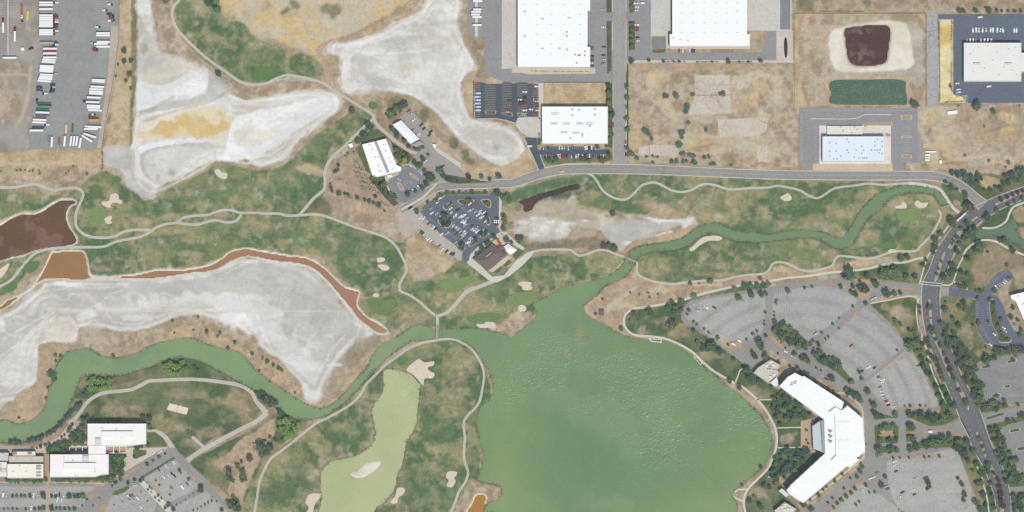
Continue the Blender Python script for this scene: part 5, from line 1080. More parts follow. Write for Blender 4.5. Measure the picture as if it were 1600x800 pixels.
ticks(pl, [((0,759.5), (70,759.5), (0, 5.5), 3.4), ((80,759.5), (150,759.5), (0, 5.5), 3.4), ((0,777), (70,777), (0, -5.5), 3.4), ((80,777), (130,777), (0, -5.5), 3.4), ((0,787), (70,787), (0, 5), 3.4), ((228,750), (270,722), (3, 4.5), 3.4), ((235,762), (290,735), (3, 4.5), 3.4), ((258,780), (312,752), (3, 4.5), 3.4), ((180,775), (210,757), (3, 4.5), 3.4), ((170,790), (230,775), (2, 5), 3.4)], M_WORN, Z3+.014)
area('plaza', '@03 690,600 780,450 800,400 930,400 1060,395 960,440 860,500 760,560 700,600', Z3+.01, M_PLAZA, 'pale paved plaza east of the southwest offices', 'plaza')
area('plaza', '@03 190,410 300,370 370,330 430,250 470,235 550,240 555,380 430,390 320,430 180,430', Z2, M_PLAZA, 'pale paved riverside walk north of the southwest offices', 'plaza')
area('plaza', '@03 465,240 555,240 555,380 530,380 530,270 480,290', Z3, M_PINK, 'pinkish paving west of the upper southwest office', 'plaza')
area('plaza', '@03 -300,385 180,385 190,430 -300,430', Z2-.01, asphalt('grey_paving', (176,168,160)), 'grey paving at the left edge by the river', 'plaza')
area('lawn_patch', '@03 920,300 970,300 1020,340 1045,390 950,392 920,380', Z2, M_LAWN, 'curved lawn east of the upper southwest office', 'lawn')
area('lawn_patch', '@03 830,410 915,412 915,440 850,468 832,465', Z4, M_LAWN, 'small square lawn in the plaza', 'lawn')
area('walkway', '@03 288,550 312,550 312,830 288,830', Z4, M_PINK, 'straight pink walkway south from the southwest offices', 'walk')
area('tree_walk', '@03 880,605 905,610 1070,770 1100,800 1040,800 870,620', .18, M_WALK, 'pale diagonal walk through the southwest lots', 'walk', thick=.08)
area('verge_strip', '@03 885,580 1085,455 1095,465 900,585', .18, M_LAWN, 'thin grass strip below the southwest office drive', 'verge', thick=.08)
area('lawn_patch', '@03 700,690 720,670 800,635 810,650 780,675 730,695', .18, M_LAWN, 'pointed lawn island on the southwest office drive', 'island', thick=.08)
for i_, s_ in enumerate(('@03 545,705 580,680 600,685 560,725', '@03 960,620 1010,690 990,695 950,630', '@03 610,790 640,750 680,745 650,800', '@03 1190,560 1230,595 1220,605 1185,575', '@03 1130,515 1165,540 1150,550', '@03 1340,735 1380,770 1365,775', '@03 760,575 870,505 880,515 780,585')): area('mulch_bed', s_, .16, M_MULCH, None, None, pl, thick=.06)
ribbon('kerb_strip', '@03 -300,612 290,614', 1.2, .16, M_KERB, 'pale kerb along the west office hedge', 'kerb', curve=False)
ribbon('kerb_strip', '@03 312,612 640,622', 1.2, .16, M_KERB, 'pale kerb along the middle office hedge', 'kerb', curve=False)
area('sand_court', '@03 1060,120 1178,150 1165,192 1042,160', Z2, M_SANDW, 'pale sand volleyball court on the southwest lawn', 'court')

# golf greens, tees, bunkers
GRN = (('@01 545,545 560,505 610,488 655,500 668,540 655,590 610,618 565,605', M_GREENS, 'round putting green beside two bunkers near the brown pond'), ('@12 690,270 740,262 800,275 865,270 862,320 830,355 770,368 735,340 705,305', M_GREEN2, 'putting green beside the rusty canal end'), ('@12 1145,180 1190,142 1280,135 1370,122 1378,150 1320,185 1250,225 1180,222', M_GREENS, 'long putting green west of the clubhouse walk'), ('@22 -40,270 0,240 60,225 120,225 145,260 120,300 40,315 -30,310', M_GREENS, 'putting green on the lake shore between two bunkers'), ('@12 1320,380 1400,355 1500,355 1525,385 1490,415 1400,420 1330,410', M_GREEN2, 'putting green above the small bunker by the lake'), ('@31 810,530 860,510 940,505 960,540 930,580 870,590 815,570', M_GREENS, 'putting green on the eastern hole beside two bunkers'), ('@02 150,60 190,40 240,30 245,60 210,100 160,100', M_TEE, 'small tee green between the path and canal'), ('@02 20,200 60,170 100,165 105,200 60,225 25,222', M_TEE, 'smaller tee green at the west edge above the canal'), ('@01 700,310 740,302 758,322 740,345 705,335', M_TEE, 'tiny round tee north of the western bunker'), ('@01 575,365 605,352 630,375 610,405 575,395', M_TEE, 'round tee beside the west path bend'), ('@10 705,650 730,635 760,650 755,675 725,685 706,670', M_TEE, 'round tee by the path junction north of the garden building'), ('@10 0,420 60,415 115,430 110,480 40,505 -10,500', M_TEE, 'tee green at the foot of the northwest hole'), ('@21 1015,415 1050,408 1075,425 1050,448 1020,440', M_TEE, 'small tee under the wavy path'), ('@31 700,725 750,708 800,718 805,750 750,765 705,750', M_TEE, 'left tee of the pair near the south path of the eastern holes'), ('@31 835,715 880,708 910,730 890,760 845,755', M_TEE, 'right tee of the pair near the south path of the eastern holes'), ('@12 890,640 930,630 945,655 910,680 880,665', M_TEE, 'small tee south of the river path'))
for s_, m_, l_ in GRN:
    o = area('putting_green' if 'putting' in l_ else 'tee_green', s_, Z2+.02, m_, l_, 'golf green', curve=True)
BNK = (('@01 640,460 680,455 690,420 720,408 740,420 745,445 765,455 755,475 720,465 695,475 690,498 665,495 640,480', 'large lobed bunker north of the western putting green'), ('@01 655,565 690,548 700,560 692,580 702,592 680,600 660,590', 'small bunker just east of the western putting green'), ('@01 1340,270 1365,255 1385,275 1420,285 1415,315 1390,318 1360,300', 'pale bunker south of the western salt flat'), ('@12 757,15 785,8 807,20 790,38 760,38', 'upper of two small bunkers west of the cart path'), ('@12 760,60 790,52 832,68 825,88 795,90', 'lower of two small bunkers west of the cart path'), ('@12 732,240 750,233 768,243 758,256 738,254', 'tiny round bunker beside the canal end'), ('@12 1378,425 1420,425 1440,412 1492,418 1492,455 1450,448 1400,450', 'ragged bunker on the shore below the central green'), ('@z 640 360 8 1355,670 1410,640 1520,650 1510,690 1535,720 1500,745 1420,745 1400,700', 'bunker southeast of the clubhouse'), ('@22 38,320 60,305 90,320 80,345 45,345', 'round bunker on the lake shore south of the green'), ('@31 75,435 100,418 125,408 148,432 140,452 105,455', 'bunker on the eastern hole under the wavy path'), ('@31 795,488 830,480 838,462 860,470 864,500 800,502', 'left bunker above the eastern putting green'), ('@31 915,470 935,452 960,468 1000,465 985,495 945,500 925,488', 'right bunker above the eastern putting green'), ('@21 1108,760 1140,730 1180,690 1220,676 1290,675 1315,690 1290,705 1230,705 1180,730 1130,768', 'long curved bunker on the channel south bank'), ('@13 1190,560 1210,545 1255,550 1250,575 1238,585 1248,610 1225,645 1190,635 1205,605 1188,585', 'bunker on the golf hole west of the lake'), ('@13 840,740 870,700 885,650 930,655 920,690 890,710 880,745', 'bunker on the east bank of the pale pond'), ('@13 335,690 395,685 405,700 365,760 350,830 310,820 330,770 308,740', 'bunker on the west bank of the pale pond'), ('@12 940,710 990,660 1020,645 1055,665 1110,658 1108,685 1075,695 1080,715 1115,735 1100,765 1055,765 1045,810 1018,780 978,738', 'large scraped bunker at the head of the pale pond'), ('@02 -30,110 30,60 60,50 30,110 0,140 -30,150', 'pale scraped sand west of the canal'), ('@31 750,770 770,757 810,765 808,775 760,780', 'small bunker by the path on the eastern holes'))
for s_, l_ in BNK: area('sand_bunker', s_, Z2+.03, M_SAND, l_, 'bunker', curve=True)
# ------------------------------------------------------------------ buildings
M_WHITE = plain('white_roof_membrane', (247,247,245), var=.03, scale=.15)
M_WHITEW = plain('white_wall', (225,222,214), var=.05, scale=.2)
M_CREAMW = plain('cream_wall', (200,190,172), var=.06, scale=.2)
M_PALEB = plain('pale_blue_roof', (226,233,240), var=.03, scale=.12)
M_OFFW = plain('off_white_roof', (232,229,222), var=.04, scale=.1)
M_TANR = plain('tan_roof', (206,200,184), var=.05, scale=.2)
M_BROWNR = plain('brown_shingle_roof', (124,112,110), var=.14, scale=.5)
M_GREYR = plain('grey_ridge_metal', (166,166,168), var=.05, scale=.3)
M_UNIT = plain('rooftop_unit_metal', (206,208,209), var=.12, scale=1)
M_DKUNIT = plain('dark_vent_metal', (166,170,174), var=.1, scale=1)
M_GLASS, _t, _p = nodes('window_glass'); _p.inputs['Base Color'].default_value = (.03,.04,.05,1); _p.inputs['Roughness'].default_value = .15; _p.inputs['Specular IOR Level'].default_value = .5
M_ATRIUM = plain('frosted_atrium_glass', (206,216,218), rough=.35, var=.03, spec=.3)
M_DOOR = plain('dock_door_steel', (150,152,155), var=.06)
M_SKYL = plain('skylight_dome', (205,212,216), var=.05, rough=.4)

def inset(p, d):
    """polygon (world metres, any winding) moved inwards by d"""
    n = len(p); ar = sum(p[i][0]*p[(i+1) % n][1] - p[(i+1) % n][0]*p[i][1] for i in range(n)); s = 1 if ar > 0 else -1; out = []
    for i in range(n):
        a, b, c = np.array(p[i-1]), np.array(p[i]), np.array(p[(i+1) % n])
        d1 = (b-a)/np.linalg.norm(b-a); d2 = (c-b)/np.linalg.norm(c-b)
        n1 = np.array([-d1[1], d1[0]])*s; n2 = np.array([-d2[1], d2[0]])*s
        m = n1+n2; m /= max(np.linalg.norm(m), 1e-6); k = max(0.35, m.dot(n1)); out.append(tuple(b + m*d/k))
    return out
def flat_building(name, label, cat, px, h, roof, wall, units=(), par=0.7, windows=None, group=None, docks=None, seams=0, unit_m=None):
    """block with walls, recessed roof deck, parapet, roof units, windows and dock doors"""
    w = [W(*q[:2]) for q in (T(px) if isinstance(px, str) else px)]
    ar = sum(w[i][0]*w[(i+1) % len(w)][1] - w[(i+1) % len(w)][0]*w[i][1] for i in range(len(w)))
    if ar < 0: w = w[::-1]
    cx, cy = sum(p[0] for p in w)/len(w), sum(p[1] for p in w)/len(w)
    e = empty(name, cx, cy); tag(e, label, cat, group)
    L = [(p[0]-cx, p[1]-cy) for p in w]; inn = inset(L, .35)
    MB().prism(L, 0, h, cap=False).build('wall', wall, e)
    b = MB(); n = len(L)
    for i in range(n):
        j = (i+1) % n; a, c, d, f = L[i], L[j], inn[j], inn[i]
        b.quad((*a, h), (*c, h), (*d, h), (*f, h)); b.quad((*f, h), (*d, h), (*d, h-par), (*f, h-par))
    b.build('parapet', roof, e)
    rf = MB().flat(inn, h-par).build('roof', roof, e)
    if seams:
        xs = [p[0] for p in L]; ys = [p[1] for p in L]
        for k in range(1, seams):
            x = min(xs) + (max(xs)-min(xs))*k/seams
            MB().box(x-.12, x+.12, min(ys)+1.2, max(ys)-1.2, h-par+.002, h-par+.07).build('roof_seam', plain('seam_membrane', (226,226,224)), rf)
    for u in units:
        (x, y), lx, ly, lz = W(*u[:2]), u[2], u[3], u[4]; m = u[5] if len(u) > 5 else (unit_m or M_UNIT)
        x -= cx; y -= cy; bb = MB().box(x-lx/2, x+lx/2, y-ly/2, y+ly/2, h-par, h-par+lz)
        bb.box(x-lx/2+.1, x+lx/2-.1, y-ly/2+.1, y+ly/2-.1, h-par+lz, h-par+lz+.12)
        bb.build('skylight' if m is M_SKYL else 'roof_unit', m, rf)
    if windows:
        sp, z0, z1, st = windows
        for i in range(n):
            a, c = np.array(L[i]), np.array(L[(i+1) % n]); l = np.linalg.norm(c-a)
            if l < 8: continue
            d = (c-a)/l; o_ = np.array([d[1], -d[0]])*.04; k = int(l/sp)
            for j in range(k):
                m0 = a + d*(l*(j+.5)/k) + o_; hw = d*min(sp*.36, 1.6)
                for f in range(st):
                    dz = f*3.8
                    MB().quad((*(m0-hw), z0+dz), (*(m0+hw), z0+dz), (*(m0+hw), z1+dz), (*(m0-hw), z1+dz)).build('window', M_GLASS, e)
    if docks:
        for (x, y, ax, cnt, stp) in docks:
            for k in range(cnt):
                xx, yy = W(x + (k*stp if ax == 'x' else 0), y + (k*stp if ax == 'y' else 0)); xx -= cx; yy -= cy
                if ax == 'y': MB().box(xx-.15, xx+.15, yy-1.4, yy+1.4, 1.1, 4.2).build('dock_door', M_DOOR, e)
                else: MB().box(xx-1.4, xx+1.4, yy-.15, yy+.15, 1.1, 4.2).build('dock_door', M_DOOR, e)
    return e
def grid_units(x0, x1, nx, y0, y1, ny, lx, ly, lz, m=None):
    return [(x0+(x1-x0)*i/max(1, nx-1), y0+(y1-y0)*j/max(1, ny-1), lx, ly, lz) + ((m,) if m else ()) for i in range(nx) for j in range(ny)]
sk = lambda s, lx=2.4, ly=1.0, lz=.5, m=None: [(q[0], q[1], lx, ly, lz) + ((m,) if m else ()) for q in T(s)]
M_SKD = plain('roof_skylight_panel', (222,226,230), var=.04, rough=.4)
flat_building('warehouse', 'huge white roofed warehouse with rows of skylights west of the street', 'warehouse', '@p 809,-90 922,-90 922,18 918,18 918,74 922,74 922,106 809,106', 10, M_WHITE, M_CREAMW,
  sk('@20 80,32 155,32 245,32 325,32 425,32 80,95 155,95 245,95 325,95 425,95 155,157 245,157 325,157 425,157 80,218 155,218 245,218 325,218 425,218 155,280 245,280 325,280 425,280 80,343 155,343 245,343 325,343 425,343', 2.6, .8, .3, M_SKYL) + sk('@20 80,78 190,122 358,115 80,232 190,307 297,307', 3.4, 1.4, 1, M_UNIT) + sk('@20 343,203 343,230 343,314 395,345 415,348 455,325 455,350 405,397 425,350', 1.6, 1.6, 1.2, M_DKUNIT), docks=[(808.9, 5, 'y', 12, 7.5)])
flat_building('warehouse', 'large white roofed warehouse east of the street with pale skylight rows', 'warehouse', '@p 1050,-90 1167,-90 1167,54 1171,54 1171,73.5 1046,73.5 1046,54 1050,54', 10, M_WHITE, M_CREAMW,
  sk('@20 1060,22 1128,22 1200,22 1270,22 1338,22 1405,22 1060,83 1128,83 1200,83 1270,83 1338,83 1060,145 1128,145 1200,145 1270,145 1338,145 1405,145 1060,207 1128,207 1200,207 1270,207 1338,207 1405,207', 2.6, .8, .3, M_SKYL) + sk('@20 1408,75 1008,240 1050,252 1098,258', 1.6, 1.6, 1.0, M_UNIT), docks=[(1049.8, 2, 'y', 7, 7), (1167.1, 2, 'y', 7, 7)])
flat_building('warehouse', 'white square roofed warehouse just north of the long road', 'warehouse', '@p 847,167 949.5,167 949.5,225 847,225', 9, M_WHITE, M_WHITEW,
  sk('@20 268,706 268,717 263,770 340,770 423,770 481,770 262,778 340,780 423,778 481,780 @21 325,25 325,33 400,28 400,36', 8, .9, .5, M_UNIT) + sk('@20 518,683 518,720 378,722 420,690 378,685 488,790 @21 440,40 440,53 365,65', 1.8, 1.5, 1, M_DKUNIT), docks=[(895, 166.9, 'x', 5, 5)])
flat_building('warehouse', 'pale blue roofed long building dotted with vents north of the road', 'warehouse', '@p 1284.5,213.5 1381.5,213.5 1381.5,253 1284.5,253', 9, M_PALEB, M_WHITEW,
  sk('@31 383,95 423,100 492,72 502,92 383,147 423,147 492,140 502,157 383,177 408,195 430,195 452,178 548,142 582,117 595,143 582,162 537,185 565,190 590,190 600,190 613,190 665,88 680,72 710,88 665,113 710,115 645,140 665,140 680,140 697,140 690,157 710,162', 1.2, 1.2, .9, M_DKUNIT), windows=(7, 1.2, 3.2, 1), seams=8)
flat_building('warehouse', 'off white roofed building beside the truck lot in the northeast corner', 'warehouse', '@p 1505,67.5 1594.5,67.5 1594.5,83 1680,83 1680,113 1594.5,113 1594.5,128 1505,128', 9, M_OFFW, M_CREAMW,
  sk('@30 1300,400 1497,400', 8, 2.2, 1.4, M_UNIT) + sk('@30 1310,300 1370,290 1430,330 1500,310 1540,300 1280,450 1350,430 1440,470 1520,440 1550,470 1580,460 1470,420 1260,340 1400,380', 1.3, 1.3, .8), docks=[(1512, 67.3, 'x', 12, 6.5)], seams=6)
flat_building('loading_annex', 'white loading annex with small units north of the pale blue roof', 'annex', '@p 1292,197 1348,197 1348,210.5 1292,210.5', 3.2, plain('annex_deck', (228,222,212)), M_WHITEW, sk('@30 455,795 520,790 540,798 @31 470,20 525,35 560,12', 2.2, 1.6, 1.0), par=.3)
# garden building with its grey ridge
gb = flat_building('garden_centre', 'white twin bay garden building with a grey ridge strip', 'building', '@p 566,226 603,217 620,258 627.5,261.5 626.5,268 611,271.5 604.5,273.5 590,277 583,276 581,270', 7, M_WHITE, M_WHITEW,
  sk('@z 540 160 10 385,665 420,740 600,670 630,760 @z 540 230 10 470,160 525,155 520,290 560,380 530,380 680,170 705,237 748,348', 1.5, 1.5, .9, M_UNIT), windows=(6, 1, 3, 1))
c0 = gb.location
def loc_poly(e, px): return [(W(*q[:2])[0]-e.location.x, W(*q[:2])[1]-e.location.y) for q in (T(px) if isinstance(px, str) else px)]
MB().prism(loc_poly(gb, '@p 585,222 589,221 609,269 604.8,270.5'), 6.3, 7.5).build('ridge_strip', M_GREYR, gb)
MB().prism(loc_poly(gb, '@z 540 230 10 650,440 715,430 720,462 660,470'), 3.4, 3.8).build('porch_roof', M_WHITE, gb)
def gable(name, label, cat, q, h, rise, mr, mw, hip=0.0, over=.6, extra=None):
    """q: four px corners, ridge runs from the middle of edge 0-1 to the middle of edge 2-3"""
    w = [np.array(W(*p[:2])) for p in (T(q) if isinstance(q, str) else q)]; c = sum(w)/4
    e = empty(name, *c); tag(e, label, cat); L = [p-c for p in w]
    MB().prism([tuple(p) for p in inset([tuple(p) for p in L], over)], 0, h, cap=False).build('wall', mw, e)
    r0, r1 = (L[0]+L[1])/2, (L[2]+L[3])/2; r0, r1 = r0 + (r1-r0)*hip, r1 + (r0-r1)*hip
    A = [(*p, h) for p in L]; R0, R1 = (*r0, h+rise), (*r1, h+rise)
    up = lambda pts: pts if np.cross(np.subtract(pts[1], pts[0]), np.subtract(pts[2], pts[0]))[2] > 0 else pts[::-1]
    for pts in ([A[1], A[2], R1, R0], [A[3], A[0], R0, R1]): MB().poly(up(pts)).build('roof_slope', mr, e)
    for pts in ([A[0], A[1], R0], [A[2], A[3], R1]):
        if hip: MB().poly(up(pts)).build('roof_slope', mr, e)
        else: MB().poly(pts).build('gable_end', mw, e)
    MB().flat([tuple(p) for p in L], h-.05).build('eave', mw, e)
    return e
gs = gable('shed', 'long gabled white shed beside the grey service yard', 'shed', '@p 613.5,195 627,188 655.5,217.5 641.5,225', 5, 2.6, M_WHITE, M_CREAMW)
MB().prism(loc_poly(gs, '@z 540 160 10 1040,655 1160,600 1235,655 1115,715'), 3.0, 3.3).build('canopy', M_GREYR, gs)
cl = gable('clubhouse', 'brown hipped roof golf clubhouse beside the dark car lot', 'clubhouse', '@z 640 360 8 1035,165 1230,300 975,510 790,355', 4.5, 3.6, M_BROWNR, M_CREAMW, hip=.26)
for s_ in ('@z 640 360 8 1020,270 1030,280 960,335 950,325', '@z 640 360 8 1150,335 1165,340 1150,350 1140,345'): MB().prism(loc_poly(cl, s_), 6.6, 8.6).build('roof_vent', M_DKUNIT, cl)
MB().prism(loc_poly(cl, '@z 640 360 8 1100,195 1170,200 1210,255 1140,240'), 4.2, 5.2).build('roof_wing', M_BROWNR, cl)
tn = gable('canopy_tent', 'white square canopy tent beside the brown clubhouse', 'tent', '@z 640 360 8 1230,165 1345,245 1262,306 1155,216', 3.2, 2.2, M_WHITE, M_WHITEW, hip=.42, over=.3)
# south-west offices
M_ROOFL = plain('office_roof_membrane', (243,240,236), var=.03, scale=.1)
o1 = flat_building('office_block', 'upper white roofed office of the southwest pair', 'office', '@03 555,245 920,245 920,372 820,385 670,385 555,385', 15, M_ROOFL, M_WHITEW, sk('@03 645,272 735,282 770,335', 1.6, 1.4, 1) , windows=(5, 1.2, 3.4, 3))
MB().prism(loc_poly(o1, '@03 642,292 838,292 838,330 642,330'), 14.3, 17.2).build('penthouse', M_ROOFL, o1)
MB().prism(loc_poly(o1, '@03 603,333 638,333 638,374 603,374'), 14.3, 15.8).build('skylight', M_UNIT, o1); MB().prism(loc_poly(o1, '@03 610,340 632,340 632,367 610,367'), 15.8, 16.4).build('skylight_glass', M_ATRIUM, o1)
o2 = flat_building('office_block', 'lower white roofed office of the southwest pair', 'office', '@03 322,437 560,437 686,437 686,562 640,565 605,578 322,580', 15, M_ROOFL, M_WHITEW, sk('@03 465,475 605,490 600,545 480,570 600,530', 1.6, 1.4, 1), windows=(5, 1.2, 3.4, 3))
MB().prism(loc_poly(o2, '@03 408,489 600,489 600,530 408,530'), 14.3, 17.2).build('penthouse', M_ROOFL, o2); MB().prism(loc_poly(o2, '@03 408,450 412,450 412,489 408,489'), 14.3, 17).build('penthouse_screen', M_ROOFL, o2)
MB().prism(loc_poly(o2, '@03 523,443 563,443 563,483 523,483'), 14.3, 15.8).build('skylight', M_UNIT, o2); MB().prism(loc_poly(o2, '@03 530,448 557,448 557,478 530,478'), 15.8, 16.4).build('skylight_glass', M_ATRIUM, o2)
lk = flat_building('office_link', 'white square link block between the two southwest offices', 'office', '@03 560,384 668,384 668,438 560,438', 14.5, M_ROOFL, M_WHITEW, sk('@03 615,405 620,418', 2, 2, .8))
MB().prism(loc_poly(lk, '@03 598,380 642,380 642,434 598,434'), 13.8, 15.6).build('lift_tower', M_ROOFL, lk)
def pergola(label, px):
    p = T(px); (x0, y1), (x1, y0) = W(*p[0]), W(*p[1]); e = empty('pergola', (x0+x1)/2, (y0+y1)/2); tag(e, label, 'pergola', None)
    lx, ly = (x1-x0)/2, (y1-y0)/2
    for s_ in (-1, 1): MB().box(-lx, lx, s_*ly-.35, s_*ly+.35, 4.2, 4.7).build('beam', M_WHITE, e)
    for k in range(4):
        x = -lx + 2*lx*k/3; MB().box(x-.35, x+.35, -ly-.3, ly+.3, 4.75, 5.1).build('rafter', M_WHITE, e)
        for s_ in (-1, 1): MB().box(x-.2, x+.2, s_*ly-.2, s_*ly+.2, 0, 4.2).build('post', M_WHITE, e)
    return e
pergola('white pergola frame west of the southwest link block', '@03 437,390 558,432'); pergola('white pergola frame east of the southwest link block', '@03 672,388 790,430')
area('terrace', '@03 437,390 558,390 558,432 437,432', Z5, M_PINK, 'pink terrace floor under the western pergola', 'terrace'); area('terrace', '@03 672,388 790,388 790,430 672,430', Z5, M_PINK, 'pink terrace floor under the eastern pergola', 'terrace')
o3 = flat_building('office_block', 'cream roofed office block at the lower left with a glazed core', 'office', '@03 53,497 278,497 278,586 53,586', 12, plain('cream_roof', (242,236,222), var=.04, scale=.1), M_CREAMW, sk('@03 130,510 170,545 90,545', 1.6, 1.4, 1), windows=(5, 1.2, 3.4, 2))
for yy in (505, 522, 545, 565): MB().prism(loc_poly(o3, '@03 233,%d 263,%d 263,%d 233,%d' % (yy, yy, yy+10, yy+10)), 11.3, 12.4).build('skylight', M_GREYR, o3)
flat_building('office_annex', 'tan flat roof annex at the lower left above the cream office', 'office', '@03 62,450 275,450 275,492 62,492', 8, M_TANR, M_CREAMW, sk('@03 110,465 200,470', 1.6, 1.4, 1))
flat_building('office_annex', 'small white roofed annex with a brown bay at the lower left', 'office', '@03 85,422 225,420 225,447 85,447', 7, M_OFFW, M_CREAMW, sk('@03 95,432 190,430', 5, 3, .9, plain('rust_deck', (184,140,112))))
flat_building('office_block', 'pale grey roofed wing at the left edge beside the river paving', 'office', '@03 -200,428 58,428 58,480 -200,480', 9, plain('grey_roof', (206,202,196)), M_CREAMW, sk('@03 25,440 45,450', 1.6, 1.4, 1))
flat_building('office_block', 'white roofed wing at the left edge with an orange roof bay', 'office', '@03 -200,486 48,486 48,580 -200,580', 9, M_OFFW, M_CREAMW, sk('@03 5,535', 5, 4, .8, plain('orange_bay', (214,176,120))) + sk('@03 5,510 35,540', 4, 4, 1.5))
MB().flat([W(*q) for q in T('@03 281,437 320,437 320,550 281,550')], Z5).build('passage_paving', M_PINK)
tag(bpy.data.objects['passage_paving'], 'brown paved passage between the two lower left offices', 'paving', kind='structure')
# angled office
BO = flat_building('angled_office', 'huge white roofed boomerang shaped office beside the lake gardens', 'office', '@p 1216,603 1230,588 1234,586 1241,582 1252,588 1255,587 1317,627.5 1314,639 1322,632 1336,644 1346.5,652.5 1347.5,675 1350,695 1350,705 1336,715 1342.5,717.5 1326,730 1322,727.5 1254,785 1245,780 1232,771 1227.5,765 1235,756 1287.5,707.5 1286,655', 17, M_WHITE, M_WHITEW,
  sk('@z 1160 540 8 610,465 655,445 600,490 645,470', 3.2, 1.6, 1.2, M_UNIT) + sk('@33 375,285 388,290 382,296 375,316 388,321 382,327 375,348 388,353 382,358', 2.6, 1.6, 1.2, M_DKUNIT), windows=(7, 1.2, 3.4, 4))
MB().prism(loc_poly(BO, '@33 372,172 415,140 452,162 490,133 543,177 580,212 585,300 594,415 538,452 500,500 388,472 417,442 411,190'), 16.3, 19.0).build('upper_roof', M_WHITE, BO)
for s_ in ('@33 433,230 505,230 505,300 433,300', '@33 433,346 510,346 510,415 433,415'): MB().prism(loc_poly(BO, s_), 19.0, 19.8).build('roof_platform', M_WHITE, BO)
at_ = loc_poly(BO, '@33 274,262 328,224 348,222 353,430 280,402'); b = MB(); zs = [9, 10.5, 15, 15, 9]
b.v = [(p[0], p[1], z) for p, z in zip(at_, zs)] + [(p[0], p[1], 0) for p in at_]; b.f = [(4, 3, 2, 1, 0)] + [(i, (i+1) % 5, 5+(i+1) % 5, 5+i) for i in range(5)]
b.build('atrium_roof', M_ATRIUM, BO)
MB().prism(loc_poly(BO, '@33 326,224 350,222 355,432 334,424'), 14.6, 15.4).build('atrium_ridge', M_GREYR, BO)
MB().prism(loc_poly(BO, '@p 1203,597.5 1213,588.5 1216.5,601 1210,603.5'), 0, 9).build('glass_link', M_PALEB, BO)
MB().prism(loc_poly(BO, '@33 65,665 85,650 130,690 110,705'), 0, 7).build('south_link', plain('link_roof', (214,220,224)), BO)
flat_building('office_annex', 'tan roofed annex at the northwest tip of the angled office', 'office', '@p 1203.5,561.5 1219,570.5 1214,578 1216,584 1200,598 1176.5,582.5 1184,574', 9, M_TANR, M_CREAMW, sk('@z 1160 540 8 300,245 350,205 345,390 390,360 380,245', 3.2, 2.4, 1.6, M_OFFW) + sk('@z 1160 540 8 345,260 400,300 330,290', 5, .8, 1.4, M_DKUNIT), windows=(5, 1, 3, 2))
flat_building('office_annex', 'tan roofed annex at the southern tip of the angled office', 'office', '@p 1225.6,783.8 1243.8,795 1227,815 1209,797.5', 9, M_TANR, M_WHITEW, sk('@z 1160 700 8 490,735 530,700 560,760 520,770 600,760', 3, 2.2, 1.5, M_OFFW), windows=(5, 1, 3, 2))
flat_building('office_block', 'white roofed building cut by the right edge beside the curved lot', 'office', '@p 1577.5,461.5 1612,453 1660,470 1660,560 1618,545 1602,508 1586,471 1579,467', 9, M_WHITE, M_WHITEW, sk('@32 1560,250 1590,300', 2, 1.6, 1))
gbx = flat_building('guard_booth', 'tiny white guard booth on the office entrance drive', 'booth', '@33 1001,291 1026,291 1026,306 1001,306', 3.2, M_WHITE, M_WHITEW, par=.2)
hut = gable('picnic_hut', 'small mauve roofed hut on the dry knoll above the lake', 'hut', '@z 860 480 10 760,30 840,35 838,130 765,128', 2.6, 1.2, plain('mauve_roof', (140,108,118), var=.15), M_CREAMW, hip=.3, over=.4)
for s_, l_ in (('@11 578,102 600,95 608,118 588,125', 'tiny white kiosk northwest of the garden building'), ('@z 540 230 10 1360,-50 1420,-40 1410,5 1365,-5', 'tiny white shed on the edge of the grey service yard')): flat_building('kiosk', l_, 'kiosk', s_, 3, M_WHITE, M_WHITEW, par=.2)
flat_building('field_shed', 'small white cube shed in the northwest dirt yard', 'shed', '@00 133,298 152,298 152,317 133,317', 3, M_WHITE, M_WHITEW, par=.2)
for i_, (s_, l_) in enumerate((('@31 982,144 1048,144 1048,153 982,153', 'longest white container beside the grey lot'), ('@31 980,164 1010,164 1010,176 980,176', 'upper short white container beside the grey lot'), ('@31 980,181 1008,181 1008,190 980,190', 'middle short white container beside the grey lot'), ('@31 980,196 1008,196 1008,205 980,205', 'lowest short white container beside the grey lot'), ('@31 1068,204 1084,202 1086,221 1070,222', 'lone white container standing on bare ground'), ('@30 1120,697 1180,690 1182,712 1122,718', 'pale equipment shed in the bare northeast field'))):
    flat_building('storage_container', l_, 'container', s_, 2.6, M_WHITE, M_WHITEW, par=.12, group='white storage containers')
# dark oval basin
bs = MB(); pts = spline(T('@30 100,260 106,235 114,235 121,265 122,320 117,355 107,358 101,320'), 4, True)
area('drain_basin', pts, Z5, plain('dark_basin_water', (70,74,76)), 'narrow dark oval basin on the pale pad', 'basin')

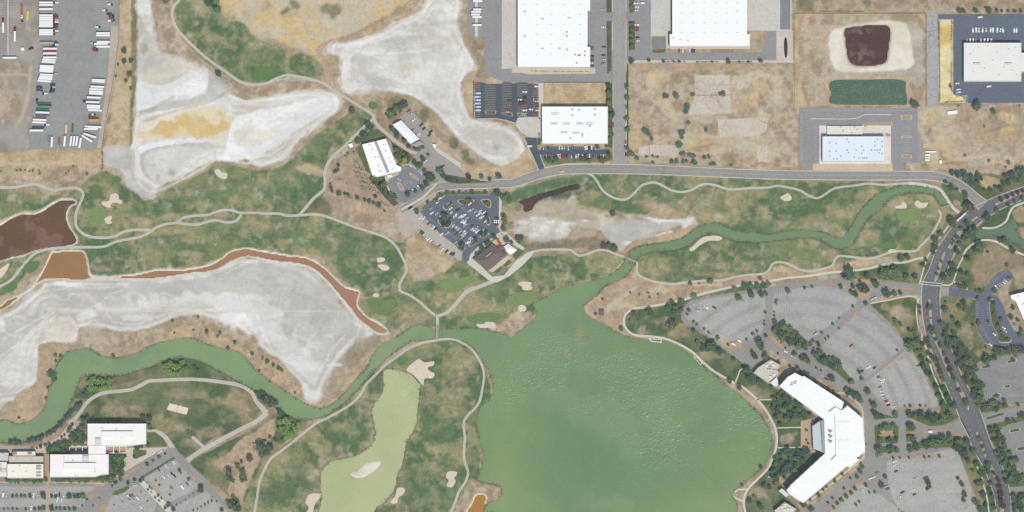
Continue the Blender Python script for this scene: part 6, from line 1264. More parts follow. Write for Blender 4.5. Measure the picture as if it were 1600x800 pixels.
# bridges, platforms
M_DECK = plain('timber_deck', (172,164,150), var=.12, scale=.8); M_BRN = plain('brown_timber', (104,88,82), var=.15, scale=.8); M_RAIL = plain('rail_steel', (150,146,138), var=.08)
def bridge(label, a, b, wd, m, z=.45, name='footbridge', planks=True):
    (xa, ya), (xb, yb) = W(*a), W(*b); L = math.hypot(xb-xa, yb-ya); ang = math.atan2(yb-ya, xb-xa)
    e = empty(name, (xa+xb)/2, (ya+yb)/2, 0, ang); tag(e, label, 'bridge')
    w2 = wd*S/2
    for s_ in (-1, 1):
        MB().box(-L/2, L/2, s_*w2-.15, s_*w2+.15, z-.5, z-.02).build('girder', M_RAIL, e)
        r_ = MB().box(-L/2, L/2, s_*w2-.06, s_*w2+.06, z+.95, z+1.05)
        r_.build('handrail', M_RAIL, e)
        for k in range(int(L/3)+1):
            x = -L/2 + L*k/max(1, int(L/3)); MB().box(x-.05, x+.05, s_*w2-.05, s_*w2+.05, z, z+.95).build('post', M_RAIL, e)
    n = max(4, int(L/1.2)); pm = MB().box(-L/n/2+.03, L/n/2-.03, -w2, w2, z-.02, z+.08).build('plank', m, e); pm.location.x = -L/2 + L/n/2
    for k in range(1, n): p2 = pm.copy(); link(p2, e); p2.location.x = -L/2 + L*(k+.5)/n
    for k in range(3):
        x = -L/3 + L/3*k
        for s_ in (-1, 1): MB().cyl(x, s_*w2*.7, -2, z-.3, .2).build('pile', M_RAIL, e)
    return e
bridge('pale timber footbridge over the narrows between river and lake', (683.3,508), (682.5,531), 4.2, M_DECK)
bridge('short footbridge over the channel mouth north of the lake', T('@22 700,5')[0], T('@22 778,40')[0], 3.8, M_DECK)
bridge('short footbridge near the channel head by the boulevard', T('@31 1082,500')[0], T('@31 1140,480')[0], 3.4, M_DECK)
bridge('dark brown timber bridge crossing beside the boulevard', T('@31 1165,578')[0], T('@31 1225,522')[0], 5, M_BRN)
bridge('pale concrete footbridge next to the brown timber bridge', T('@31 1180,582')[0], T('@31 1235,532')[0], 3, M_WHITE)
def platform(label, px):
    q = [W(*p) for p in T(px)]; cx = sum(p[0] for p in q)/4; cy = sum(p[1] for p in q)/4; e = empty('viewing_deck', cx, cy); tag(e, label, 'deck')
    L = [(p[0]-cx, p[1]-cy) for p in q]; MB().prism(L, .1, .35).build('deck', M_WALK, e); i2 = inset(L, 1.6)
    MB().prism(i2, .2, .8).build('planter', plain('planter_soil', (112,98,88), var=.3, scale=1), e)
    for p in L: MB().cyl(p[0], p[1], -1.5, .3, .25).build('pile', M_RAIL, e)
platform('viewing deck with planter on the north lake shore', '@22 845,512 938,518 935,543 870,536')
platform('viewing deck with planter on the northeast lake shore', '@22 1128,628 1150,622 1196,668 1180,684')
# small things: parasols, picnic tables, net
def parasol(label, x, y):
    wx, wy = W(x, y); e = empty('parasol', wx, wy); tag(e, label, 'parasol', 'red parasols on the clubhouse terrace')
    MB().cyl(0, 0, 0, 2.5, .05).build('pole', M_RAIL, e); b = MB(); n = 8
    b.v = [(0, 0, 2.9)] + [(1.7*math.cos(2*math.pi*i/n), 1.7*math.sin(2*math.pi*i/n), 2.25) for i in range(n)]; b.f = [(0, 1+i, 1+(i+1) % n) for i in range(n)]
    b.build('canopy', plain('red_canvas', (196,92,84), var=.08), e); MB().cyl(0, 0, 0, .1, .4).build('base', M_RAIL, e)
for l_, s_ in (('northern red parasol on the clubhouse terrace', '@z 640 360 8 1105,120'), ('middle red parasol on the clubhouse terrace', '@z 640 360 8 1115,145'), ('southern red parasol on the clubhouse terrace', '@z 640 360 8 1133,170')): parasol(l_, *T(s_)[0])
net = empty('volleyball_net', *W(277.5, 639), 0, math.radians(75)); tag(net, 'thin net strung across the pale sand court', 'net')
for s_ in (-1, 1): MB().cyl(s_*5, 0, 0, 2.5, .08).build('post', M_RAIL, net)
MB().box(-5, 5, -.02, .02, 1.5, 2.4).build('mesh_net', M_RAIL, net)
for nm_, s_ in (('fence', None),): pass
def fence(label, px, h=1.8, step=3.0):
    q = [W(*p) for p in T(px)]; e = empty('fence', *q[0]); tag(e, label, 'fence'); x0, y0 = q[0]
    for a, b in zip(q[:-1], q[1:]):
        L = math.hypot(b[0]-a[0], b[1]-a[1]); an = math.atan2(b[1]-a[1], b[0]-a[0]); mx, my = (a[0]+b[0])/2-x0, (a[1]+b[1])/2-y0
        MB().rbox(mx, my, L, .06, .1, h, an).build('panel', plain('fence_mesh', (150,140,124), var=.1), e)
        for k in range(int(L/12)+1):
            t_ = k/max(1, int(L/12)); MB().cyl(a[0]+(b[0]-a[0])*t_-x0, a[1]+(b[1]-a[1])*t_-y0, 0, h+.2, .09, n=6).build('post', M_RAIL, e)
fence('thin fence round the square pond field', '@p 1241,21 1447,21 1447,166'); fence('thin fence on the west edge of the square pond field', '@p 1241,21 1241,166'); fence('thin fence around the dry grass behind the warehouse', '@p 849,129 947,129 947,166'); fence('thin fence along the straw verge east of the trailer yard', '@p 187,0 186,60 179,115 167,180 159,232')
fence('thin fence west of the clubhouse walk by the car lot', '@p 740,132 740,184')
# ------------------------------------------------------------------ vegetation
FOL = {'dark': foliage('dark_tree_leaves', (86,107,84)), 'mid': foliage('mid_tree_leaves', (104,124,90)), 'blue': foliage('blue_green_leaves', (92,110,100)), 'light': foliage('light_green_leaves', (118,146,84)),
       'plum': foliage('plum_leaves', (96,76,78)), 'yel': foliage('yellow_green_leaves', (156,158,84)), 'olive': foliage('olive_leaves', (108,112,84)), 'reed': foliage('reed_leaves', (98,112,92)), 'crop': foliage('crop_leaves', (100,124,106)), 'scrub': foliage('scrub_leaves', (116,112,88))}
M_BARK = plain('tree_bark', (112,98,84), var=.2, scale=2)
def leaf_cloud(pts, sizes, rng):
    """leaf-clump quads: returns verts, faces, per-face shade"""
    v = []; f = []; sh_ = []
    for (x, y, z), s_ in zip(pts, sizes):
        n = np.array([rng.gauss(0, 1), rng.gauss(0, 1), rng.gauss(0, 1)+1.0]); n /= np.linalg.norm(n)
        u = np.cross(n, [rng.gauss(0, 1), rng.gauss(0, 1), rng.gauss(0, 1)]); u /= (np.linalg.norm(u)+1e-9); w = np.cross(n, u)
        k = len(v); c = np.array([x, y, z])
        for a, b in ((-1,-.55), (.2,-1), (1,.1), (-.1,1)): v.append(tuple(c + u*a*s_ + w*b*s_*.8))
        f.append((k, k+1, k+2, k+3)); sh_.append(rng.random())
    return v, f, sh_
def leaf_mesh(name, v, f, sh_, m):
    me = bpy.data.meshes.new(name); me.from_pydata(v, [], f); me.materials.append(m)
    a = me.attributes.new('leaf', 'FLOAT', 'FACE'); a.data.foreach_set('value', np.array(sh_, np.float32)); me.update(); return me
CROWN = {}
def crown_mesh(var, kind):
    if (var, kind) in CROWN: return CROWN[var, kind]
    g = random.Random(100 + var*7); lob = [(g.uniform(-.5,.5), g.uniform(-.5,.5), g.uniform(-.15,.5), g.uniform(.42,.66)) for _ in range(7)] + [(0, 0, .1, .72)]
    pts = []; sz = []
    for _ in range(230):
        lx, ly, lz, lr = g.choice(lob); d = np.array([g.gauss(0,1), g.gauss(0,1), g.gauss(0,1)+.5]); d /= np.linalg.norm(d); r = lr*(g.random()**.3)
        pts.append((lx+d[0]*r, ly+d[1]*r, 1.35+lz+d[2]*r*.85)); sz.append(g.uniform(.10,.21))
    v, f, sh_ = leaf_cloud(pts, sz, g)
    # inner mass so the crown is not see-through everywhere
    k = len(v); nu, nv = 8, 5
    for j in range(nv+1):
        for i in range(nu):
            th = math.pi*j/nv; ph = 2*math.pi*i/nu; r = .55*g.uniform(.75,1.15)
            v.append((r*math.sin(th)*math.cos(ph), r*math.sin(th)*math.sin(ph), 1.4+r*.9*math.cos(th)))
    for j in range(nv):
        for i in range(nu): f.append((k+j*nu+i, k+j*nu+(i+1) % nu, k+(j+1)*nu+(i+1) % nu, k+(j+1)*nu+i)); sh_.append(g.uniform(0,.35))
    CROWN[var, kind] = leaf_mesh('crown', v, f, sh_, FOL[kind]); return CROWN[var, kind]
def trunk_mesh():
    b = MB().cyl(0, 0, -.05, .85, .11, .07, 6)
    for i in range(4):
        a = i*1.6+.3; n = len(b.v); x, y = .42*math.cos(a), .42*math.sin(a)
        for (cx, cy, cz, r) in ((0, 0, .7, .05), (x, y, 1.35, .02)):
            for j in range(4): b.v.append((cx + r*math.cos(j*1.571), cy + r*math.sin(j*1.571), cz))
        for j in range(4): b.f.append((n+j, n+(j+1) % 4, n+4+(j+1) % 4, n+4+j))
    me = bpy.data.meshes.new('trunk'); me.from_pydata(b.v, [], b.f); me.materials.append(M_BARK); return me
TRUNK = trunk_mesh()
ONES = ['', 'first', 'second', 'third', 'fourth', 'fifth', 'sixth', 'seventh', 'eighth', 'ninth', 'tenth', 'eleventh', 'twelfth', 'thirteenth', 'fourteenth', 'fifteenth', 'sixteenth', 'seventeenth', 'eighteenth', 'nineteenth']
TENS = {20: 'twent', 30: 'thirt', 40: 'fort', 50: 'fift', 60: 'sixt', 70: 'sevent', 80: 'eight', 90: 'ninet'}
def ordw(n):
    if n < 20: return ONES[n]
    if n >= 100: return 'hundred-and-' + ordw(n-100) if n > 100 else 'hundredth'
    t_, o_ = n//10*10, n % 10
    return TENS[t_] + ('ieth' if o_ == 0 else 'y-' + ONES[o_])
def ordered(items, axis):
    k = {'west': lambda q: q[0], 'east': lambda q: -q[0], 'north': lambda q: q[1], 'south': lambda q: -q[1]}[axis]
    return sorted(items, key=k)
DIRW = {'west': 'left', 'east': 'right', 'north': 'top', 'south': 'bottom'}
NT = [0]
ADJ = {'dark': 'dark green', 'mid': 'green', 'blue': 'blue green', 'light': 'light green', 'plum': 'plum coloured', 'yel': 'yellow green', 'olive': 'olive green'}
TREES = []
def plant_trees(where, pts, kind='dark', axis='west', name='tree', rdef=4.5, gain=1.0, low=1.0):
    """pts: (x, y[, r]) in px; label says kind, row and rank in the row"""
    q = T(pts) if isinstance(pts, str) else pts
    for i, p in enumerate(ordered(q, axis)):
        r = (p[2] if len(p) > 2 and not isinstance(p[2], str) else rdef)*S*gain*1.13; kd = next((w_ for w_ in p[2:] if isinstance(w_, str)), kind if kind != 'dark' else rnd.choice(['dark']*6 + ['mid']*3 + ['blue', 'olive']))
        r *= rnd.uniform(.82, 1.22)
        v = NT[0] % 6; NT[0] += 1
        TREES.append((name, p[0], p[1], r, v, kd, rnd.uniform(0, 6.28), (r*rnd.uniform(.94,1.08), r*rnd.uniform(.94,1.08), r*low*rnd.uniform(.8,1.05)),
            '%s %s %s, %s from the %s' % (ADJ[kd], name, where, ordw(i+1), DIRW[axis]), name + 's ' + where))
def grow():
    """the 300 largest trees (and all small lot trees and shrubs) one by one, the smaller trees of the belts as one stand"""
    big = sorted([t for t in TREES if t[0] == 'tree' and -5 < t[1] < 1605 and -5 < t[2] < 805], key=lambda t: -t[3]); keep = set(map(id, big[:300])); rest = []
    for t in TREES:
        if t[0] == 'tree' and id(t) not in keep: rest.append(t); continue
        name, x, y, r, v, kd, a, sc3, lab, grp = t
        e = empty(name, *W(x, y), 0, a, r); e.scale = sc3; tag(e, lab, name, grp)
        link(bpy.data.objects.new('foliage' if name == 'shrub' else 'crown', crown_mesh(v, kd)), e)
        link(bpy.data.objects.new('stem' if name == 'shrub' else 'trunk', TRUNK), e)
    V = []; F = []; Ls = []; Mi = []; base = 0; slots = []
    for name, x, y, r, v, kd, a, sc3, lab, grp in rest:
        for me, m in ((crown_mesh(v, kd), FOL[kd]), (TRUNK, M_BARK)):
            co = np.empty(len(me.vertices)*3, np.float32); me.vertices.foreach_get('co', co); co = co.reshape(-1, 3)*np.array(sc3)
            c_, s_ = math.cos(a), math.sin(a); wx, wy = W(x, y)
            co = np.stack([co[:, 0]*c_ - co[:, 1]*s_ + wx, co[:, 0]*s_ + co[:, 1]*c_ + wy, co[:, 2]], 1)
            if m not in slots: slots.append(m)
            V.append(co); fl = [tuple(i + base for i in p.vertices) for p in me.polygons]; F += fl; Mi += [slots.index(m)]*len(fl); base += len(co)
            if m is M_BARK: Ls += [0.0]*len(fl)
            else:
                lv = np.empty(len(fl), np.float32); me.attributes['leaf'].data.foreach_get('value', lv); Ls += list(lv)
    me = bpy.data.meshes.new('tree_stand'); me.from_pydata(np.concatenate(V).tolist(), [], F)
    for m in slots: me.materials.append(m)
    me.polygons.foreach_set('material_index', np.array(Mi, np.int32)); at = me.attributes.new('leaf', 'FLOAT', 'FACE'); at.data.foreach_set('value', np.array(Ls, np.float32)); me.update()
    tag(link(bpy.data.objects.new('tree_stand', me)), 'smaller trees filling the belts along boulevard, lots and gardens', 'trees', kind='stuff')
def scatter(poly, n, rmin, rmax, seed, dmin=.75, kinds=None):
    p = T(poly); g = random.Random(seed); out = []; xs = [a[0] for a in p]; ys = [a[1] for a in p]; k = 0
    while len(out) < n and k < 6000:
        k += 1; x, y, r = g.uniform(min(xs), max(xs)), g.uniform(min(ys), max(ys)), g.uniform(rmin, rmax)
        if inside(x, y, p) and all(math.hypot(x-a[0], y-a[1]) > (r+a[2])*dmin for a in out): out.append((x, y, r) + ((g.choice(kinds),) if kinds else ()))
    return out
plant_trees('along the east kerb of the straight street', '@20 718,545,16 718,615,18 718,670,15 718,740,17 @21 720,10,14 718,125,17 748,162,18', 'mid', 'north')
plant_trees('between the white warehouse and street', '@20 605,540,17 605,590,20 618,568,14 605,645,20 615,680,16 625,715,18 @21 612,12,16 615,40,15 612,65,14 605,170,18', 'dark', 'north')
plant_trees('in the strip beside the second warehouse lot', '@20 745,10,13 748,40,14 746,150,15 748,185,16 745,220,15 748,255,16 746,290,14', 'mid', 'north')
plant_trees('in the row south of the second warehouse', '@20 747,385,18 855,380,14 948,383,10 1350,385,14 1552,382,13 1010,385,7 1045,386,8 1250,387,7 1420,387,7 1480,387,7', 'dark', 'west')
plant_trees('on the lawn south of the warehouse car strip', '@z 820 200 10 370,505,38 490,485,34 440,535,30 860,480,34 905,510,38 1010,520,38 1205,505,44 1310,415,42 1270,285,28 1135,300,32', 'dark', 'west')
plant_trees('in the golf lot north verge', '@z 640 290 10 590,105,30 690,108,24 785,105,22 885,105,22 980,105,32 1095,110,15 1185,105,25 1375,130,50 470,125,18 520,135,12 430,155,14 430,235,22', 'dark', 'west')
plant_trees('on the islands inside the golf car lot', '@z 640 290 10 285,265,30 105,405,38 820,250,22 900,235,36 950,230,34 650,270,20 565,330,25 1215,265,28,olive 1205,480,38 1225,560,24 550,490,46 490,540,36 570,540,38 640,540,42 600,590,40,plum 530,610,30,plum 1200,720,32 @z 640 360 8 650,205,38 830,120,26 920,60,30 945,45,22', 'dark', 'west')
plant_trees('east of the golf car lot and clubhouse', '@z 640 290 10 1465,190,40 1470,680,40 1495,510,50 1485,575,48 1530,160,45,mid 1560,230,50,mid @z 640 360 8 1380,130,55 1215,120,35,blue 1280,150,25 1450,205,14 1400,90,30', 'dark', 'north')
plant_trees('hugging the west wall of the clubhouse', '@z 640 360 8 1060,90,32 1000,140,22 960,170,24 910,225,34 870,270,22 840,310,38', 'dark', 'west')
plant_trees('around the north end of the garden building', '@z 540 160 10 370,390,60 420,400,40 300,500,48 210,600,42 180,610,40 270,520,46 340,520,36 100,140,42', 'dark', 'west')
plant_trees('in the thicket northwest of the gabled shed', '@z 540 160 10 700,180,58 760,140,48 860,70,60,blue 930,40,52,blue 690,230,42 800,100,45 770,190,35 640,190,26', 'dark', 'west')
plant_trees('between the gabled shed and the service lane', '@z 540 160 10 740,420,46,blue 810,520,55 790,470,40 920,600,45 990,690,40,blue 1080,730,32 1150,720,34 1200,700,38', 'dark', 'west')
plant_trees('in the bed east of the garden building', '@z 540 230 10 790,130,42,mid 830,170,45 780,40,40,mid 930,215,42,yel 960,130,45 920,100,34 990,160,26', 'dark', 'west')
plant_trees('around the garden centre car lot', '@z 540 230 10 1290,125,32 1205,190,42 1075,240,45 1150,295,45 1110,280,34 1240,375,42 1340,490,60 1290,470,45 1275,570,48 1200,635,48 1095,695,42 975,745,48 1180,270,30', 'dark', 'west')
plant_trees('on the planted bank west of the garden lot', '@z 540 230 10 430,490,42,mid 500,500,40,mid 560,490,36,mid 600,590,52 560,620,46 610,690,56 440,550,34,plum 690,780,52 760,790,45 640,740,50 @11 830,430,18 855,440,18', 'dark', 'west')
plant_trees('on the corner strip north of the curving road', '@z 540 230 10 1480,385,52,mid 1530,440,42 1585,510,30 @11 1225,332,13 1262,338,12 1330,305,16,plum 1348,333,13 1408,305,18 1460,318,13 1518,305,17', 'dark', 'west')
plant_trees('along the south edge of the bare nursery yard', '@11 470,375,10 475,395,9 520,410,13 555,412,12 582,422,11 635,437,12 680,450,11 710,460,13 738,470,13 768,488,15 748,430,14 805,520,8', 'dark', 'west')
plant_trees('on the west edge of the bare nursery yard', '@11 515,235,10 518,262,10 500,272,12 490,275,8 575,160,8 560,175,7 610,150,8 465,350,8', 'dark', 'north')
plant_trees('in the northwest golf hole rough', '@00 1305,15,40 1360,62,26,mid 1370,465,16 1040,5,16', 'dark', 'west')
plant_trees('in the straw verge east of the trailer yard', '@00 780,320,16 778,385,16 820,380,14 813,472,18 790,508,14 725,478,9 740,405,7 820,555,12', 'dark', 'north')
plant_trees('standing alone beside the salt and channel', '@21 630,540,24 575,735,15 610,735,15 640,745,14 45,700,24', 'blue', 'west')
plant_trees('in the northeast fields', '@30 905,655,25,blue 925,660,18,blue 1305,665,25,blue 1405,703,20 1190,70,18 1220,72,13 1298,70,16 1380,70,18 1140,540,10,mid 1430,70,10 1460,70,10 1500,70,10 1540,70,10 1580,70,10', 'dark', 'west')
plant_trees('in the grove by the road bend', '@31 1150,280,18 1190,290,20 1230,300,22 1270,310,22 1310,300,18 1270,350,22 1240,330,18 1330,320,14 1300,345,15 1215,275,15', 'blue', 'west')
plant_trees('in the right edge boulevard grove', '@31 1480,300,20 1520,290,20 1560,270,22 1595,262,22 1530,320,20 1580,300,18,dark 1470,350,16,dark 1420,370,14,dark 1390,388,14,dark 1350,388,14,dark 1450,380,16,dark 1500,345,16,dark 1560,330,18,dark', 'blue', 'west')
plant_trees('on the lawn by the road bend', '@31 1110,340,13 1145,370,19 1180,382,12 1230,420,21 1245,480,28,plum 1262,500,22 1225,495,16 1155,590,26 1125,585,16 1075,662,20 1045,700,22 1040,745,18 1030,780,16 1160,610,18', 'dark', 'north')
plant_trees('on the east verge of the boulevard bend', '@31 1365,560,22 1380,580,14 1430,520,14 1500,485,13 1540,462,13 1590,440,13 1270,650,28 1245,670,22 1225,700,20 1200,730,20 1180,770,20 1295,640,18', 'dark', 'north')
plant_trees('on the parkland south of the creek', '@31 1320,740,26 1332,770,20 1290,760,18 1372,775,10 1480,710,22 1500,725,14 1525,768,18 1450,700,14 @32 1150,60,20 1160,95,18 1130,110,20 1100,140,20 1245,20,22 1205,105,18 1245,120,22 1330,215,14 1225,195,16 1190,185,16 1490,55,14 1415,220,15 1300,215,10', 'dark', 'west')
plant_trees('in the boulevard median', '@31 1455,450,14,plum 1493,437,12,plum 1530,420,11,plum 1560,405,11,plum 1590,395,11,plum 1180,685,12 1158,707,10 1147,722,8 1240,595,20 1205,630,12 @32 1065,80,11 1055,115,11 1085,35,10 1010,325,20,mid 1030,470,24,mid 1050,520,12 1075,560,14 1100,615,12 1120,660,18,plum 1135,710,18,plum 1150,745,14 1170,780,18,mid @33 1195,40,16 1235,120,22 1320,345,18,mid 1340,390,10 1355,430,10 1380,500,24 1410,560,14 1435,600,15,plum 1445,640,16,plum 1452,680,16,plum 1456,720,17,plum 1462,765,17,plum', 'dark', 'north')
plant_trees('on the lawn west of the boulevard crossing', '@32 510,115,36 480,130,18 620,125,20 720,105,26 760,100,28 790,90,25 740,125,22 865,135,20 830,15,26 870,10,24 920,125,20 800,130,18 970,60,14 985,25,14', 'dark', 'west')
plant_trees('around the campus entry drive', '@32 600,215,32 575,205,22 530,190,14 670,175,22 575,162,14 125,220,14 275,193,11 228,198,9 735,235,22 760,240,14 790,235,15 830,235,12 545,240,16 520,228,14 450,190,16 610,300,12', 'dark', 'west')
plant_trees('in the tree island between the north drives', scatter('@32 35,445 120,450 220,520 250,560 200,572 110,540 40,480', 15, 4.2, 6, 3) + T('@32 40,412,15 230,568,18 265,550,12'), 'dark', 'west')
plant_trees('in the long island northeast of the office', scatter('@32 280,605 325,592 390,640 455,660 450,700 400,705 330,670', 10, 4, 6, 4) + T('@32 430,680,30 315,555,15 510,790,14'), 'dark', 'west')
plant_trees('along the drives of the fan shaped lots', '@32 55,275,9 48,295,8 38,350,8 38,375,8 530,315,9 443,390,9 403,425,11 443,450,9 335,478,8 280,530,10 285,580,9 360,520,9 375,505,8 585,768,12 805,590,7 570,725,10 588,720,8 398,765,17 525,785,14 230,648,26 205,640,18 165,612,16 250,660,16 60,525,6 80,545,6 110,575,7 300,700,7 330,715,7 @22 1415,260,17 1500,248,18 1555,240,18 1585,235,14 1105,340,10 1095,365,9 1135,410,9 1155,428,9 1200,460,9 1230,480,9 1285,512,13 1580,355,9 1575,405,8 1575,430,8 1530,470,9 1505,487,9 1585,500,12 1350,555,8 1465,523,8', 'dark', 'west', name='small_tree')  # ordinary small trees of lots and walks, each kept as its own object
plant_trees('on the lawn strip west of the boulevard', '@32 795,410,16 825,430,14 880,465,16 920,490,16 905,475,12 930,530,18 885,568,34,mid 945,320,12 948,355,10 990,530,20 965,550,18 960,640,22 1010,570,16 970,690,20 1000,660,16 1025,630,18 1045,655,16 990,730,20 1020,750,18 1060,690,16 1075,730,18 1090,775,18 930,600,16 1000,610,14 960,590,14 @33 1050,20,16 1090,30,18 1065,80,15 1120,80,18 1095,130,18 1160,140,24 1140,110,16', 'dark', 'north')
plant_trees('in the belt east of the boulevard', scatter('@32 1080,420 1130,430 1180,520 1250,600 1290,690 1300,800 1240,790 1200,700 1150,600 1100,500', 30, 4.2, 6, 5) + T('@32 1110,335,22 1155,395,20 1190,435,18 1225,300,18 1195,325,20 1230,335,15 1110,290,10'), 'dark', 'north')
plant_trees('around the curved eastern car lot', '@32 1310,270,15 1315,420,20 1285,435,11 1385,275,12 1410,297,16 1405,360,9 1375,410,12 1455,402,14 1440,440,11 1460,480,10 1365,650,26 1415,640,18 1375,690,10 1430,600,24 1465,602,24 1500,600,22 1545,600,26 1590,590,22 1570,490,18 1520,380,14 1560,400,12 1585,465,12 1530,325,12 1530,650,10 1360,570,10 1495,520,10', 'dark', 'west')
plant_trees('in the belt north of the entrance drive', '@33 880,195,26 915,200,18 955,200,24 990,212,18 1020,215,26 1080,225,22 1050,200,18 1130,205,24 680,200,24 660,182,16 795,192,18 710,205,12', 'dark', 'west')
plant_trees('in the belt south of the entrance drive', '@33 885,405,18 925,390,22 985,380,24 1040,370,28 1090,345,26 1140,335,22 1190,360,24 1240,360,24 1180,400,28 1220,430,24 1145,370,20 695,410,24 690,430,16 775,400,18 805,412,16 750,400,12', 'dark', 'west')
plant_trees('on the entrance lawn islands', '@33 740,270,25 780,265,22 705,275,16 890,265,20 905,280,14 900,340,20 880,330,14 700,350,18 760,355,18 800,345,12 695,312,10,olive 790,310,10,olive', 'dark', 'west')
plant_trees('in the southern boulevard belt', '@33 1290,430,20 1250,480,18 1300,500,20 1280,540,14 1330,560,20 1310,620,16 1340,690,24 1290,740,24 1360,760,20 1400,700,20 1390,620,18 1370,540,18 1330,620,18 1380,660,16 1320,780,18 1410,770,16', 'dark', 'north')
plant_trees('in the lots east of the angled office', '@33 662,135,18 620,50,18 580,105,16 545,75,22 515,55,20 490,38,16 855,138,8 888,138,8 950,137,8 985,137,8 785,465,8 825,462,8 880,460,10 975,455,10 1008,455,8 1068,452,10 995,612,18 1005,640,16 995,655,10,plum 1185,590,10,plum 1210,628,14 1225,690,16 1222,725,14 730,580,14 710,635,18 570,735,9 550,755,8 635,677,8 668,677,8 612,632,12 640,110,10', 'dark', 'west', name='small_tree')
plant_trees('lining the avenue south of the angled office', '@33 465,565,11 418,607,11 315,692,13 345,660,8 365,642,8 265,728,12 590,520,12 570,545,14 555,578,14 515,590,8 475,655,9 405,712,8 375,742,8 520,680,12 545,655,13 490,702,13 460,728,12 432,747,12 410,775,11 225,755,18 270,780,20 580,500,9', 'dark', 'west', name='small_tree')
plant_trees('along the office front north wing', '@z 1160 540 8 680,290,34 720,330,26 780,350,26 815,365,26 905,450,24 1000,520,22 1080,550,30 1135,590,24 1190,630,26 1305,550,26 1350,585,30 1310,615,22 1430,635,44 1475,695,28 1560,585,28 450,225,30 590,260,24 440,300,20', 'dark', 'west')
plant_trees('in the garden northwest of the office', scatter('@33 20,60 90,50 200,120 285,190 210,235 140,230 60,260 20,170', 26, 3.6, 5.4, 7, kinds=['dark', 'dark', 'mid', 'blue']) + T('@33 10,135,10,yel 285,235,9 240,290,8 240,350,8 250,370,8 @32 20,680,18 @33 20,20,14'), 'dark', 'north')
plant_trees('in the garden southwest of the office', scatter('@33 70,425 200,395 255,430 180,520 110,585 30,610 20,550 20,500', 26, 3.6, 5.4, 8, kinds=['dark', 'dark', 'mid', 'blue']) + T('@33 48,540,10,yel'), 'dark', 'north')
plant_trees('on the lawn below the angled office', '@23 1485,735,20 1550,765,20 1575,635,16 1435,632,12 1555,520,14 1420,20,16 1510,700,10,olive @33 10,645,14 40,620,12', 'dark', 'north')
plant_trees('in the belt at the lower right edge', scatter('@33 1380,280 1440,270 1470,300 1500,400 1560,560 1600,580 1600,625 1500,635 1450,500 1400,380', 28, 4, 5.8, 9) + T('@33 1550,475,18 1500,230,14 1540,235,12 1530,220,10 1570,200,10'), 'dark', 'north')
plant_trees('around the right edge car lots', scatter('@33 1250,0 1340,0 1370,120 1490,122 1470,150 1340,172 1300,110', 16, 4, 5.8, 10) + scatter('@33 1520,690 1640,670 1640,800 1540,800', 12, 4, 5.8, 12) + T('@33 1430,75,10 1475,105,14 1560,130,10 1590,195,18'), 'dark', 'west')
plant_trees('on the lakeside lawn', '@22 1020,320,22 1000,290,20 1060,290,20 1040,350,22 980,320,18 1060,330,18 1010,350,16 860,355,24 1000,440,28 985,430,14 760,360,14 735,400,9,olive 685,455,14 1135,470,16 1190,575,24 1165,550,18 1245,565,26 1225,580,18 1295,600,26 1385,650,20 1500,600,16 1540,545,24 1520,630,18 1585,630,20 1555,570,18 1470,715,26 1490,760,24 1540,780,18 1355,780,18', 'dark', 'west')
plant_trees('on the dry knoll above the lake', '@22 565,270,10 522,360,9 740,230,7 795,240,8 850,230,8 912,240,7 860,258,7 1115,172,12 1170,172,9 1245,158,15 1225,160,10 1450,185,20 1490,190,16 1530,180,18 1570,180,18 1135,255,18 1550,140,14,olive 1390,205,14 1600,178,16', 'dark', 'west', name='shrub', low=.6)
plant_trees('along the southwest riverside hedge', [(T('@03 %d,%d' % (x, y))[0] + (r,)) for x, y, r in ((70,365,4.6),(95,362,4.8),(128,368,4),(185,358,3.8),(205,352,3.6),(228,348,3.6),(250,342,3.6),(272,332,3.8),(296,320,3.6),(318,308,3.8),(340,292,3.8),(360,275,3.6),(382,255,3.8),(402,235,3.6),(415,215,3.6),(432,195,3.6),(450,172,3.6),(470,155,3.8),(488,140,4),(508,130,4.2),(525,68,3.6),(545,48,3.8),(570,35,3.6))], 'blue', 'west')
plant_trees('in the round tree row on the riverside paving', '@03 203,405,10 232,402,7 258,395,9 287,385,10 310,378,10 342,365,7 388,335,10 405,318,10 430,292,11 440,275,12 455,255,10', 'dark', 'west', name='small_tree')
plant_trees('in the courtyard of the southwest offices', scatter('@03 440,325 470,300 525,270 528,372 460,372', 15, 3.8, 5, 14, .55) + scatter('@03 310,415 370,375 430,358 430,425 320,430', 14, 3.8, 5, 15, .55) + T('@03 525,225,16 550,215,18 580,218,12 900,212,18 935,218,18 940,262,16 945,280,12 925,385,14 850,400,14 868,395,14 890,392,12 840,455,12'), 'dark', 'west')
plant_trees('beside the lower southwest office', scatter('@03 695,450 740,430 780,450 770,520 760,560 690,600 690,500', 24, 4, 5.4, 16, .55), 'dark', 'north')
plant_trees('in the southwest office hedge row', [(T('@03 %d,%d' % (x, y))[0] + (3.9,)) for x, y in [(45+i*24, 602+(i % 2)*4) for i in range(11)] + [(330+i*24, 594+(i % 2)*5) for i in range(16)]], 'mid', 'west')
plant_trees('in the southwest office car lots', '@z 0 700 8 160,600,24 215,600,22 270,600,22 320,603,20 380,600,24 540,590,32 555,620,26 650,605,24 700,600,26 870,605,32 940,605,28 985,600,22 1040,600,36 50,762,14 105,765,14 165,762,18 215,765,14 325,765,14 440,762,22 500,757,24 550,757,24 650,755,30 710,757,20 760,760,18 815,760,22 870,760,18 935,757,20 1090,640,14 1245,625,12 1030,725,16 1165,720,12 1440,440,20 1510,400,18 1405,470,14', 'dark', 'west', name='small_tree')
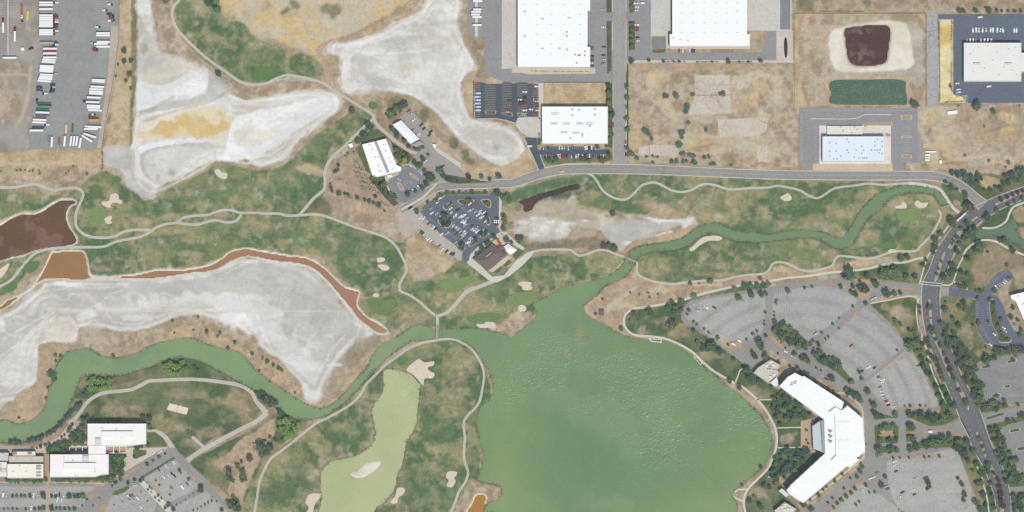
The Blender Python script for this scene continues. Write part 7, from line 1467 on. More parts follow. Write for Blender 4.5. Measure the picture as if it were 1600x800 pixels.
plant_trees('in the sloping southwest car lots', '@z 160 700 8 565,205,20 635,160,20 710,120,20 785,75,14 235,395,18 180,430,18 125,475,14 325,440,22 480,415,28 510,385,25 405,395,20 970,280,25 985,315,15 1085,395,25 1240,510,44 1235,480,25 830,710,30 790,745,25 890,770,30 845,585,16 715,465,14 670,410,12 1375,615,12 1370,660,16 1430,670,12 1325,685,14 1280,710,12 1235,735,12 1190,760,13 1140,780,13 1500,775,28 560,430,10 590,490,16 620,510,14 570,520,16 610,550,12 700,590,16 740,630,14 660,620,14 710,660,12 930,710,10 980,690,10 1040,650,10 1090,600,10 1140,570,10 1190,545,10 565,665,12 480,545,10 250,670,8 150,710,8 340,640,16', 'dark', 'west', name='small_tree')
plant_trees('in the dry scrub east of the southwest lots', '@03 1565,465,20 1490,515,20 1510,487,10 1430,550,24 1440,590,18 1460,608,10 1520,560,24 1525,595,20 1458,705,14 1440,755,20 1475,770,28 1470,740,18 @13 30,400,30 60,420,28 90,395,20 40,440,20 120,350,12 165,350,12 88,330,9 60,355,9', 'dark', 'west')
plant_trees('on the south bank of the river bend', '@13 40,60,18 70,95,26 100,120,26 60,100,22 125,115,18 150,175,18 165,185,12 10,60,18 30,80,18', 'dark', 'west')
plant_trees('in the bright willow clump by the river path', scatter('@13 130,220 190,225 270,260 250,300 190,335 150,290', 12, 4.6, 6.4, 18), 'light', 'west')
plant_trees('in the bright willow clump on the river lawn', scatter('@02 1025,690 1070,668 1150,665 1185,700 1140,735 1050,735', 9, 4, 5.6, 19) + T('@02 1215,695,16,dark 1235,715,14,dark'), 'light', 'west')
plant_trees('in the bright clump on the west river bank', scatter('@02 540,780 600,760 690,780 @03 700,20 640,40 560,30', 9, 4, 5.4, 20), 'light', 'west')
plant_trees('in the dry bank north of the river', '@02 325,740,26 340,770,18 350,620,12 380,622,12 350,655,10 1470,540,14 1425,575,12 1375,480,14 1295,475,12 1575,610,14 1360,500,8 1210,462,8 1090,480,7 710,625,12 1240,380,8 1080,405,10 @12 45,640,10 70,660,14 110,680,14 145,700,14 165,715,10 20,715,10 @03 300,20,12 290,90,10 120,212,8 @13 245,55,9', 'dark', 'west', name='shrub', low=.6)
plant_trees('scattered over the brown building site', '@20 1100,770,16 1085,700,18 1095,665,20 1320,585,20 1300,585,14 1030,600,18 960,600,16 1128,593,18 @21 1060,30,18 1060,60,18 1045,105,20 1035,100,16 840,25,18 825,15,14 855,40,12 875,70,12 780,190,14 880,175,12 1000,210,14 1030,210,14 1070,210,16 1090,205,14 1140,215,18 1110,170,18 1075,160,16 1130,175,14 1060,160,14 1230,180,14 1200,185,14 1260,225,16 1240,228,12 1370,235,10 880,215,12 910,180,8 840,178,8 1215,15,14', 'blue', 'west', name='shrub', low=.55)
plant_trees('in the bare northeast lot', '@31 1500,215,14 1230,172,10 1380,205,10 1500,210,10 1485,245,8 @30 1570,660,8 1190,660,10 1350,790,6', 'olive', 'west', name='shrub', low=.6)
plant_trees('beside the western dirt bank', '@01 545,288,8 415,285,8 105,265,8 130,265,9 155,265,8 185,270,8 205,268,9 245,265,8 250,285,8 460,240,10 665,280,7 430,270,6 5,270,7', 'olive', 'west', name='shrub', low=.6)

grow()
# hedges: long clipped or loose rows
def hedge(label, px, wd, h, kind='mid', dens=1.0):
    p = T(px); g = random.Random(len(label)); pts = []; sz = []; (x0, y0) = W(*p[0][:2])
    for a, b in zip(p[:-1], p[1:]):
        (xa, ya), (xb, yb) = W(*a[:2]), W(*b[:2]); L = math.hypot(xb-xa, yb-ya); nx_, ny_ = -(yb-ya)/L, (xb-xa)/L
        for _ in range(int(L*wd*S*3*dens)):
            t_ = g.random(); o_ = g.uniform(-.5, .5)*wd*S; pts.append((xa+(xb-xa)*t_+nx_*o_-x0, ya+(yb-ya)*t_+ny_*o_-y0, g.uniform(.2, h))); sz.append(g.uniform(.3, .6))
    v, f, s_ = leaf_cloud(pts, sz, g); o = link(bpy.data.objects.new('hedge', leaf_mesh('hedge', v, f, s_, FOL[kind]))); o.location = (x0, y0, 0); tag(o, label, 'hedge', 'hedges and clipped rows')
for a_ in (('left green hedge row south of the second warehouse', '@20 962,386 1085,386', 2.4, 1.4), ('middle green hedge row south of the second warehouse', '@20 1150,387 1290,387', 2.4, 1.4), ('right green hedge row south of the second warehouse', '@20 1370,387 1500,387', 2.4, 1.4), ('dark hedge west of the white warehouse north of the road', '@z 820 200 10 222,70 222,255', 3.2, 1.8, 'dark'),
  ('low hedge on the north edge of the dark blue lot', '@z 690 120 10 960,98 1090,98', 2.6, 1.3), ('second low hedge on the north edge of the dark blue lot', '@z 690 120 10 1200,100 1330,100', 2.6, 1.3), ('row of bushes along the west kerb of the dark blue lot', '@z 690 120 10 500,70 500,640', 1.8, 1.3, 'olive'), ('hedge along the boulevard verge near the crossing', '@32 930,290 940,400 955,500', 2, 1.3, 'mid'),
  ('green hedge along the northern end of the square pond field', '@30 320,72 600,72', 1.6, 1.2, 'mid'), ('hedge at the western dirt bank edge', '@01 640,140 640,260', 2.2, 1.6, 'dark'), ('long low hedge beside the southwest office drive', '@03 890,580 1085,460', 1.6, 1.0, 'mid'), ('hedge around the east edge of the yellow grass strip', '@30 1150,130 1145,250', 1.6, 1.4, 'dark'),
  ('hedge on the west edge of the yellow grass strip', '@30 1062,120 1072,400 1075,620', 1.2, 1.2, 'dark'), ('hedge at the bottom of the yellow grass strip', '@30 1140,520 1150,570 1230,610 1215,632 1100,640', 1.4, 1.4, 'dark'), ('hedge in the bed below the warehouse docks', '@20 120,445 480,448', 1.2, .9, 'olive')): hedge(*a_)

# reeds along the fresh water, scrub on the dry ground, crop rows, nursery stock
g = random.Random(5)
def bank_pts(keys, n, off):
    out = []
    for k in keys:
        p = np.array(bodies[k]); seg = np.linalg.norm(np.diff(p, axis=0), axis=1); c_ = np.r_[0, np.cumsum(seg)]
        for _ in range(int(n*c_[-1]/1000)):
            t_ = g.uniform(0, c_[-1]); x, y = np.interp(t_, c_, p[:, 0]) + g.gauss(0, off), np.interp(t_, c_, p[:, 1]) + g.gauss(0, off)
            if -30 < x < 1630 and -30 < y < 830 and n_mid[int((y-Y0)/ST), int((x-X0)/ST)] > g.uniform(.25, .7): out.append((x, y))
    return out
def stuff_cloud(name, label, cat, pts, smin, smax, h, kind, per=3):
    P = []; Z = []
    for x, y in pts:
        wx, wy = W(x, y)
        for _ in range(per): P.append((wx+g.gauss(0, .5), wy+g.gauss(0, .5), g.uniform(-.3, h))); Z.append(g.uniform(smin, smax))
    v, f, s_ = leaf_cloud(P, Z, g); o = link(bpy.data.objects.new(name, leaf_mesh(name, v, f, s_, FOL[kind]))); tag(o, label, cat, kind='stuff')
def dens(fn, n, box):
    out = []
    while len(out) < n:
        x, y = g.uniform(box[0], box[2]), g.uniform(box[1], box[3]); j, i = int((y-Y0)/ST), int((x-X0)/ST)
        if fn(j, i) > g.random(): out.append((x, y))
    return out
stuff_cloud('reeds', 'dark reeds fringing the banks of river, lake and ponds', 'reeds', bank_pts(['river', 'lake', 'pale_pond', 'channel', 'creek'], 1000, 1.2), .25, .55, 1.6, 'reed', 3)
stuff_cloud('reeds', 'marsh reeds around the narrow dark slough', 'reeds', bank_pts(['slough'], 900, 3.0), .2, .45, .9, 'reed', 3)
IR = {n_: i for i, n_ in enumerate(REG)}
stuff_cloud('scrub', 'low dry weeds dotted over verges and bare fields', 'weeds', dens(lambda j, i: (region[j, i] in (IR['verge'], IR['dry_field'], IR['ground'])) * (n_fine[j, i]**3) * (basin[j, i] < .1), 3600, (0, 0, 1600, 800)), .2, .5, .5, 'scrub', 2)
stuff_cloud('rough_grass', 'taller rough grass tufts on the golf holes', 'grass', dens(lambda j, i: (region[j, i] == IR['golf_course']) * (n_mid[j, i] < .42) * .8 * (basin[j, i] < .1), 2600, (0, 0, 1600, 800)), .2, .45, .35, 'reed', 2)
nur = []
for (ua, va, ub, vb, k) in ((610,240,690,270,16),(600,265,690,300,18),(620,300,700,320,14),(560,345,575,348,6),(650,340,720,350,16),(650,360,730,372,18),(660,375,740,390,18),(640,330,700,340,12),(740,385,770,410,8),(780,460,830,490,10),(510,315,540,320,8),(610,200,650,240,12)):
    for i in range(k):
        t_ = i/(k-1); nur.append(T('@11 %f,%f' % (ua+(ub-ua)*t_+g.uniform(-3,3), va+(vb-va)*t_+g.uniform(-6,6)))[0])
stuff_cloud('nursery_plants', 'rows of small potted plants in the bare nursery yard', 'plants', nur, .4, .8, 1.0, 'olive', 3)
stuff_cloud('crop_foliage', 'dense dark foliage filling the plot below the square pond', 'crop', [p for p in dens(lambda j, i: 1.0, 2600, (1296,125,1416,164)) if inside(*p, T('@30 388,520 440,503 840,503 860,640 430,648 392,620'))], .3, .6, .9, 'crop', 2)
# ------------------------------------------------------------------ vehicles
PAINT = {}
def paint(name, c):
    if name not in PAINT:
        m, t, p = nodes(name + '_vehicle_paint'); p.inputs['Base Color'].default_value = alb4(c); p.inputs['Roughness'].default_value = .35; p.inputs['Specular IOR Level'].default_value = .4; PAINT[name] = m
    return PAINT[name]
CC = {'white': (240,240,238), 'silver': (188,192,196), 'grey': (128,132,138), 'black': (58,62,70), 'red': (168,66,62), 'blue': (74,104,150), 'cyan': (150,200,220), 'tan': (196,178,150), 'yellow': (232,204,70), 'green': (62,120,92), 'teal': (50,92,100), 'orange': (222,160,80), 'brown': (150,104,84), 'maroon': (126,68,74), 'paleblue': (188,212,226), 'peach': (228,190,150)}
M_TYRE = plain('tyre_rubber', (46,46,48)); M_CHAS = plain('chassis_steel', (70,72,74))
VM = {}
def vm(key, fn):
    if key not in VM:
        b = fn(); me = bpy.data.meshes.new(key[0]); me.from_pydata(b.v, [], b.f); me.materials.append(key[-1]); me.update(); VM[key] = me
    return VM[key]
def loft(st):
    """st: (x, half width low, z low, half width high, z high) stations"""
    b = MB()
    for x, w0, z0, w1, z1 in st: b.v += [(x, -w0, z0), (x, -w0*1.02, (z0+z1)/2), (x, -w1, z1), (x, w1, z1), (x, w0*1.02, (z0+z1)/2), (x, w0, z0)]
    for i in range(len(st)-1):
        for j in range(6): k = (j+1) % 6; b.f.append((6*i+j, 6*i+k, 6*i+6+k, 6*i+6+j))
    b.f.append(tuple(range(5, -1, -1))); n = 6*(len(st)-1); b.f.append(tuple(range(n, n+6))); return b
def car_body(): 
    b = loft([(-2.35,.74,.4,.62,.72), (-2.2,.88,.26,.78,.92), (-1.2,.92,.24,.86,.98), (0,.93,.24,.87,.96), (1.1,.92,.24,.84,.92), (2.05,.86,.26,.74,.78), (2.35,.68,.38,.6,.62)])
    r = loft([(-1.25,.66,1.40,.62,1.46), (-.2,.68,1.42,.64,1.5), (.45,.66,1.40,.62,1.46)]); k = len(b.v); b.v += r.v; b.f += [tuple(i+k for i in f) for f in r.f]; return b
def car_glass(): return loft([(-1.95,.78,.93,.76,.95), (-1.25,.8,.93,.67,1.42), (.45,.8,.92,.67,1.42), (1.15,.78,.9,.76,.93)])
def suv_body():
    b = loft([(-2.35,.8,.45,.74,1.0), (-2.25,.92,.3,.84,1.08), (-1.2,.94,.28,.88,1.1), (.9,.94,.28,.86,1.06), (2.1,.9,.3,.8,.96), (2.4,.76,.42,.7,.8)])
    r = loft([(-2.1,.72,1.66,.68,1.72), (-.5,.74,1.68,.7,1.76), (.35,.72,1.66,.68,1.72)]); k = len(b.v); b.v += r.v; b.f += [tuple(i+k for i in f) for f in r.f]; return b
def suv_glass(): return loft([(-2.28,.82,1.08,.78,1.1), (-2.1,.84,1.08,.73,1.68), (.35,.84,1.06,.73,1.68), (1.05,.8,1.04,.78,1.07)])
def pick_body():
    b = loft([(-2.7,.88,.45,.86,1.05), (-2.65,.94,.4,.9,1.1), (-.75,.95,.35,.9,1.1), (1.2,.95,.35,.88,1.1), (2.4,.92,.38,.84,1.02), (2.7,.8,.5,.74,.85)])
    r = loft([(-.6,.72,1.68,.68,1.76), (.35,.72,1.68,.68,1.76)]); k = len(b.v); b.v += r.v; b.f += [tuple(i+k for i in f) for f in r.f]; b.box(-2.5,-.9,-.72,.72,1.0,1.12); return b
def pick_glass(): return loft([(-.8,.84,1.08,.8,1.12), (-.6,.86,1.08,.73,1.7), (.35,.86,1.08,.73,1.7), (1.0,.82,1.06,.8,1.1)])
def van_body():
    b = loft([(-2.9,.95,.4,.88,2.2), (-2.8,.98,.32,.92,2.3), (1.2,.98,.32,.92,2.3), (1.5,.98,.32,.9,2.15), (2.3,.96,.34,.88,1.25), (2.9,.84,.42,.78,.95)]); return b
def van_glass(): return loft([(1.52,.93,1.3,.91,2.08), (1.6,.93,1.3,.9,2.04), (2.25,.92,1.24,.9,1.3)])
def wheelm(): return MB().wheel(0, 0, 0, .34, .22)
KINDS_ = {'car': (car_body, car_glass, ((1.45,.8),(-1.4,.8))), 'suv': (suv_body, suv_glass, ((1.5,.82),(-1.45,.82))), 'pickup': (pick_body, pick_glass, ((1.75,.84),(-1.65,.84))), 'van': (van_body, van_glass, ((1.9,.84),(-1.9,.84)))}
KN = {'car': 'parked_car', 'suv': 'sport_utility_car', 'pickup': 'pickup_truck', 'van': 'delivery_van'}
KW = {'car': 'car', 'suv': 'tall car', 'pickup': 'pickup truck', 'van': 'van'}
def vehicle(kind, colr, x, y, ang, label, group, z=.12, s=1.06):
    bf, gf, wh = KINDS_[kind]; pm = paint(colr, CC[colr])
    e = empty(KN[kind], *W(x, y), z, ang, s); tag(e, label, 'van' if kind == 'van' else 'pickup' if kind == 'pickup' else 'car', group)
    link(bpy.data.objects.new('body', vm((kind + '_body', pm), bf)), e); link(bpy.data.objects.new('windows', vm((kind + '_glass', M_GLASS), gf)), e)
    for wx, wy in wh:
        for s_ in (-1, 1): w_ = link(bpy.data.objects.new('wheel', vm(('wheel', M_TYRE), wheelm)), e); w_.location = (wx, s_*wy, .34)
    return e
VR = random.Random(21)
def cars(where, s, ang, axis='west', kinds=('car', 'car', 'suv', 'suv', 'pickup'), z=.12, group=None, jit=6, default=None, s_=1.0):
    """cars at the listed px points: x,y[,colour]; ang in degrees, anticlockwise from east"""
    pts = ordered(T(s), axis)
    for i, p in enumerate(pts):
        c = next((w for w in p[2:] if isinstance(w, str) and w in CC), None) or default or VR.choice(['white']*6 + ['silver']*3 + ['grey'])
        k = next((w for w in p[2:] if isinstance(w, str) and w in KINDS_), None) or VR.choice(kinds)
        flip = math.pi if VR.random() < .5 else 0
        vehicle(k, c, p[0], p[1], math.radians(ang + VR.gauss(0, jit*.4)) + flip, '%s %s %s, %s from the %s' % ({'paleblue': 'pale blue'}.get(c, c), KW[k], where, ordw(i+1), DIRW[axis]), group or 'vehicles ' + where, z, s_)
cars('in the golf car lot', '@z 640 290 10 165,500 215,505 245,560 295,595,red 350,640 375,655 405,675,black 435,210,grey 460,210 520,175 430,265 340,355 345,430 425,440 480,475,silver 490,495,grey 470,525 640,360 660,415 675,405,grey 740,400,grey 755,380,black 715,465 710,490 780,490 795,480 830,475 855,470 880,490,grey 897,512,silver 880,280,red 945,285 975,305,red 930,388 970,382 1030,410 1100,400 1070,455 1095,440 1150,430 1168,420 1188,437,black 1115,495 1145,490 1167,502,black 1190,555 820,560 850,570 872,577 900,572,black 870,615,silver 955,545,grey 970,630,teal 980,675 1010,690 1040,660 1035,697 1060,720 1078,710 1093,737,black 1130,670 1152,692,cyan 1172,712 680,630 702,641 724,653 745,667 765,682,silver 690,692,teal 800,715,silver 825,727,black 848,720 830,760,silver 860,755 882,748 905,762,black 735,745,teal 515,765 585,745 @z 640 360 8 400,45 575,155 592,185 640,90 660,83 690,115,grey 720,150 742,152 757,95 778,107 640,15 662,22,silver 715,47,grey 845,12 925,15,cyan', 38, 'west', group='cars parked in the golf car lot')
cars('by the golf lot east kerb', '@z 640 290 10 1365,505,black 1350,548 1382,550 1350,577 1385,577 1360,610,maroon', 0, 'north')
cars('in the gravel row by the golf lot', '@z 640 360 8 120,5 142,20,maroon 165,35,black 210,95 235,110 265,130 297,147 370,195 412,237 465,260,black 520,290,black 547,300,black 525,328 543,338', 40, 'west')
cars('in the garden centre car lot', '@z 540 230 10 1020,290 1045,300 1075,312 1150,375 1182,372 1195,418 1217,432 1020,545,cyan 1140,615 1165,602 1190,588 1215,570 1027,695 1057,670 835,500,silver', -42, 'west')
cars('beside the gabled shed yard', '@z 540 160 10 1020,180 1060,275 935,305 1045,430,grey 1130,497 1143,517 1185,350,black 1225,410,black 1330,460,black 1310,510,black 985,135,red 855,145,red 1150,610,red 1185,660 @z 540 230 10 1250,215 1525,295,red', 40, 'west')
cars('in the dark blue stall lot', '@z 690 120 10 1300,235 1225,357 1218,335,black 1300,308,black 1300,332,black 1295,385,black 1235,388,black 1230,420,red 1300,425,red 1222,445,red 1300,525 1300,575 1290,602,silver 1045,505,red 1038,550 1075,547,red 1060,365,black 1490,150 1480,338 1490,382 1487,430,red 1495,457,red 1495,525 1470,575,red 1395,510', 0, 'west')
cars('against the dark blue lot west kerb', '@z 690 120 10 565,258,van,paleblue 563,315,van,paleblue 565,365,van,paleblue 566,418,van,paleblue 566,472,van,paleblue 566,525,van,paleblue', 0, 'north', jit=0, group='pale blue vans', s_=1.2)
cars('in the upper row below the warehouse', '@z 820 200 10 290,310 330,315 365,312,black 540,310 580,312 622,312 680,315,silver 945,310 970,308 1005,310,black 1045,305', 90, 'west')
cars('in the lower row below the warehouse', '@z 820 200 10 340,450 378,440 455,440,red 520,440 550,440,peach 585,435,red 612,440,red 655,440,black 730,445,silver 770,440,red 800,445 835,438 905,445,silver 940,440,black 1010,438 1075,440,red 1190,445 1225,440,peach', 90, 'west')
cars('on the drive west of the white warehouse', '@z 820 200 10 78,285,van,white', 0)
cars('driving on the long grey road', '@z 820 200 10 575,680,van,yellow', 3, z=.1, s_=.95)
cars('along the northwest warehouse east wall', '@20 500,295,red 500,310,grey 500,350,black 500,365,grey 500,378,black 500,395 500,410,black', 0, 'north')
cars('in the stalls west of the straight street', '@20 570,170 575,293,black 572,345,black 575,372 570,395 575,407,silver 565,60', 0, 'north')
cars('in the stalls by the second warehouse', '@20 775,22 780,45 775,65 780,155 780,175,red 780,190,red 785,235,black 785,255 812,20,van,white', 0, 'north')
cars('in front of the second warehouse', '@20 1045,318,red 1068,318 1110,318 1125,318,black 1138,318,black', 90, 'west')
cars('parked along the straight street', '@20 630,690 632,780,red 710,780 @21 710,90,red 710,102 712,165,black 602,30 605,10', 90, 'north')
cars('in the northeast truck lot', '@30 1280,188,van 1300,187,van 1318,188 1340,188,van 1362,188 1390,186,van 1405,188,van 1432,188,van 1452,188 1467,188,van 1538,188,van 1552,188,van', 90, 'west', default='white')
cars('backed against the northeast building', '@30 1245,256 1262,256,van 1282,256,van 1300,258 1330,256,van 1352,256,van 1372,256,van 1395,256', 90, 'west', default='white')
cars('standing loose in the northeast truck lot', '@30 1325,108,van,white 1380,540,van,white 1175,515 1182,522 1190,560,van,paleblue 1190,578,van,paleblue 1330,570,grey 1322,592,grey', 10, 'west')
cars('in the western fan lot', '@22 1195,320 1213,322 1160,342,van,cyan 1265,322,black 1205,345,tan 1385,552,van,white 1420,530,van,white', -30, 'west')
cars('in the fan lots north of the office', '@32 297,488,van 665,265,van 650,270,van 520,560,red 565,710 582,704 628,695 665,698,black', 32, 'west')
cars('on the curved drive north of the office', '@32 110,597 150,625 335,745 365,768,black 165,635', -25, 'west')
cars('in the wedge lot east of the office', '@32 690,755,red 705,765 715,775 710,790 @33 700,20,grey 712,45 716,65 728,82 735,92 738,106,red 745,118 752,132,black 785,142', 15, 'north')
cars('in the broad lot southeast of the office', '@33 710,450 760,430,black 790,485 788,510 800,545,black 920,593 912,660 915,690,black 745,640 748,655,blue 840,677,black 815,717 825,705 660,583 682,555,grey 640,590,white 580,665 605,378,black', 20, 'north')
cars('on the boulevard', '@32 992,365,pickup,red', 85)
cars('in the lawn edge by the boulevard', '@32 940,685,blue', 5)
cars('in the curved eastern lot', '@32 1428,192 1442,184 1457,176 1472,166 1486,156 1440,198,grey 1507,135,black 1405,565 1415,490 1410,478 1475,450 1482,470 1545,440 1550,462 1510,372 1430,580 1452,578,grey 1482,578,black 1540,425,grey 1390,555', -35, 'west')
cars('in the southwest office rows', '@03 20,693,van,white 42,694 210,695 238,690 252,695 195,775 335,690 347,691 372,692,black 398,700 360,722 385,722 455,692 485,695,black 472,693 328,798 175,800', 80, 'west')
cars('in the sloping southwest car lot', '@z 160 700 8 795,225 850,205 890,180 705,270,blue 770,365 825,345 870,320,black 865,495 1000,490,van,white 1100,440 330,610 352,602,red 378,592,red 400,650 440,625 480,735 390,455 412,450 905,350,black 1060,450,grey', -55, 'west')
cars('by the plaza of the southwest offices', '@03 1020,415 985,432 1000,425', 30, 'west')

# semi-trailers and tractor units in the north-west yard
def trailer_body(L): return lambda: MB().box(-L/2, L/2, -1.12, 1.12, 1.15, 4.05)
def trailer(where, a, b, colr, rank, flat=False, axis='north', z=.1):
    (xa, ya), (xb, yb) = W(*a), W(*b); L = math.hypot(xb-xa, yb-ya); ang = math.atan2(yb-ya, xb-xa)
    nm = 'flatbed_trailer' if flat else 'box_trailer'
    e = empty(nm, (xa+xb)/2, (ya+yb)/2, z, ang); pm = paint(colr + '_trailer', CC[colr])
    tag(e, '%s %s %s, %s from the %s' % (colr, nm.replace('_', ' '), where, ordw(rank), DIRW[axis]), 'trailer', 'trailers ' + where)
    L = round(L*2)/2
    if flat: link(bpy.data.objects.new('deck', vm(('flat%s' % L, pm), lambda: MB().box(-L/2, L/2, -1.25, 1.25, 1.2, 1.5))), e)
    else:
        link(bpy.data.objects.new('body', vm(('box%s' % L, pm), trailer_body(L))), e)
        link(bpy.data.objects.new('roof', vm(('roof%s' % L, pm), lambda: MB().box(-L/2+.12, L/2-.12, -1.02, 1.02, 4.05, 4.12))), e)
        link(bpy.data.objects.new('rear_door', vm(('rear%s' % L, M_DOOR), lambda: MB().box(-L/2-.06, -L/2, -1.05, 1.05, 1.3, 3.95))), e)
    link(bpy.data.objects.new('chassis', vm(('frame%s' % L, M_CHAS), lambda: MB().box(-L/2+.3, L/2-1, -.5, .5, .85, 1.15))), e)
    link(bpy.data.objects.new('landing_gear', vm(('gear', M_CHAS), lambda: MB().box(-.1, .1, -.9, -.75, 0, .9).box(-.1, .1, .75, .9, 0, .9))), e).location.x = L/2-3
    for wx in (-L/2+1.4, -L/2+2.7):
        for s_ in (-1, 1): w_ = link(bpy.data.objects.new('wheel', vm(('truckwheel', M_TYRE), lambda: MB().wheel(0, 0, 0, .5, .5))), e); w_.location = (wx, s_*1.0, .5)
def tractor(where, x, y, ang, colr, rank, axis='north', z=.1):
    e = empty('tractor_unit', *W(x, y), z, ang); pm = paint(colr, CC[colr]); tag(e, '%s tractor unit %s, %s from the %s' % (colr, where, ordw(rank), DIRW[axis]), 'truck', 'tractor units ' + where)
    link(bpy.data.objects.new('cab', vm(('cab', pm), lambda: loft([(-.6,1.2,1.0,1.15,3.3), (.9,1.22,1.0,1.15,3.4), (1.3,1.2,1.0,1.0,2.3)]))), e)
    link(bpy.data.objects.new('hood', vm(('hood', pm), lambda: loft([(1.25,1.0,.8,.95,1.95), (2.8,.95,.75,.85,1.75), (3.1,.85,.8,.75,1.5)]))), e)
    link(bpy.data.objects.new('windscreen', vm(('wscreen', M_GLASS), lambda: MB().poly([(1.34,-1.0,2.3), (1.34,1.0,2.3), (.98,1.05,3.2), (.98,-1.05,3.2)]))), e)
    link(bpy.data.objects.new('chassis', vm(('tchassis', M_CHAS), lambda: MB().box(-3.2, 2.4, -.45, .45, .7, 1.0).box(-2.6, -1.2, -.6, .6, 1.0, 1.15))), e)
    link(bpy.data.objects.new('fuel_tank', vm(('tank', M_UNIT), lambda: MB().box(-.9, .6, -1.15, -.6, .5, 1.0).box(-.9, .6, .6, 1.15, .5, 1.0))), e)
    for wx in (2.0, -1.5, -2.7):
        for s_ in (-1, 1): w_ = link(bpy.data.objects.new('wheel', vm(('tractwheel', M_TYRE), lambda: MB().wheel(0, 0, 0, .5, .4))), e); w_.location = (wx, s_*1.0, .5)
def tl(x0, x1, y, c='white', flat=False, dy=0): return (T('@00 %f,%f' % (x0, y))[0], T('@00 %f,%f' % (x1, y+dy))[0], c, flat)
Wst = [tl(248,332,y) for y in (17,32,57,97,111,124,138,151,164,189,202,215)] + [tl(252,338,269,'tan'), tl(272,356,305), tl(275,356,320,'red'), tl(272,356,334), tl(272,355,360), tl(267,350,373,dy=4), tl(263,347,386,dy=5), tl(252,336,412,dy=3), tl(252,336,424,dy=3), tl(250,334,436,dy=3), tl(250,333,446,dy=3), tl(252,335,466,dy=4), tl(247,330,479,dy=5), tl(242,326,491,dy=5), tl(237,320,504,dy=6),
  tl(236,320,645,'green',True,dy=3), tl(236,320,657,'teal',True), tl(226,308,681,'green',True,dy=3), tl(226,310,702,dy=3), tl(226,308,715,'blue',True,dy=3), tl(222,290,729,'brown',True), tl(207,292,748,dy=3), tl(205,290,764,dy=3), tl(200,280,796,'teal',True), tl(188,272,816)]
Est = [tl(603,688,208), tl(603,688,222), tl(607,690,262), tl(590,675,275), tl(605,690,292), tl(575,658,499,dy=4), tl(575,656,508,dy=4), tl(568,652,541,dy=4), tl(560,645,556,dy=4), tl(560,645,571,dy=4), tl(560,644,584,dy=4), tl(546,630,608,dy=4), tl(540,622,637,dy=3), tl(545,628,660,dy=3), tl(545,628,673,dy=3), tl(553,638,688,dy=3), tl(553,618,738,'maroon',True), tl(555,616,752,'orange',True), tl(550,635,792,dy=3), tl(528,612,806)]
for lst, wh in ((Wst, 'in the west row of the trailer yard'), (Est, 'in the east row of the trailer yard')):
    for i, (a, b, c, fl) in enumerate(sorted(lst, key=lambda q: q[0][1])): trailer(wh, a, b, c, i+1, fl)
bot = [(T('@01 328,55')[0], T('@01 324,120')[0], 'white', False), (T('@01 372,60')[0], T('@01 368,105')[0], 'brown', True), (T('@01 308,50')[0], T('@01 306,92')[0], 'grey', True), (T('@01 408,50')[0], T('@01 403,115')[0], 'white', False), (T('@01 449,50')[0], T('@01 441,112')[0], 'white', False), (T('@01 468,50')[0], T('@01 459,112')[0], 'white', False), (T('@01 486,50')[0], T('@01 477,112')[0], 'white', False), (T('@01 508,62')[0], T('@01 497,124')[0], 'white', False), (T('@01 512,45')[0], T('@01 578,86')[0], 'white', False), (T('@01 525,35')[0], T('@01 603,60')[0], 'white', False), (T('@01 415,-20')[0], T('@01 413,32')[0], 'peach', True), (T('@01 456,-25')[0], T('@01 453,30')[0], 'green', True)]
for i, (a, b, c, fl) in enumerate(sorted(bot, key=lambda q: q[0][0])): trailer('at the south end of the trailer yard', a, b, c, i+1, fl, 'west')
lft = [(T('@00 137,25')[0], T('@00 137,98')[0], 'brown', True), (T('@00 22,142')[0], T('@00 22,205')[0], 'white', False), (T('@00 95,195')[0], T('@00 95,260')[0], 'white', False), (T('@00 20,362')[0], T('@00 105,362')[0], 'white', False), (T('@00 175,70')[0], T('@00 172,125')[0], 'yellow', True)]
for i, (a, b, c, fl) in enumerate(sorted(lft, key=lambda q: q[0][0])): trailer('in the western dirt yard', a, b, c, i+1, fl, 'west')
wa = [(T('@10 %f,%f' % (x0, y))[0], T('@10 %f,%f' % (x1, y))[0], 'white', False) for x0, x1, y in ((1355,1415,7), (1358,1408,60), (1345,1405,75), (1345,1400,92), (1352,1412,107), (1355,1410,157))]
for i, (a, b, c, fl) in enumerate(wa): trailer('on the yard west of the huge warehouse', a, b, c, i+1, fl)
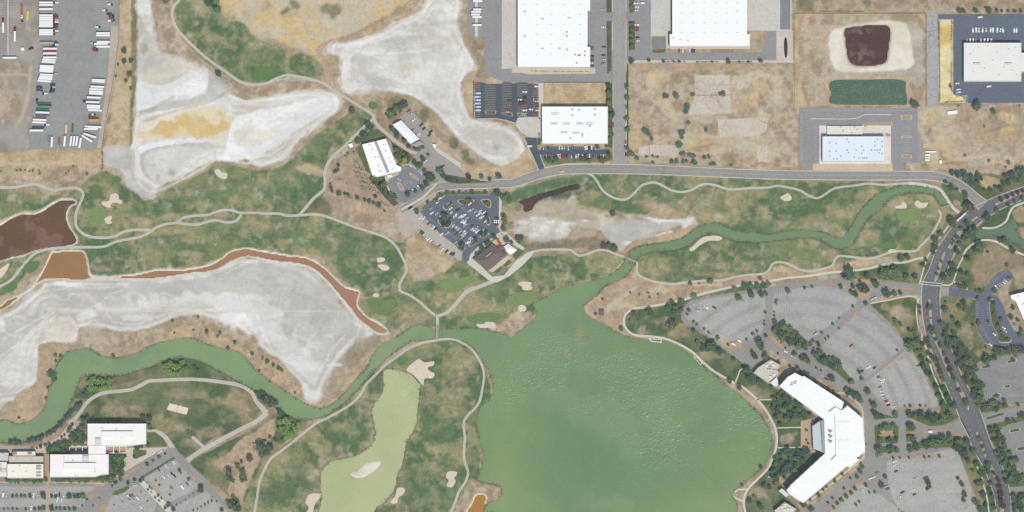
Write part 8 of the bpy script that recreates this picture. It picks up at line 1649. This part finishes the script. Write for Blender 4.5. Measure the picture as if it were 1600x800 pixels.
tr = [(350,17,'white'), (349,97,'red'), (349,111,'red'), (349,124,'silver'), (349,138,'white'), (349,151,'black'), (349,160,'red'), (349,172,'blue'), (350,195,'white'), (351,214,'orange'), (350,267,'blue'), (349,280,'white'), (332,295,'teal'), (345,462,'silver'), (290,455,'red'), (331,530,'teal'), (333,545,'silver'), (329,560,'teal'), (325,573,'teal'), (235,553,'teal'), (248,550,'blue'), (261,556,'teal'), (232,632,'black'), (282,585,'white'), (295,780,'white')]
for i, (x, y, c) in enumerate(sorted(tr, key=lambda q: q[1])): p = T('@00 %f,%f' % (x, y))[0]; tractor('in the west row of the trailer yard', *p, math.radians(90 if 225 < x < 265 else 0), c, i+1)
te = [(593,305,'red'), (597,316,'red'), (577,270,'silver'), (583,716,'white'), (570,722,'blue'), (545,790,'white'), (535,632,'black'), (688,28,'white'), (655,65,'white'), (684,88,'black'), (697,95,'red'), (697,108,'red'), (690,130,'white'), (702,125,'grey'), (612,170,'white')]
for i, (x, y, c) in enumerate(sorted(te, key=lambda q: q[1])): p = T('@00 %f,%f' % (x, y))[0]; tractor('in the east half of the trailer yard', *p, math.radians(180), c, i+1)
tw = [(20,128,'red', -90), (95,183,'red', -90), (140,122,'blue', 90), (138,112,'white', 90), (195,303,'black', 20)]
for i, (x, y, c, a_) in enumerate(sorted(tw, key=lambda q: q[0])): p = T('@00 %f,%f' % (x, y))[0]; tractor('in the western dirt yard', *p, math.radians(a_), c, i+1, 'west')

# ------------------------------------------------------------------ air: thin summer haze between the ground and the high camera
hz = MB().box(-6800, 6800, -6800, 6800, -3.0, 5040).build('haze', None); tag(hz, 'thin pale summer haze over the whole scene', 'haze', kind='stuff')
hm = bpy.data.materials.new('thin_haze'); hm.use_nodes = True; ht = hm.node_tree; ht.nodes.remove(ht.nodes['Principled BSDF'])
pv = ht.nodes.new('ShaderNodeVolumePrincipled'); pv.inputs['Color'].default_value = (.86, .92, 1, 1); pv.inputs['Density'].default_value = 1.35e-5; pv.inputs['Anisotropy'].default_value = 0.0
ht.links.new(pv.outputs[0], ht.nodes['Material Output'].inputs['Volume']); hz.data.materials.append(hm)
